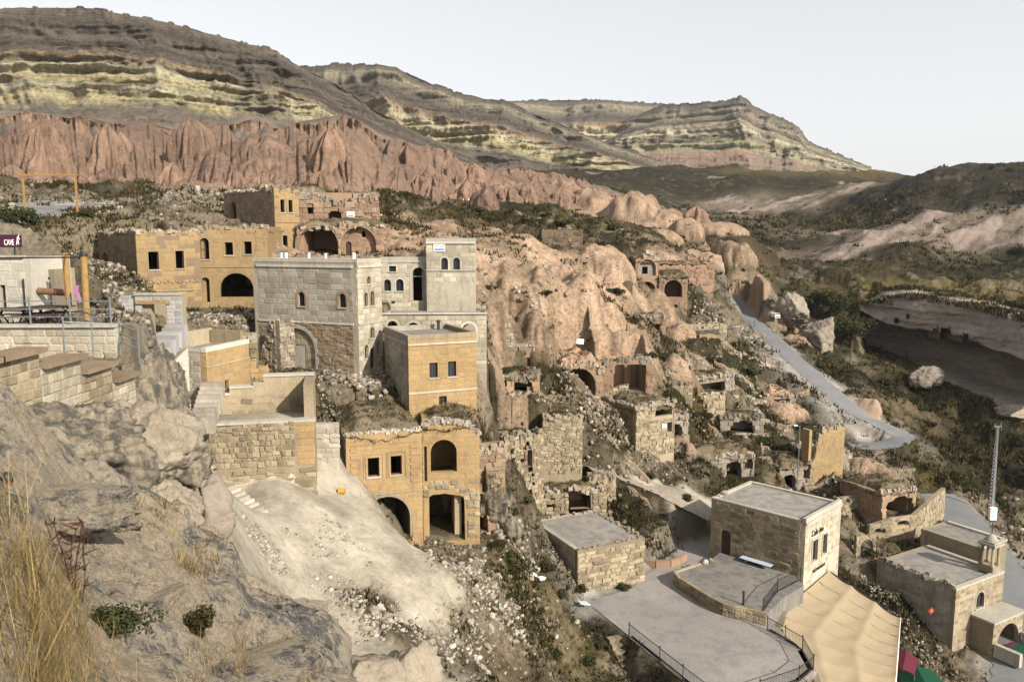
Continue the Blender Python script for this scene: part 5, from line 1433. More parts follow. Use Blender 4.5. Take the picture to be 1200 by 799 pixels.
VX = GX + cr * 0.55 * fbm3(GX / 2.2, GY / 2.2, GZ / 2.2, 4, 81) * sstep(0.25, 1.2, slope)
VY = GY + cr * 0.75 * fbm3(GX / 2.2 + 50, GY / 2.2, GZ / 2.2, 4, 83) * sstep(0.25, 1.2, slope)
VZ = GZ + cr * 0.22 * fbm3(GX / 0.7, GY / 0.7, GZ / 0.7, 3, 85)
gme = np_mesh('ground', np.stack([VX, VY, VZ], -1).reshape(-1, 3), grid_faces(NU, NV), True,
              attrs={'veg': np.clip(veg * (1 - bare) + green, 0, 1).ravel(), 'smoothness': smoothw.ravel()}, cols={'cover': np.clip(base, 0.01, 1).reshape(-1, 3)})
t = NT('ground_cover', 0.95, 0.1)
cv_ = t.attr('cover').outputs['Color']
n1 = t.noise(2.4, 7, 0.7)
n2 = t.noise(0.55, 5, 0.6)
c = t.mix(t.math('SUBTRACT', 0.9, t.math('MULTIPLY', t.attr('smoothness').outputs['Fac'], 0.55)), cv_, t.ramp(n1, [(0.32, (0.36, 0.35, 0.34)), (0.5, (1, 1, 1)), (0.70, (1.55, 1.5, 1.45))]), 'MULTIPLY')
c = t.mix(0.6, c, t.ramp(n2, [(0.3, (0.7, 0.68, 0.66)), (0.7, (1.25, 1.25, 1.25))]), 'MULTIPLY')
t.color(c)
t.bump(t.mix(0.45, n1, t.noise(7.0, 6, 0.75)), 0.7, 0.25)
ground = mesh_obj('ground', gme, t.m)
tag(ground, kind='structure')
def gz(x, y):
    x, y = np.atleast_1d(np.asarray(x, float)), np.atleast_1d(np.asarray(y, float))
    return bil(GZ, _us, _vs, x / y, np.log(y))
def ground_at(px, py, dz=0.0):
    """walk along the sight line of a picture point until it meets the ground"""
    a, b, c = ray(px, py)
    Y = np.exp(np.linspace(math.log(26), math.log(850), 1500))
    x = a / b * Y
    z = c / b * Y
    g = bil(GZ, _us, _vs, x / Y, np.log(Y)) + dz
    k = np.argmax(g >= z)
    return Vector((x[k], Y[k], g[k]))

P_ = [Vector((x, y, -30.15)) for x, y in YARD_POLY]
mb = MB(); mb.add(P_ + [p - Vector((0, 0, 1.5)) for p in P_], [tuple(range(len(P_)))] + [(i, (i + 1) % len(P_), len(P_) + (i + 1) % len(P_), len(P_) + i) for i in range(len(P_))])
tag(put(mb, 'yard_paving', 'yard_concrete', None), kind='structure')
# ------------------------------------------------------------------ far mesas, cliff of rock spires
def curve(pts, x):
    p = np.array(pts, float)
    return np.interp(x, p[:, 0], p[:, 1])
def scree_mat(name, stops, dark=(0.10, 0.085, 0.07), dens=0.5, wob=0.06):
    t = NT(name, 0.95, 0.05)
    s = t.attr('strata').outputs['Fac']
    n = t.noise((0.012, 0.012, 0.05), 5, 0.65)
    fac = t.math('ADD', s, t.math('MULTIPLY', t.math('SUBTRACT', n, 0.5), wob))
    c = t.ramp(fac, stops)
    lay = t.noise((0.004, 0.004, 0.6), 8, 0.85)
    c = t.mix(0.8, c, t.ramp(lay, [(0.36, (0.55, 0.54, 0.52)), (0.46, (0.95, 0.94, 0.92)), (0.62, (1.22, 1.2, 1.15))]), 'MULTIPLY')
    n2 = t.noise(0.11, 7, 0.72)
    n3_ = t.noise(0.2, 4, 0.6)
    stk = t.noise((0.22, 0.22, 0.012), 5, 0.7)
    c = t.mix(0.85, c, t.ramp(stk, [(0.34, (0.5, 0.49, 0.48)), (0.5, (0.95, 0.95, 0.95)), (0.65, (1.2, 1.2, 1.2))]), 'MULTIPLY')
    c = t.mix(t.math('MULTIPLY', t.attr('talus').outputs['Fac'], 0.85), c, t.mix(n3_, (0.17, 0.15, 0.125), (0.11, 0.098, 0.082)))
    c = t.mix(t.math('MULTIPLY', t.val(n2, 0.52, 0.62), t.math('MULTIPLY', t.attr('scrub').outputs['Fac'], dens)), c, dark)
    n3 = t.noise(0.5, 8, 0.8)
    c = t.mix(0.85, c, t.ramp(n3, [(0.36, (0.38, 0.37, 0.36)), (0.5, (1, 1, 1)), (0.66, (1.4, 1.38, 1.35))]), 'MULTIPLY')
    t.color(c)
    t.bump(t.mix(0.5, t.mix(0.5, n2, lay), n3), 1.0, 3.5)
    return t.m
def mesa(name, x0, x1, top, bot, Yt, Yb, prof, nu, nv, mat, amp=8.0, seed=0, gl=30.0, rough=2.0):
    """a hill front: rows go up from the foot to the skyline, then over the plateau behind"""
    px = np.linspace(x0, x1, nu)
    s = np.linspace(0, 1, nv)
    PX, SS = np.meshgrid(px, s, indexing='ij')
    yt, yb = curve(top, PX), curve(bot, PX)
    Ytop, Ybot = curve(Yt, PX), curve(Yb, PX)
    U = (PX - CX) / F / CP
    row = lambda py, Y: ((CY - py) / F * CP - SP) / (CP + (CY - py) / F * SP) * Y
    zt, zb = row(yt, Ytop), row(yb, Ybot)
    pr = np.array(prof, float)
    Zf = np.interp(SS, pr[:, 0], pr[:, 1]); Yf = np.interp(SS, pr[:, 0], pr[:, 2])
    wx = PX / F * Ytop
    und = 0.05 * fbm2(wx / 90, SS * 0 + seed, 3, seed + 5)
    Z = zb + (zt - zb) * Zf
    Y = Ybot + (Ytop - Ybot) * np.clip(Yf + und * np.sin(np.pi * np.clip(SS, 0, 1)), 0, 2)
    env = np.sin(np.pi * np.clip(SS, 0, 1)) ** 0.5
    gu = ridge2(wx / gl + 0.6 * fbm2(wx / 60, Z / 30, 2, seed), Z / (gl * 3.5), 4, seed) - 1.0
    gu = -gu
    ro = fbm2(wx / 9, Z / 6, 4, seed + 11)
    steps = fbm2(wx / 160, Z / 5.0, 5, seed + 13, 0.65)           # ledges along the layers
    Y = Y + env * (amp * gu + rough * 1.1 * ro + rough * 2.6 * steps)
    Z = Z + env * rough * 0.6 * fbm2(wx / 7, Y / 7, 3, seed + 17) + (1 - env) * rough * (0.6 * fbm2(wx / 14, Y / 14, 4, seed + 19) + 0.5 * sstep(0.05, 0.2, fbm2(wx / 5, Y * 0, 3, seed + 20)))
    zz = Z / (3.2 * rough) + 0.5 * fbm2(wx / 70, Z / 40, 3, seed + 31)
    fr = zz - np.floor(zz)
    Y = Y + env * rough * 5.5 * (sstep(0.35, 0.75, fr) - fr) * sstep(-0.25, 0.15, fbm2(wx / 45, Z / 14, 3, seed + 33))      # broken ledges
    X = U * Y
    k = len(s)
    Y2 = Y[:, -1:] + np.array([40.0, 200.0, 600.0])[None]
    Z2 = Z[:, -1:] + np.array([-2.0, -30.0, -120.0])[None]
    X2 = U[:, -1:] * Y2
    Yb0 = Y[:, :1] - 25; Zb0 = Z[:, :1] - 30
    X = np.concatenate([U[:, :1] * Yb0, X, X2], 1); Y = np.concatenate([Yb0, Y, Y2], 1); Z = np.concatenate([Zb0, Z, Z2], 1)
    st = np.concatenate([SS[:, :1], np.clip(SS + 0.02 * fbm2(wx / 80, SS, 3, seed + 3), 0, 1), np.repeat(SS[:, -1:], 3, 1)], 1)
    scr = np.concatenate([SS[:, :1] * 0 + 1] + [0.08 + 0.9 * sstep(0.52, 0.62, SS) + 0.5 * sstep(0.05, 0.3, gu) * (SS < 0.7)] + [SS[:, :3] * 0 + 1], 1)
    tl = 0.12 + 0.62 * np.clip(fbm2(wx / 48, SS * 0.3, 3, seed + 23) + 0.22, 0, 1)
    tal = (1 - sstep(tl - 0.03, tl + 0.05, SS)) * (0.75 + 0.5 * fbm2(wx / 12, SS * 12, 3, seed + 29))
    tal = np.concatenate([tal[:, :1], tal, tal[:, -3:]], 1)
    me = np_mesh(name, np.stack([X, Y, Z], -1).reshape(-1, 3), grid_faces(nu, nv + 4), True, attrs={'strata': st.ravel(), 'scrub': np.clip(scr, 0, 1).ravel(), 'talus': np.clip(tal, 0, 1).ravel()})
    o = mesh_obj(name, me, mat)
    tag(o, kind='structure')
    return o
YEL = (0.345, 0.305, 0.178); CRE = (0.39, 0.358, 0.262); GRY = (0.125, 0.108, 0.09); DGR = (0.068, 0.06, 0.051); PNK = (0.24, 0.16, 0.115); ORA = (0.23, 0.17, 0.11); LG = (0.22, 0.205, 0.15)
m_left = scree_mat('yellow_mesa_rock', [(0.0, PNK), (0.10, PNK), (0.20, GRY), (0.26, LG), (0.30, YEL), (0.35, CRE), (0.38, LG), (0.42, YEL), (0.46, CRE), (0.50, LG), (0.54, ORA), (0.575, GRY), (0.70, DGR), (0.78, GRY), (0.86, DGR), (1.0, GRY)])
m_mid = scree_mat('grey_mesa_rock', [(0.0, PNK), (0.12, GRY), (0.22, DGR), (0.30, LG), (0.36, YEL), (0.44, CRE), (0.48, ORA), (0.54, GRY), (0.7, DGR), (0.80, GRY), (0.85, LG), (0.89, GRY), (1.0, DGR)])
m_far = scree_mat('banded_mesa_rock', [(0.0, (0.24, 0.15, 0.115)), (0.20, (0.255, 0.17, 0.13)), (0.26, LG), (0.36, (0.27, 0.25, 0.16)), (0.42, GRY), (0.47, CRE), (0.52, GRY), (0.58, LG), (0.62, (0.29, 0.23, 0.16)), (0.67, DGR), (0.74, GRY), (0.80, LG), (0.86, GRY), (1.0, DGR)], dens=0.4)
PROF = [(0, 0, 0), (0.10, 0.12, 0.16), (0.16, 0.18, 0.24), (0.24, 0.24, 0.36), (0.29, 0.29, 0.40), (0.37, 0.38, 0.42), (0.39, 0.39, 0.46), (0.47, 0.49, 0.48), (0.50, 0.51, 0.53), (0.545, 0.56, 0.545), (0.60, 0.60, 0.62), (0.78, 0.78, 0.84), (0.84, 0.86, 0.87), (0.92, 0.93, 0.95), (1, 1, 1)]
PROF2 = [(0, 0, 0), (0.14, 0.2, 0.10), (0.24, 0.26, 0.25), (0.33, 0.32, 0.34), (0.50, 0.55, 0.40), (0.58, 0.60, 0.52), (0.70, 0.70, 0.68), (0.8, 0.80, 0.82), (0.86, 0.90, 0.86), (1, 1, 1)]
mesa('mesa', -420, 560, [(-420, 60), (-200, 25), (0, 13), (50, 9), (140, 11), (200, 23), (250, 36), (300, 50), (337, 60), (345, 70), (380, 88), (420, 112), (450, 133), (490, 155), (560, 188)],
     [(-420, 175), (0, 170), (300, 172), (420, 185), (500, 205), (560, 215)], [(-420, 560), (0, 540), (350, 560), (560, 640)], [(-420, 330), (0, 330), (350, 370), (560, 470)], PROF, 620, 170, m_left, 9.0, 3, 42.0, 2.4)
mesa('mesa', 300, 800, [(300, 92), (370, 79), (400, 76), (450, 75), (470, 79), (500, 94), (540, 110), (590, 119), (640, 140), (700, 165), (800, 200)],
     [(300, 200), (450, 200), (600, 212), (700, 222), (800, 232)], [(300, 1000), (800, 800)], [(300, 700), (560, 680), (800, 560)], PROF2, 420, 120, m_mid, 14.0, 51, 55.0, 3.4)
mesa('mesa', 480, 900, [(480, 128), (560, 119), (620, 118), (700, 117), (770, 122), (800, 124), (850, 140), (900, 160)],
     [(480, 210), (700, 205), (800, 202), (900, 202)], [(480, 1700), (900, 1700)], [(480, 1250), (900, 1200)], PROF2, 300, 90, m_mid, 26.0, 77, 110.0, 4.5)
mesa('mesa', 690, 1010, [(690, 165), (730, 140), (770, 124), (810, 121), (845, 118), (858, 113), (865, 116), (872, 124), (895, 134), (925, 148), (935, 165), (960, 176), (990, 189), (1010, 196)],
     [(690, 205), (1010, 208)], [(690, 1500), (870, 1380), (1010, 1420)], [(690, 1080), (870, 1080), (960, 1150), (1010, 1260)], PROF2, 320, 110, m_far, 20.0, 91, 70.0, 4.2)

# ---- pink cliff: rock spires side by side, each its own mesh under the cliff
t = NT('pink_tuff', 0.95, 0.08)
n1 = t.noise((0.05, 0.05, 0.02), 4, 0.6)
c = t.mix(t.val(n1, 0.35, 0.65), (0.325, 0.215, 0.155), (0.225, 0.152, 0.112))
c = t.mix(t.math('MULTIPLY', t.val(t.noise((0.4, 0.4, 0.045), 6, 0.75), 0.47, 0.66), 0.75), c, (0.10, 0.073, 0.056))
c = t.mix(0.5, c, t.ramp(t.noise(0.8, 6, 0.7), [(0.3, (0.6, 0.6, 0.6)), (0.7, (1.3, 1.3, 1.3))]), 'MULTIPLY')
c = t.mix(1.0, c, t.ramp(t.rnd(), [(0.0, (0.82, 0.83, 0.84)), (0.5, (0.92, 0.92, 0.92)), (1.0, (1.03, 1.02, 1.0))]), 'MULTIPLY')
t.color(c)
t.bump(t.mix(0.5, t.noise((1.2, 1.2, 0.25), 6, 0.7), t.noise(0.9, 5, 0.7)), 1.0, 1.6)
cliff = empty('cliff')
tag(cliff, kind='structure')
rng = np.random.default_rng(4)
def spire_mesh(seed, nr=52, nh=30, flute=0.2, lean=0.2, sharp=0.6):
    r0 = np.random.default_rng(seed + 100)
    th = np.linspace(0, 2 * np.pi, nr, endpoint=False)
    h = np.linspace(0, 1, nh)
    TH, H = np.meshgrid(th, h, indexing='ij')
    tw = TH + 0.35 * (H - 0.5) * r0.uniform(-1, 1) + 0.25 * fbm3(np.cos(TH) * 1.5, np.sin(TH) * 1.5, H * 2 + seed, 3, seed)
    r = (1 - H) ** sharp
    cap = np.sqrt(np.clip((1 - H) / 0.16, 0, 1))
    r = r * np.minimum(1, cap + 0.08)
    groove = 1 - np.abs(noise3(np.cos(tw) * 2.0, np.sin(tw) * 2.0, H * 0.5 + seed, seed)) * 4
    groove2 = 1 - np.abs(noise3(np.cos(tw) * 4.6 + 9, np.sin(tw) * 4.6, H * 0.9 + seed, seed + 1)) * 4
    fl = fbm3(np.cos(TH) * 2.1, np.sin(TH) * 2.1, H * 2.6 + seed, 4, seed)
    r = r * (1 - flute * 1.5 * np.clip(groove, 0, 1) ** 2 - flute * 0.7 * np.clip(groove2, 0, 1) ** 2 + 0.55 * fl) + 0.04 * (H < 0.05)
    rag = 0.16 * fbm3(np.cos(TH) * 3, np.sin(TH) * 3, H * 0 + seed, 3, seed + 5)
    X = r * np.cos(TH) + lean * H * math.cos(seed)
    Yy = r * np.sin(TH) + lean * H * math.sin(seed)
    Z = H * (1 + 0.05 * fl) + rag * H * (1 - H) * 2
    idx = np.arange(nr * nh).reshape(nr, nh)
    a = idx; b = np.roll(idx, -1, 0)
    fc = np.stack([a[:, :-1], b[:, :-1], b[:, 1:], a[:, 1:]], -1).reshape(-1, 4)
    return np_mesh('rock_spire', np.stack([X, Yy, Z], -1).reshape(-1, 3), fc, True)
SPM = [spire_mesh(k, lean=0.08 + 0.10 * rng.random(), sharp=0.30 + 0.32 * rng.random(), flute=0.18 + 0.14 * rng.random()) for k in range(22)]
for m in SPM: m.materials.append(t.m)
def spire(px, py_tip, py_base, Y, wpx, parent=cliff, squash=0.8, name='rock_spire', rot=None):
    b = at(px, py_base, Y)
    tip = zof(py_tip, Y)
    o = link(bpy.data.objects.new(name, SPM[int(rng.integers(len(SPM)))]), parent)
    w = wpx / F * Y / 2
    o.location = (b.x, b.y, b.z - 4)
    o.scale = (w, w * squash * (0.8 + 0.5 * rng.random()), tip - b.z + 4)
    o.rotation_euler = (0, 0, rng.random() * 6.28 if rot is None else rot)
    return o
TOPL = [(-300, 128), (0, 122), (60, 126), (130, 132), (200, 140), (260, 143), (300, 128), (350, 138), (410, 128), (450, 150), (500, 168), (560, 186), (620, 198), (700, 208), (780, 235)]
BASEL = [(-300, 228), (0, 226), (100, 236), (260, 228), (350, 222), (430, 243), (480, 240), (520, 226), (600, 224), (640, 226), (700, 232), (790, 262)]
DEP = [(-300, 205), (0, 205), (300, 205), (450, 205), (520, 250), (600, 290), (700, 330), (790, 300)]
def row(off_top, depth_add, wmin, wmax, x0, x1, hfrac, gap=0.42, lift=0.0):
    x = x0
    while x < x1:
        w = rng.uniform(wmin, wmax)
        x += w * gap
        tl, bl = curve(TOPL, x), curve(BASEL, x)
        bl = bl + (tl - bl) * lift
        tip = bl + (tl - bl) * hfrac * rng.uniform(0.45, 1.08) + off_top
        spire(x + rng.uniform(-4, 4), tip, bl + 6, curve(DEP, x) + depth_add + rng.uniform(-5, 5), w * rng.uniform(1.0, 1.3))
row(0, 34, 46, 96, -290, 560, 1.0, 1.1)
row(0, 14, 42, 86, -290, 600, 0.85, 1.2)
row(0, -2, 26, 54, -290, 650, 0.36, 1.1)
row(0, -8, 16, 36, -290, 660, 0.2, 1.2)
row(0, 20, 30, 60, 470, 790, 0.85, 0.6)
row(0, 5, 22, 46, 500, 790, 0.5, 0.6)
row(0, -24, 24, 54, 440, 640, 0.42, 0.7)
row(0, -34, 18, 40, 450, 600, 0.22, 1.2)
# fluted wall: overlapping cones grown together, one skin
NCu, NCv = 1000, 130
px = np.linspace(-320, 690, NCu); ss = np.linspace(0, 1, NCv)
PX, SS = np.meshgrid(px, ss, indexing='ij')
ytl, ybl, dpt = curve(TOPL, PX), curve(BASEL, PX) + 5, curve(DEP, PX)
acc = -12.0 - 26 * SS ** 1.2
wpx_ = PX + 5 * fbm2(PX / 30, SS * 3, 3, 801)
x = -330.0
while x < 700:
    for lay_ in range(3):
        w_ = rng.uniform(20, 52) * (1.1 - 0.2 * lay_); t_ = rng.uniform(0.72, 1.12) if lay_ == 0 else rng.uniform(0.5, 1.0) if lay_ == 1 else rng.uniform(0.2, 0.6)
        o_ = rng.uniform(-9, 7) + 8 * lay_; R_ = w_ * 0.24; c0 = x + rng.uniform(-14, 14); pw_ = rng.uniform(0.42, 0.75)
        q_ = np.clip(1 - SS / t_, 0, 1) ** pw_
        hw = np.maximum(w_ * q_, 1e-3)
        d_ = (wpx_ - c0 - SS * rng.uniform(-9, 9)) / hw
        b_ = np.where((np.abs(d_) < 1) & (SS < t_), o_ * (1 - 0.5 * SS) + R_ * q_ * np.sqrt(np.clip(1 - d_ * d_, 0, 1)), -99)
        acc = np.maximum(acc, b_)
    x += rng.uniform(15, 30)
acc = acc * (1 - SS ** 5) - 24 * SS ** 5
fl_ = 3.0 * fbm2(PX / 7, SS * 2.0, 4, 803) + 2.2 * np.clip(1 - np.abs(fbm2(PX / 11, SS * 1.2, 2, 805)) * 8, 0, 1) * -1.6
YC = dpt + 18 + 46 * SS ** 1.15 - acc - fl_ + 1.2 * fbm2(PX / 9, SS * 14, 4, 807)
yr = ybl + (ytl - ybl) * SS + (12.0 * fbm2(PX / 26, SS * 0 + 2, 4, 809) - 3) * SS
ZC = ((CY - yr) / F * CP - SP) / (CP + (CY - yr) / F * SP) * (dpt + 18 + 46 * SS ** 1.15)
XC = (PX - CX) / F / CP * YC
XC = np.concatenate([XC[:, :1], XC, XC[:, -1:]], 1); ZC = np.concatenate([ZC[:, :1] - 14, ZC, ZC[:, -1:] + 1], 1); YC = np.concatenate([YC[:, :1] - 5, YC, YC[:, -1:] + 40], 1)
mesh_obj('fluted_wall', np_mesh('fluted_wall', np.stack([XC, YC, ZC], -1).reshape(-1, 3), grid_faces(NCu, NCv + 2), True), t.m, cliff)
stone_mat('cliff_talus', (0.19, 0.15, 0.12), (0.11, 0.095, 0.075), vary=0.6, stain=0.8, scale=0.12, bump=1.0, stain_c=(0.06, 0.055, 0.04), rnd=0)
m_sheet = MATS['cliff_talus']
# sheet of rock behind and between the spires
px = np.linspace(-330, 800, 300); s = np.linspace(0, 1, 60)
PX, SS = np.meshgrid(px, s, indexing='ij')
yt = curve(TOPL, PX) + 10; yb = curve(BASEL, PX) + 4
Yb_, Yt_ = curve(DEP, PX) + 40, curve(DEP, PX) + 125
YY = Yb_ + (Yt_ - Yb_) * SS ** 1.4
zb = ((CY - yb) / F * CP - SP) * Yb_; zt = ((CY - yt) / F * CP - SP) * Yt_
ZZ = zb + (zt - zb) * SS ** 0.75 + 3.0 * (ridge2(PX / 22, SS * 2, 3, 7) - 1) * np.sin(np.pi * SS)
XX = (PX - CX) / F / CP * YY
mesh_obj('rock_face', np_mesh('rock_face', np.stack([XX, YY, ZZ], -1).reshape(-1, 3), grid_faces(300, 60), True), m_sheet, cliff)
# ------------------------------------------------------------------ rocks
def rock_mesh(name, seed, n=40, m=26, amp=0.28, freq=1.1, dents=(), flat=0.0, ridges=0.12, facets=9):
    """lumpy boulder: unit ball pushed about by noise; dents = [(direction, radius, depth)]"""
    th = np.linspace(0, 2 * np.pi, n, endpoint=False); ph = np.linspace(0.0, np.pi, m)
    T, Pp = np.meshgrid(th, ph, indexing='ij')
    D = np.stack([np.sin(Pp) * np.cos(T), np.sin(Pp) * np.sin(T), np.cos(Pp)], -1)
    r = 1 + amp * 1.6 * fbm3(D[..., 0] * freq + seed * 3.1, D[..., 1] * freq, D[..., 2] * freq, 5, seed, 0.55)
    r += ridges * np.abs(fbm3(D[..., 0] * 3 + seed, D[..., 1] * 3, D[..., 2] * 3, 3, seed + 7))
    rr = np.random.default_rng(seed)
    for _ in range(facets):                       # flat broken faces
        nv_ = rr.normal(size=3); nv_ /= np.linalg.norm(nv_)
        dd = rr.uniform(0.55, 0.9)
        dot = D @ nv_
        r = np.where(dot > 0.05, np.minimum(r, dd / np.maximum(dot, 0.05)), r)
    r = r * (1 + 0.20 * fbm3(D[..., 0] * 4 + seed, D[..., 1] * 5, D[..., 2] * 5, 4, seed + 3))
    if n >= 60: r = r * (1 + 0.10 * fbm3(D[..., 0] * 11 + seed, D[..., 1] * 11, D[..., 2] * 11, 4, seed + 4) - 0.07 * np.clip(1 - np.abs(fbm3(D[..., 0] * 3 + seed, D[..., 1] * 3, D[..., 2] * 3, 3, seed + 6)) * 8, 0, 1))
    for d, rad, dep in dents:
        d = np.array(d, float); d /= np.linalg.norm(d)
        ang = np.arccos(np.clip(D @ d, -1, 1))
        r -= dep * (1 - sstep(rad * 0.55, rad, ang))
    P = D * r[..., None]
    if flat: P[..., 2] = np.where(P[..., 2] > flat, flat + (P[..., 2] - flat) * 0.2, P[..., 2])
    idx = np.arange(n * m).reshape(n, m); b = np.roll(idx, -1, 0)
    fc = np.stack([idx[:, :-1], idx[:, 1:], b[:, 1:], b[:, :-1]], -1).reshape(-1, 4)
    return np_mesh(name, P.reshape(-1, 3), fc, True)
def rock(name, label, px, py, Y, wpx, hpx, dep, mat, seed, rz=0.0, cat='rock', dents=(), amp=0.28, freq=1.4, n=48, m=30, tilt=(0, 0), flat=0.0, group=None):
    c = at(px, py, Y)
    o = mesh_obj(name, rock_mesh(name, seed, n, m, amp, freq, dents, flat), MATS[mat])
    o.location = c
    o.scale = (wpx / F * Y / 2, dep, hpx / F * Y / 2)
    o.rotation_euler = (tilt[0], tilt[1], rz)
    tag(o, label, cat, group)
    return o
# near bank on which the photographer stands
OUT = [(-420, 380, 5.5), (-250, 420, 7), (-120, 445, 8.5), (0, 466, 10), (25, 478, 10.6), (45, 505, 11.2), (70, 532, 12.5), (110, 546, 14), (165, 566, 15), (215, 596, 15.4), (262, 626, 15.2), (280, 665, 14), (330, 692, 13.6), (379, 722, 12.8)]
NA, NB = 520, 420
pxs = np.linspace(-420, 379, NA)
oy = np.interp(pxs, [p[0] for p in OUT], [p[1] for p in OUT]); oY = np.interp(pxs, [p[0] for p in OUT], [p[2] for p in OUT])
b_o = (CY - oy) / F
oz = (-SP + b_o * CP) / (CP + b_o * SP) * oY
v = np.linspace(0, 1, NB)[None, :]
Yn = 1.2
YY = np.exp(np.log(Yn) + (np.log(oY)[:, None] - math.log(Yn)) * v)
t_ = (YY - Yn) / (oY[:, None] - Yn)
zn = -1.75 - 0.05 * np.maximum(pxs, 0)[:, None] / 100
ZZ = zn + (oz[:, None] - zn) * t_ + 0.30 * np.sin(np.pi * t_) * np.clip(1 - pxs[:, None] / 500, 0, 1)
XX = ((pxs - CX) / F / CP)[:, None] * YY
ang = 0.62                                       # grain of the rock runs down to the right
gx_, gy_ = XX * math.cos(ang) + YY * math.sin(ang), -XX * math.sin(ang) + YY * math.cos(ang)
am = np.clip(YY / 8, 0.25, 1.0)
ZZ = ZZ + am * (0.75 * fbm2(gx_ / 4.0, gy_ / 2.2, 4, 101) + 0.30 * fbm2(gx_ / 0.9, gy_ / 0.7, 5, 103) - 0.22 * np.clip(ridge2(gx_ / 2.6, gy_ / 1.5, 3, 111) - 1.2, 0, 1) + 0.05 * fbm2(gx_ / 0.25, gy_ / 0.25, 4, 105))
def crack(sc_, seed_): return np.clip(1 - np.abs(fbm2(gx_ / sc_, gy_ / (sc_ * 0.7), 3, seed_)) * 9, 0, 1) ** 2
ZZ = ZZ - am * (0.30 * crack(3.2, 121) + 0.12 * crack(1.1, 123) + 0.05 * crack(0.4, 125)) + am * 0.10 * np.abs(fbm2(gx_ / 0.5, gy_ / 0.45, 4, 127))
lg = gy_ / 2.3 + 0.8 * fbm2(gx_ / 3, gy_ / 3, 3, 107)
ZZ = ZZ - am * 0.3 * sstep(0.7, 0.95, lg - np.floor(lg)) * sstep(0.0, 0.3, fbm2(gx_ / 4, gy_ / 4, 2, 109) + 0.15)
# rolled edge: beyond the outline the rock falls away
k_ = np.array([0.15, 0.5, 1.0, 1.6, 2.2])
Y2 = oY[:, None] + np.array([0.25, 0.6, 0.9, 1.2, 1.6])[None]; Z2 = ZZ[:, -1:] - np.array([0.25, 1.2, 3.0, 7.0, 14.0])[None]
XX = np.concatenate([XX, ((pxs - CX) / F / CP)[:, None] * oY[:, None] + (Y2 - oY[:, None]) * -0.1], 1); YY = np.concatenate([YY, Y2], 1); ZZ = np.concatenate([ZZ, Z2], 1)
nr = XX.shape[1]
# right-hand flank
E = []
for dx, dz in ((0.12, -0.25), (0.2, -1.2), (0.3, -3.0), (0.2, -7.0), (0.0, -14.0)):
    E.append(np.stack([XX[-1] + dx + 0.25 * fbm2(YY[-1] / 0.8, np.full(nr, dz), 3, 5), YY[-1], ZZ[-1] + dz * np.clip(YY[-1] / 6, 0.4, 1)], -1))
V = np.concatenate([np.stack([XX, YY, ZZ], -1), np.stack(E, 0)], 0)
me = np_mesh('rocky_bank', V.reshape(-1, 3), grid_faces(NA + 5, nr), True)
t = NT('bank_rock', 0.95, 0.1)
n1 = t.noise(0.55, 5, 0.65); n2 = t.noise(4.5, 9, 0.85); n3 = t.noise(14.0, 6, 0.75)
n4 = t.noise(42.0, 5, 0.8)
c = t.mix(t.val(n1, 0.38, 0.62), (0.37, 0.33, 0.265), (0.40, 0.33, 0.245))
c = t.mix(t.val(t.math('ADD', t.math('MULTIPLY', n2, 0.6), t.math('MULTIPLY', n1, 0.4)), 0.452, 0.492), (0.13, 0.128, 0.122), c)
c = t.mix(0.75, c, t.ramp(n3, [(0.3, (0.5, 0.5, 0.5)), (0.5, (1, 1, 1)), (0.72, (1.45, 1.42, 1.38))]), 'MULTIPLY')
c = t.mix(0.6, c, t.ramp(n4, [(0.35, (0.5, 0.5, 0.5)), (0.5, (1, 1, 1)), (0.68, (1.4, 1.4, 1.4))]), 'MULTIPLY')
t.color(c); t.bump(t.mix(0.4, t.mix(0.5, n2, n3), n4), 1.0, 0.16)
bank = mesh_obj('rocky_bank', me, t.m); tag(bank, kind='structure')
BXg = V
def bank_at(px, py):
    a, b, c = ray(px, py)
    i = int(np.clip(round((px + 420) / 799 * (NA - 1)), 0, NA - 1))
    col = BXg[i, :NB]
    k = int(np.argmin(np.abs(col[:, 2] / col[:, 1] - c / b)))
    return Vector(col[k])
for k, (lab, a, b, w_, h_, dp) in enumerate([('cracked grey rock slab at the right end of the near bank', 318, 715, 120, 70, 1.0), ('low rock rib across the middle of the near bank', 205, 648, 130, 46, 0.9), ('rock ledge along the top of the near bank', 118, 572, 110, 40, 0.9),
                                           ('dark fractured rock corner at the bottom of the near bank', 345, 775, 90, 110, 0.7), ('tan rock ledge at the left edge of the near bank', 30, 560, 110, 90, 0.8), ('flat lichen slab in front of the dark tufted weed', 262, 770, 150, 60, 0.7), ('small stepped rock beside the leafy weed', 150, 700, 90, 46, 0.45)]):
    p = bank_at(a, b); c_ = p - Vector((0, 0, h_ / F * p.y * (0.62 if k == 2 else 0.34)))
    o = mesh_obj('rock_slab', rock_mesh('rock_slab', 860 + k, 90, 60, 0.26, 1.5, (), 0.35, 0.12, 12), t.m); o.location = c_; o.scale = (w_ / F * p.y / 2, dp, h_ / F * p.y / 2); o.rotation_euler = (-0.30 if k == 2 else 0.1, 0.22, 0.5 * k if k != 2 else 0.2); tag(o, lab, 'rock')
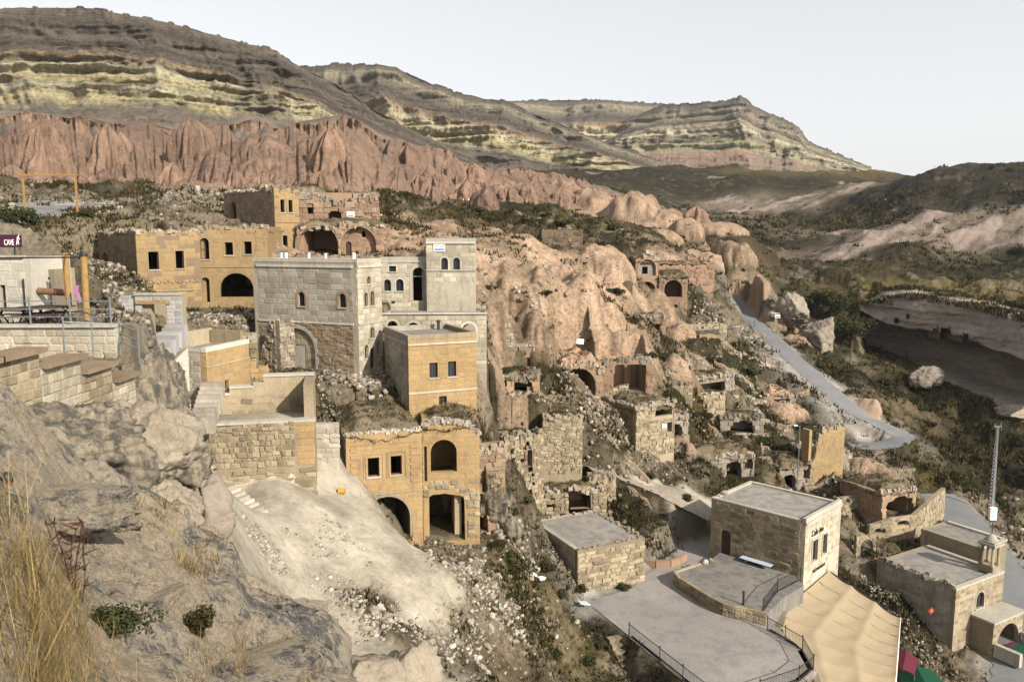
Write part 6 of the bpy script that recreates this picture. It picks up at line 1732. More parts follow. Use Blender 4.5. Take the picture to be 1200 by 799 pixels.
# weathered outcrop with hollow, below the stepped wall
stone_mat('lichen_tuff', (0.27, 0.23, 0.17), (0.21, 0.175, 0.13), vary=0.6, stain=0.9, scale=1.3, bump=1.0, stain_c=(0.055, 0.053, 0.047), rnd=0, lo=0.40, hi=0.58)
stone_mat('bare_tuff', (0.285, 0.25, 0.195), (0.235, 0.195, 0.145), vary=0.55, stain=0.75, scale=1.0, bump=0.8, rnd=0)
rock('rock_outcrop', 'dark lichen-covered outcrop with a hollow below the stepped wall', 100, 530, 19.5, 176, 142, 2.4, 'lichen_tuff', 3, 0.2, n=110, m=70, amp=0.20, dents=[((-0.22, -1, 0.30), 0.27, 0.75), ((0.55, -0.8, -0.4), 0.5, 0.22)])
rock('rock_outcrop', 'long dark rock slope leading down from the block gateway', 178, 478, 31, 84, 132, 2.6, 'lichen_tuff', 8, -0.3, n=90, m=60, amp=0.22, tilt=(0.3, 0.25))
rock('rock_outcrop', 'smooth pale rock slope right of the lichen outcrop', 175, 528, 24, 140, 118, 2.6, 'bare_tuff', 12, 0.3, n=90, m=60, amp=0.18, tilt=(0.1, 0.35))
rock('rock_outcrop', 'dark overhanging rock head above a shadowed cleft', 212, 542, 25, 76, 60, 1.3, 'lichen_tuff', 15, 0.1, n=80, m=50, amp=0.25, dents=[((-0.2, -0.7, -0.8), 0.7, 0.35)])
rock('rock_outcrop', 'tan rock block under the overhanging rock head', 197, 592, 24, 110, 80, 1.5, 'bare_tuff', 17, 0.3, n=80, m=50, amp=0.22, dents=[((-0.35, -1, 0.35), 0.35, 0.3)])
rock('rock_wedge', 'upright whitish rock wedge beside a black cleft', 248, 592, 27, 46, 92, 0.7, 'pale_tuff', 19, 0.5, amp=0.16, tilt=(0, -0.22))
rock('rock_wedge', 'slim grey rock splinter left of the black cleft', 226, 602, 26.5, 26, 56, 0.5, 'grey_tuff', 20, 0.2, amp=0.2, tilt=(0, 0.3))
rock('boulder', 'cracked pale boulder at the bottom edge below the spoil heap', 487, 782, 35, 74, 62, 1.4, 'bare_tuff', 23, 0.4, amp=0.25)
rock('boulder', 'block of pale rock cut off by the bottom edge beside the cracked boulder', 430, 800, 33.5, 96, 90, 1.8, 'bare_tuff', 24, 0.1, amp=0.22)
rock('boulder', 'dark rough rock mass below the ruined end of the golden house', 579, 592, 60, 40, 46, 1.6, 'lichen_tuff', 27, 0.4, amp=0.3)
rock('boulder', 'shadowed rough rock beside the golden house ruin and dark gully', 594, 618, 61, 34, 44, 1.3, 'lichen_tuff', 28, 1.0, amp=0.3)
# single rocks on the slope and by the road
for k, (lab, px, py, Y, w, hh, dp, mt) in enumerate([
        ('tall pale rock beside the parked truck', 930, 364, 166, 42, 44, 3.5, 'pale_tuff'), ('big rounded grey-white boulder beside the road', 962, 396, 160, 44, 50, 4, 'pale_tuff'),
        ('pale flat boulder in the shaded valley floor', 1085, 442, 165, 42, 30, 4, 'pale_tuff'), ('whitish valley rock near the right edge', 1185, 484, 160, 60, 22, 5, 'pale_tuff')]):
    g_ = ground_at(px, py + hh * 0.35); Y = g_.y if k in (2, 3) else Y
    rock('boulder', lab, px, py, Y, w, hh, dp * (0.6 if k in (2, 3) else 1), mt, 40 + k, 0.3 * (k % 5) - 0.5, 'rock', [], amp=0.2, n=64, m=44)
cone_o = spire(570, 218, 258, 190, 58, None, name='rock_cone'); tag(cone_o, 'isolated ridged rock cone on the grassy saddle', 'rock')
# right-hand cliff with overhang and cut windows
TOPC = [(985, 352), (1015, 356), (1040, 349), (1065, 345), (1100, 352), (1140, 358), (1200, 372), (1330, 392)]
LIP = [(985, 364), (1015, 368), (1040, 380), (1080, 386), (1120, 392), (1160, 408), (1200, 420), (1330, 440)]
NP_ = 300
px = np.linspace(985, 1330, NP_)
tp, lp = curve(TOPC, px), curve(LIP, px)
rowz = lambda py, Y: ((CY - py) / F * CP - SP) / (CP + (CY - py) / F * SP) * Y
secs = []
U_ = (px - CX) / F / CP
def sec(Y, z): secs.append(np.stack([U_ * Y, Y, z], -1))
Yf = 200 - 0.19 * (px - 985)
zt, zl = rowz(tp, Yf + 4), rowz(lp, Yf)
sec(Yf + 27, zt + 0.2); sec(Yf + 16, zt + 0.6); sec(Yf + 5, zt)
for f in np.linspace(0.05, 1, 22): sec(Yf + 4 - 4 * f ** 0.6, zt + (zl - zt) * f)
for f in np.linspace(0.05, 1, 10): sec(Yf + 13 * f * sstep(985, 1030, px), zl + 0.8 * f - 0.5 * f)
zb = zl - 8.5
for f in np.linspace(0.05, 1, 12): sec(Yf + 13 * sstep(985, 1030, px) - 3 * f, zl + 0.3 + (zb - zl) * f)
for f in np.linspace(0.1, 1, 10): sec(Yf + 10 - 22 * f, zb - 5.0 * f)
G = np.stack(secs, 1)
nn = fbm3(G[..., 0] / 5, G[..., 1] / 5, G[..., 2] / 2.2, 5, 201); nb = fbm3(G[..., 0] / 16, G[..., 1] / 16, G[..., 2] / 5, 3, 205)
ns = fbm3(G[..., 0] / 30, G[..., 1] / 30, G[..., 2] / 0.9, 4, 207)
G[..., 1] += 2.2 * nn + 3.4 * nb + 1.6 * ns; G[..., 2] += 0.9 * nn
OVER_TOP = G[:, :4].reshape(-1, 3).copy()
gi = grid_faces(NP_, G.shape[1])
fc = G.reshape(-1, 3)[gi].mean(1)
fpx = CX + fc[:, 0] / (fc[:, 1] * CP - fc[:, 2] * SP) * F; fpy = CY - (fc[:, 1] * SP + fc[:, 2] * CP) / (fc[:, 1] * CP - fc[:, 2] * SP) * F
rowid = np.tile(np.arange(G.shape[1] - 1), NP_ - 1)
keep = np.ones(len(gi), bool)
WINS = [(1093, 384, 1100, 389.5), (1102, 384, 1114, 397), (1129, 391, 1134.5, 400), (1048, 372, 1054, 379), (1062, 368, 1066, 373)]
for a, b, c_, d in WINS: keep &= ~((fpx > a) & (fpx < c_) & (fpy > b) & (fpy < d) & (rowid < 27))
t = NT('overhang_rock', 0.95, 0.1)
n1 = t.noise((0.06, 0.06, 0.35), 6, 0.7); n2 = t.noise(0.9, 6, 0.7)
c = t.mix(t.val(n1, 0.4, 0.62), (0.30, 0.255, 0.215), (0.20, 0.165, 0.135)); c = t.mix(0.6, c, t.ramp(n2, [(0.3, (0.55, 0.55, 0.55)), (0.7, (1.3, 1.3, 1.3))]), 'MULTIPLY')
t.color(c); t.bump(t.mix(0.5, n1, n2), 0.8, 0.8)
cl = mesh_obj('overhang_cliff', np_mesh('overhang_cliff', G.reshape(-1, 3), gi[keep], True), t.m); tag(cl, kind='structure')
for a, b, c_, d in WINS:
    mb = MB(); p0 = [at(x, y, 203 - 0.19 * ((a + c_) / 2 - 985)) for x, y in ((a - 1, d + 1), (c_ + 1, d + 1), (c_ + 1, b - 1), (a - 1, b - 1))]; p1 = [Vector((p.x, p.y + 5, p.z)) for p in p0]
    mb.add(p0 + p1, [(0, 1, 5, 4), (1, 2, 6, 5), (2, 3, 7, 6), (3, 0, 4, 7), (4, 5, 6, 7)]); put(mb, 'rock_window', t.m, cl)
# ------------------------------------------------------------------ loose stones
rg = np.random.default_rng(77)
CUBE = np.array([[x, y, z] for x in (-1, 1) for y in (-1, 1) for z in (-1, 1)], float)
CUBEF = np.array([(0, 1, 3, 2), (4, 6, 7, 5), (0, 4, 5, 1), (2, 3, 7, 6), (0, 2, 6, 4), (1, 5, 7, 3)])
def stones_mesh(name, P, size, seed=0):
    """angular stones, one mesh: P (n,3), size (n,)"""
    n = len(P)
    r = np.random.default_rng(seed)
    v = CUBE[None] * r.uniform(0.55, 1.0, (n, 1, 3)) + r.uniform(-0.3, 0.3, (n, 8, 3))
    a, b = r.uniform(0, 6.28, n), r.uniform(-0.6, 0.6, n)
    ca, sa, cb, sb = np.cos(a)[:, None], np.sin(a)[:, None], np.cos(b)[:, None], np.sin(b)[:, None]
    x, y, z = v[..., 0], v[..., 1], v[..., 2]
    x, z = x * cb + z * sb, -x * sb + z * cb
    x, y = x * ca - y * sa, x * sa + y * ca
    v = np.stack([x, y, z], -1) * (size / 2)[:, None, None] + P[:, None, :]
    f = (CUBEF[None] + (np.arange(n) * 8)[:, None, None]).reshape(-1, 4)
    tone = np.repeat(r.uniform(0, 1, n), 8)
    return np_mesh(name, v.reshape(-1, 3), f, False, attrs={'tone': tone})
def tone_mat(name, stops):
    t = NT(name, 0.95, 0.1)
    c = t.ramp(t.attr('tone').outputs['Fac'], stops)
    c = t.mix(0.5, c, t.ramp(t.noise(5, 5, 0.7), [(0.3, (0.6, 0.6, 0.6)), (0.7, (1.3, 1.3, 1.3))]), 'MULTIPLY')
    t.color(c)
    return t.m
m_stone = tone_mat('stone_tones', [(0.0, (0.08, 0.067, 0.05)), (0.4, (0.14, 0.118, 0.088)), (0.8, (0.20, 0.172, 0.132)), (1.0, (0.32, 0.29, 0.24))])
m_white = tone_mat('white_stone_tones', [(0.0, (0.10, 0.083, 0.062)), (0.5, (0.17, 0.145, 0.112)), (0.85, (0.25, 0.22, 0.178)), (1.0, (0.37, 0.34, 0.295))])
def on_ground(x, y, sink):
    return np.stack([x, y, gz(x, y) - sink], -1)
def built(x, y):
    i = np.clip(np.searchsorted(_us, x / y), 0, NU - 1); j = np.clip(np.searchsorted(_vs, np.log(y)), 0, NV - 1)
    return BUILT[i, j]
def on_road(x, y, pad=0.3):
    r = np.zeros(len(x), bool)
    for P, h_ in ROADS:
        for p in P[::2]:
            r |= (x - p.x) ** 2 + (y - p.y) ** 2 < (h_ + pad) ** 2
    return r
WD = 0.10 * W['v'] + 0.05 * W['g'] + 0.9 * W['s'] + 0.06 * W['r'] + 0.25 * W['d'] + 0.0 * W['p'] + 0.03 * W['w']
WD = WD * (0.25 + 1.6 * sstep(0.0, 0.3, fbm2(GX / 5, GY / 6, 4, 501)))
def sample(weight, n, ymin, ymax):
    out = []
    u = rg.uniform(-0.72, 0.72, n * 30); v = rg.uniform(math.log(ymin), math.log(ymax), n * 30)
    w = bil(weight, _us, _vs, u, v)
    k = rg.uniform(0, weight.max() * 0.8, n * 30) < w
    x, y = u[k] * np.exp(v[k]), np.exp(v[k])
    ok = ~built(x, y) & ~on_road(x, y)
    return x[ok][:n], y[ok][:n]
x, y = sample(WD, 11000, 36, 170)
sz = 0.06 + 0.5 * rg.random(len(x)) ** 5
sz *= np.clip(y / 70, 0.8, 1.6)
P = on_ground(x, y, sz * 0.1)
o = mesh_obj('rubble', stones_mesh('rubble', P, sz, 1), m_stone); tag(o, 'scattered grey and tan rubble stones over the village slope', 'rubble', kind='stuff')
# heaps: column, row, distance, spread in x and y (m), count, size range
HEAPS = [(255, 372, 69, 3.2, 2.6, 700, .15, .5), (285, 352, 71, 2.0, 2.0, 300, .15, .5), (215, 240, 112, 12, 4, 900, .25, 1.0), (70, 310, 64, 5, 6, 900, .12, .45), (60, 345, 56, 3, 3, 500, .12, .4), (420, 450, 63, 2.6, 3, 800, .12, .5), (400, 470, 60, 1.6, 2, 400, .1, .45),
         (690, 510, 82, 3.5, 4, 700, .12, .5), (720, 525, 84, 3, 3, 400, .12, .45), (590, 372, 78, 2.4, 1.2, 260, .2, .6), (660, 388, 97, 2.5, 2, 300, .2, .7), (640, 400, 90, 3, 3, 300, .15, .5), (620, 470, 78, 4, 3, 400, .1, .4), (850, 365, 150, 6, 4, 700, .25, .8),
         (1040, 705, 76, 2.5, 2.5, 300, .12, .45), (1080, 765, 71, 2, 2, 250, .12, .4), (800, 480, 101, 5, 4, 350, .15, .5), (760, 540, 87, 4, 3, 350, .12, .4), (860, 450, 120, 6, 5, 400, .2, .6), (980, 560, 101, 5, 4, 400, .15, .5), (600, 605, 61, 2, 2, 300, .15, .5), (660, 620, 67, 2, 1.6, 160, .12, .4)]
Ps, Ss = [], []
for (a, b, c_, sx, sy, n, s0, s1) in HEAPS:
    q = at(a, b, c_)
    x = q.x + rg.normal(0, sx * 0.55, n); y = q.y + rg.normal(0, sy * 0.55, n)
    ok = ~built(x, y) & (rg.random(n) < 0.6); x, y = x[ok], y[ok]
    s_ = s0 + (s1 - s0) * rg.random(len(x)) ** 2
    Ps.append(on_ground(x, y, s_ * 0.1) + np.stack([x * 0, x * 0, rg.random(len(x)) * 0.15], -1)); Ss.append(s_)
o = mesh_obj('rubble_heaps', stones_mesh('rubble_heaps', np.concatenate(Ps), np.concatenate(Ss), 2), m_white); tag(o, 'heaps of pale broken building stone between the ruins', 'rubble', kind='stuff')
# ring of white stones round the spoil heap, small ones
RING = [(505, 640), (530, 665), (560, 680), (585, 700), (600, 725), (590, 745), (560, 752), (525, 755), (490, 750)]
ring = [ground_at(a, b) for a, b in RING]
Ps, Ss = [], []
for k in range(1000):
    i = rg.integers(len(ring) - 1); f = rg.random()
    q = ring[i].lerp(ring[i + 1], f)
    x, y = q.x + rg.normal(0, 0.75), q.y + rg.normal(0, 0.75)
    s_ = 0.05 + 0.26 * rg.random() ** 2.2
    Ps.append((x, y, 0)); Ss.append(s_)
for (a, b, n, sp) in [(400, 695, 260, 0.8), (445, 722, 420, 0.8), (425, 708, 200, 0.7), (310, 640, 260, 0.6), (400, 628, 60, 0.6), (370, 640, 60, 0.8), (470, 660, 50, 3), (545, 640, 140, 1.0), (600, 680, 60, 1.8), (640, 740, 40, 1.6)]:
    q = ground_at(a, b)
    for k in range(n): Ps.append((q.x + rg.normal(0, sp), q.y + rg.normal(0, sp), 0)); Ss.append(0.04 + 0.24 * rg.random() ** 2.5)
Ps, Ss = np.array(Ps), np.array(Ss)
ok = ~built(Ps[:, 0], Ps[:, 1]); Ps, Ss = Ps[ok], Ss[ok]
Ps[:, 2] = gz(Ps[:, 0], Ps[:, 1]) - Ss * 0.1
o = mesh_obj('gravel', stones_mesh('gravel', Ps, Ss, 3), tone_mat('gravel_tones', [(0.0, (0.17, 0.148, 0.118)), (0.6, (0.26, 0.235, 0.195)), (1.0, (0.37, 0.345, 0.30))])); tag(o, 'small white stones strewn over the spoil heap and its rim', 'gravel', kind='stuff')
# the largest stones one by one
LM = []
for k in range(8):
    me = rock_mesh('loose_stone', 500 + k, 9, 6, 0.2, 1.2, (), 0.0, 0.0, 5)
    me.polygons.foreach_set('use_smooth', np.zeros(len(me.polygons), dtype=bool))
    LM.append(me)
def loose(x, y, s, mat, label, group):
    o = bpy.data.objects.new('loose_stone', LM[rg.integers(8)] if mat == 0 else LM2[rg.integers(8)])
    link(o); o.location = (x, y, float(gz(x, y)[0]) + s * 0.12)
    o.scale = (s * rg.uniform(0.4, 0.65), s * rg.uniform(0.4, 0.65), s * rg.uniform(0.3, 0.5)); o.rotation_euler = (rg.uniform(-.4, .4), rg.uniform(-.4, .4), rg.uniform(0, 6.28))
    tag(o, label, 'stone', group)
LM2 = [m.copy() for m in LM]
for m in LM: m.materials.append(MATS['white_rubble'])
for m in LM2: m.materials.append(MATS['rubble'])
for k in range(80):
    i = rg.integers(len(ring) - 1); q = ring[i].lerp(ring[i + 1], rg.random())
    loose(q.x + rg.normal(0, 0.7), q.y + rg.normal(0, 0.7), rg.uniform(0.22, 0.52), int(k % 2 == 0), 'white building stone in the rubble rim round the spoil heap', 'white stones rimming the spoil heap')
for (a, b, n, sp, lab, grp) in [(440, 715, 24, 1.3, 'pale stone in the patch at the foot of the spoil heap', 'stones at the foot of the spoil heap'), (620, 690, 26, 3.0, 'white stone lying in the scrub beside the box house', 'stones in the scrub by the box house'),
                                (700, 515, 40, 3.2, 'pale stone on the scree below the wide cave vault', 'stones on the scree'), (420, 450, 36, 2.2, 'grey stone in the rubble beside the flat-roofed house stairs', 'stones in the stair rubble'), (260, 372, 36, 2.5, 'pale stone in the rubble bank left of the grey mansion', 'stones in the mansion rubble bank')]:
    q = ground_at(a, b)
    for k in range(n):
        x, y = q.x + rg.normal(0, sp * 0.6), q.y + rg.normal(0, sp * 0.6)
        if not built(np.array([x]), np.array([y]))[0]: loose(x, y, rg.uniform(0.25, 0.6), int(k % 3 != 0), lab, grp)
LAND = [(505, 430, 'flat-roofed house'), (690, 655, 'box house'), (372, 360, 'grey mansion'), (900, 615, 'cafe house'), (840, 760, 'yard railing'), (1100, 690, 'chapel'), (680, 448, 'wide cave vault'), (755, 495, 'earth-roofed rubble house'),
        (600, 320, 'smooth pink slope'), (658, 285, 'square rubble panel'), (765, 335, 'rock-cut fronts'), (480, 560, 'golden arched house'), (610, 520, 'arched door ruin'), (965, 530, 'tan masonry stub'), (845, 550, 'double-mouthed cave'),
        (60, 225, 'timber gateway'), (1000, 390, 'big rounded boulder'), (1040, 510, 'hairpin bend'), (1163, 560, 'lattice mast'), (715, 345, 'grass-topped wall panel'), (570, 240, 'rock cone'), (640, 590, 'dark broken arch'), (195, 310, 'toothed-band house'), (528, 310, 'cream stone block'), (830, 460, 'wide low cave ledge')]
ORD = ['leftmost', 'second from left', 'third from left', 'fourth from left', 'fifth from left', 'sixth from left', 'seventh from left']
def near_labels(pts, what):
    """a label for each spot by the nearest landmark and its order there"""
    near, out = {}, {}
    for k, (a, b) in enumerate(pts):
        l_ = min(LAND, key=lambda q: (q[0] - a) ** 2 + (q[1] - b) ** 2)
        near.setdefault(l_[2], []).append((a, b, k, l_))
    for nm_, L_ in near.items():
        L_.sort()
        for r_, (a, b, k, l_) in enumerate(L_):
            wh = ('left of' if a < l_[0] - 25 else 'right of' if a > l_[0] + 25 else 'below' if b > l_[1] else 'above')
            out[k] = '%s %s the %s' % (what, wh, nm_) + ('' if len(L_) == 1 else ', %s of those' % ORD[min(r_, 6)])
    return out
# low dry-stone terrace walls along the slope
DRY = [(640, 470, 5, 0.2, 0.8), (690, 485, 6, 0.1, 0.8), (735, 545, 6, -0.2, 0.7), (770, 520, 5, 0.3, 0.9), (800, 520, 6, 0.1, 0.8), (830, 475, 7, 0.2, 0.9), (860, 440, 8, 0.1, 1.0), (800, 410, 8, 0.15, 1.0), (820, 425, 9, 0.0, 1.0), (880, 470, 7, 0.3, 0.9),
                                          (905, 500, 7, 0.1, 0.9), (930, 470, 8, 0.4, 1.0), (850, 520, 6, 0.0, 0.8), (910, 540, 6, 0.2, 0.9), (985, 540, 6, 0.5, 0.9), (960, 575, 5, 0.1, 0.8), (760, 400, 7, 0.1, 1.0), (715, 465, 6, 0.3, 0.9), (655, 505, 4, 0.0, 0.8), (740, 580, 5, -0.3, 0.7), (590, 455, 4, 0.3, 0.8), (605, 430, 5, 0.1, 0.8), (780, 465, 6, -0.1, 0.9), (845, 400, 9, 0.1, 1.0), (890, 430, 8, 0.3, 1.0), (700, 610, 4, 0.2, 0.7), (985, 605, 4, 0.3, 0.8)]
dlab = near_labels([q[:2] for q in DRY], 'low dry-stone wall')
for k, (a, b, L_, ang, hh) in enumerate(DRY):
    g = ground_at(a, b); L_ *= 0.8
    d = Vector((math.cos(ang), math.sin(ang), 0)); A_ = Vector((g.x, g.y, 0)) - d * L_ / 2
    zs_ = gz(np.array([A_.x + d.x * L_ * f for f in (0, .5, 1)]), np.array([A_.y + d.y * L_ * f for f in (0, .5, 1)]))
    w = Wall(A_, d, Vector((d.y, -d.x, 0)), L_, float(zs_.min()) - 1.2, float(zs_.mean()) + hh, 0.5)
    w.ragged(0.5, 8, 300 + k); w.top = [(q_, float(np.interp(q_, [0, L_ / 2, L_], zs_)) + hh - (w.z1 - z_)) for q_, z_ in w.top]
    rt = empty('dry_stone_wall', (g.x, g.y, g.z)); tag(rt, dlab[k], 'wall', 'dry-stone terrace walls on the slope')
    w.build(rt, 'brown_stone'); bl = []; w.blocks(bl, 0.34, (0.3, 0.75), z0=float(zs_.min()) - 0.5, proud=0.09, mat='rubble', keep=0.95, joint=0.01); emit_blocks(bl, rt, 60)
# ------------------------------------------------------------------ vegetation
def tufts_mesh(name, P, size, blades, seed, spread=0.5, lean=0.7, width=0.10):
    r = np.random.default_rng(seed)
    n = len(P)
    a = r.uniform(0, 6.28, (n, blades)); l = r.uniform(0.2, 1, (n, blades)) * lean; hgt = r.uniform(0.55, 1.1, (n, blades)) * size[:, None]
    bx, by = r.normal(0, spread, (n, blades)) * size[:, None], r.normal(0, spread, (n, blades)) * size[:, None]
    base = P[:, None, :] + np.stack([bx, by, bx * 0 - 0.04], -1)
    tip = base + np.stack([np.cos(a) * l * hgt, np.sin(a) * l * hgt, hgt], -1)
    w = (width * size[:, None] * r.uniform(0.6, 1.4, (n, blades)))[..., None]
    a2 = a + r.uniform(0.8, 2.3, (n, blades))
    sd = np.stack([np.cos(a2), np.sin(a2), a * 0], -1) * w
    V = np.stack([base - sd, base + sd, tip], 2).reshape(-1, 3)
    f = np.arange(n * blades * 3).reshape(-1, 3)
    tone = np.repeat(np.clip(np.repeat(r.uniform(0, 1, n), blades) + r.normal(0, 0.12, n * blades), 0, 1), 3)
    return np_mesh(name, V, f, False, attrs={'tone': tone})
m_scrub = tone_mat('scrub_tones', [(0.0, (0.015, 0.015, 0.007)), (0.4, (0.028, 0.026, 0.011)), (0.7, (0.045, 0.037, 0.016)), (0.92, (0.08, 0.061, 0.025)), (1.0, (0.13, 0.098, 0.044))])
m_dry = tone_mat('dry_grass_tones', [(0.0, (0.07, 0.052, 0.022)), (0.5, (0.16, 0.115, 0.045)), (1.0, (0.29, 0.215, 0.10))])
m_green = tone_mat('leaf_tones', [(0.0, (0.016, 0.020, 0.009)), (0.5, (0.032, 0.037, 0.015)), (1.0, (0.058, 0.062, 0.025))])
VG = np.clip(1 - 1.8 * W['p'], 0, 1) * np.clip(W['v'] + W['b'] + 0.8 * W['g'] + 0.5 * W['d'] + 0.35 * W['s'] + 0.08 * W['r'], 0, 1) * (0.12 + 1.2 * sstep(-0.05, 0.3, fbm2(GX / 4, GY / 5, 4, 611))) * (1 - 0.9 * HM)
x, y = sample(VG, 34000, 36, 170)
sz = np.clip(y / 75, 0.75, 1.6) * rg.uniform(0.22, 0.55, len(x))
o = mesh_obj('scrub_grass', tufts_mesh('scrub_grass', on_ground(x, y, 0.03), sz, 7, 5, 0.55, 1.0, 0.16), m_scrub); tag(o, 'dry olive-brown scrub and grass over slope and valley', 'grass', kind='stuff')
x, y = sample(np.clip(W['v'] + W['b'] + 0.6 * W['g'] + 0.25 * W['w'], 0, 1) * (0.1 + sstep(0.0, 0.3, fbm2(GX / 20, GY / 30, 4, 613))) * (1 - er), 7000, 170, 470)
sz = np.clip(y / 220, 0.8, 1.8) * rg.uniform(0.5, 1.2, len(x))
o = mesh_obj('hillside_scrub', tufts_mesh('hillside_scrub', on_ground(x, y, 0.1), sz, 8, 6, 0.6, 1.1, 0.22), m_scrub); tag(o, 'dark low scrub dotting the far valley slopes', 'scrub', kind='stuff')
# grass on the earth roofs
Ps = []
for r_ in ROOFS:
    X, Y_, Z = r_
    k = rg.integers(0, X.size, 420)
    Ps.append(np.stack([X.ravel()[k], Y_.ravel()[k], Z.ravel()[k]], -1))
Ps = np.concatenate(Ps)
o = mesh_obj('roof_grass', tufts_mesh('roof_grass', Ps, rg.uniform(0.12, 0.34, len(Ps)), 6, 9, 0.6, 0.9, 0.12), m_scrub); tag(o, 'dry grass growing on earth roofs and wall tops', 'grass', kind='stuff')
k = rg.integers(0, len(OVER_TOP), 2600)
Pq = OVER_TOP[k] + rg.normal(0, 1.6, (2600, 3)) * np.array([1, 1, 0.05])
o = mesh_obj('cliff_top_scrub', tufts_mesh('cliff_top_scrub', Pq, rg.uniform(0.4, 1.1, 2600), 7, 19, 0.6, 1.0, 0.16), m_scrub); tag(o, 'scrub growing along the top of the overhang cliff', 'grass', kind='stuff')
# dry grass in the left foreground
pp, ss = [], []
for k in range(620):
    a = abs(rg.normal(0, 45)) if rg.random() < 0.85 else rg.uniform(0, 170)
    b = rg.uniform(640, 860)
    if a > 30 + (b - 640) * 0.75: continue
    p = bank_at(a, b); pp.append(p); ss.append(rg.uniform(0.10, 0.24) * min(1.0, p.y / 3.5))
for k in range(260):
    p = bank_at(rg.uniform(-260, 0), rg.uniform(560, 860)); pp.append(p); ss.append(rg.uniform(0.2, 0.45) * min(1.0, p.y / 3.5))
o = mesh_obj('tall_dry_grass', tufts_mesh('tall_dry_grass', np.array([list(p) for p in pp]), np.array(ss), 9, 13, 0.2, 1.0, 0.0085), m_dry); tag(o, 'tall straw-coloured grass at the lower left corner', 'grass', kind='stuff')
pp, ss = [], []
for (a, b, n, sp) in [(175, 600, 50, 14), (130, 590, 30, 8), (200, 660, 60, 12), (215, 670, 40, 10), (160, 610, 30, 20), (265, 770, 60, 30), (310, 790, 60, 22), (230, 790, 50, 30), (90, 600, 50, 14), (330, 790, 40, 15), (240, 640, 30, 16)]:
    for k in range(n):
        p = bank_at(a + rg.normal(0, sp), b + rg.normal(0, sp * 0.5)); pp.append(p); ss.append(rg.uniform(0.10, 0.22) * np.clip(p.y / 7, 0.6, 1.3))
o = mesh_obj('dry_weeds', tufts_mesh('dry_weeds', np.array([list(p) for p in pp]), np.array(ss), 7, 14, 0.22, 0.9, 0.025), m_dry); tag(o, 'thin dry weeds in cracks of the near rock bank', 'grass', kind='stuff')
def leafy(name, label, cat, c, rad, n, leaf, mat, seed, trunk=True, lobes=7, group=None):
    """crown of many leaf faces in uneven clumps, on a short branching trunk"""
    r = np.random.default_rng(seed)
    root = empty(name, c); tag(root, label, cat, group)
    L = r.normal(size=(lobes, 3)); L /= np.linalg.norm(L, axis=1, keepdims=True)
    L = L * r.uniform(0.35, 0.75, (lobes, 1)) * np.array(rad); L[:, 2] = np.abs(L[:, 2]) * 0.9
    k = r.integers(0, lobes, n)
    d = r.normal(size=(n, 3)); d /= np.linalg.norm(d, axis=1, keepdims=True)
    P = L[k] + d * (r.random((n, 1)) ** 0.4) * np.array(rad) * r.uniform(0.32, 0.55, (lobes, 1))[k]
    P[:, 2] += rad[2] * (0.75 if trunk else 0.35)
    P[:, 2] = np.maximum(P[:, 2], 0.03)
    nrm = d + r.normal(0, 0.5, (n, 3))
    a = np.cross(nrm, r.normal(size=(n, 3))); a /= np.linalg.norm(a, axis=1, keepdims=True) + 1e-9
    b = np.cross(nrm, a); b /= np.linalg.norm(b, axis=1, keepdims=True) + 1e-9
    s = leaf * r.uniform(0.6, 1.4, (n, 1))
    V = np.stack([P - a * s, P - b * s * 0.6, P + a * s, P + b * s * 0.6], 1).reshape(-1, 3)
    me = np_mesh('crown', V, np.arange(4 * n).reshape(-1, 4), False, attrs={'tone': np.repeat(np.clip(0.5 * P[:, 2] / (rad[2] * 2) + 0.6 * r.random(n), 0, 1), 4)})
    mesh_obj('crown', me, mat, root)
    mb = MB()
    hh = rad[2] * (1.0 if trunk else 0.6)
    mb.bar((0, 0, -0.3), (0.05 * rad[0], 0, hh), 0.10 * rad[0] if trunk else 0.05 * rad[0], 7, 0.05 * rad[0])
    for q in L[:4]:
        mb.bar((0.03, 0, hh * 0.6), (q[0], q[1], q[2] + rad[2] * (0.75 if trunk else 0.35)), 0.045 * rad[0], 5, 0.015 * rad[0])
    mb.build('trunk', MATS['dark_wood'], root)
    return root
SH = [(625, 445, 1.3), (605, 450, 1.1), (590, 440, 1.2), (575, 470, 0.9), (700, 600, 1.0), (655, 700, 1.0), (600, 672, 1.1), (595, 655, 0.9), (615, 590, 0.8), (640, 665, 0.9), (730, 690, 0.9), (845, 703, 0.5), (680, 690, 0.8), (705, 760, 0.8), (650, 770, 0.9), (630, 720, 0.8), (690, 775, 0.7),
      (320, 415, 0.9), (285, 345, 1.0), (540, 335, 1.0), (460, 357, 0.7), (760, 560, 0.9), (805, 585, 0.9), (870, 575, 1.2), (950, 590, 1.0), (780, 470, 1.2), (830, 490, 1.3), (850, 510, 1.2), (900, 520, 1.4), (640, 350, 1.3), (760, 420, 1.3), (1030, 720, 0.9), (1050, 745, 0.9), (1010, 690, 0.9), (1020, 650, 0.8),
      (660, 265, 1.8), (690, 262, 1.8), (640, 255, 1.6), (720, 270, 2.0), (560, 250, 1.4), (880, 440, 1.5), (1080, 480, 1.8), (1040, 450, 1.8), (1120, 560, 1.6), (1170, 590, 1.6), (1090, 500, 1.5), (1150, 540, 1.6), (960, 430, 1.6), (820, 445, 1.3), (720, 345, 1.5), (595, 700, 0.7), (585, 640, 0.8), (100, 255, 1.4), (15, 262, 1.6), (30, 256, 1.4), (575, 340, 0.9)]
blab = near_labels([(a, b) for a, b, s_ in SH], 'dark green bush')
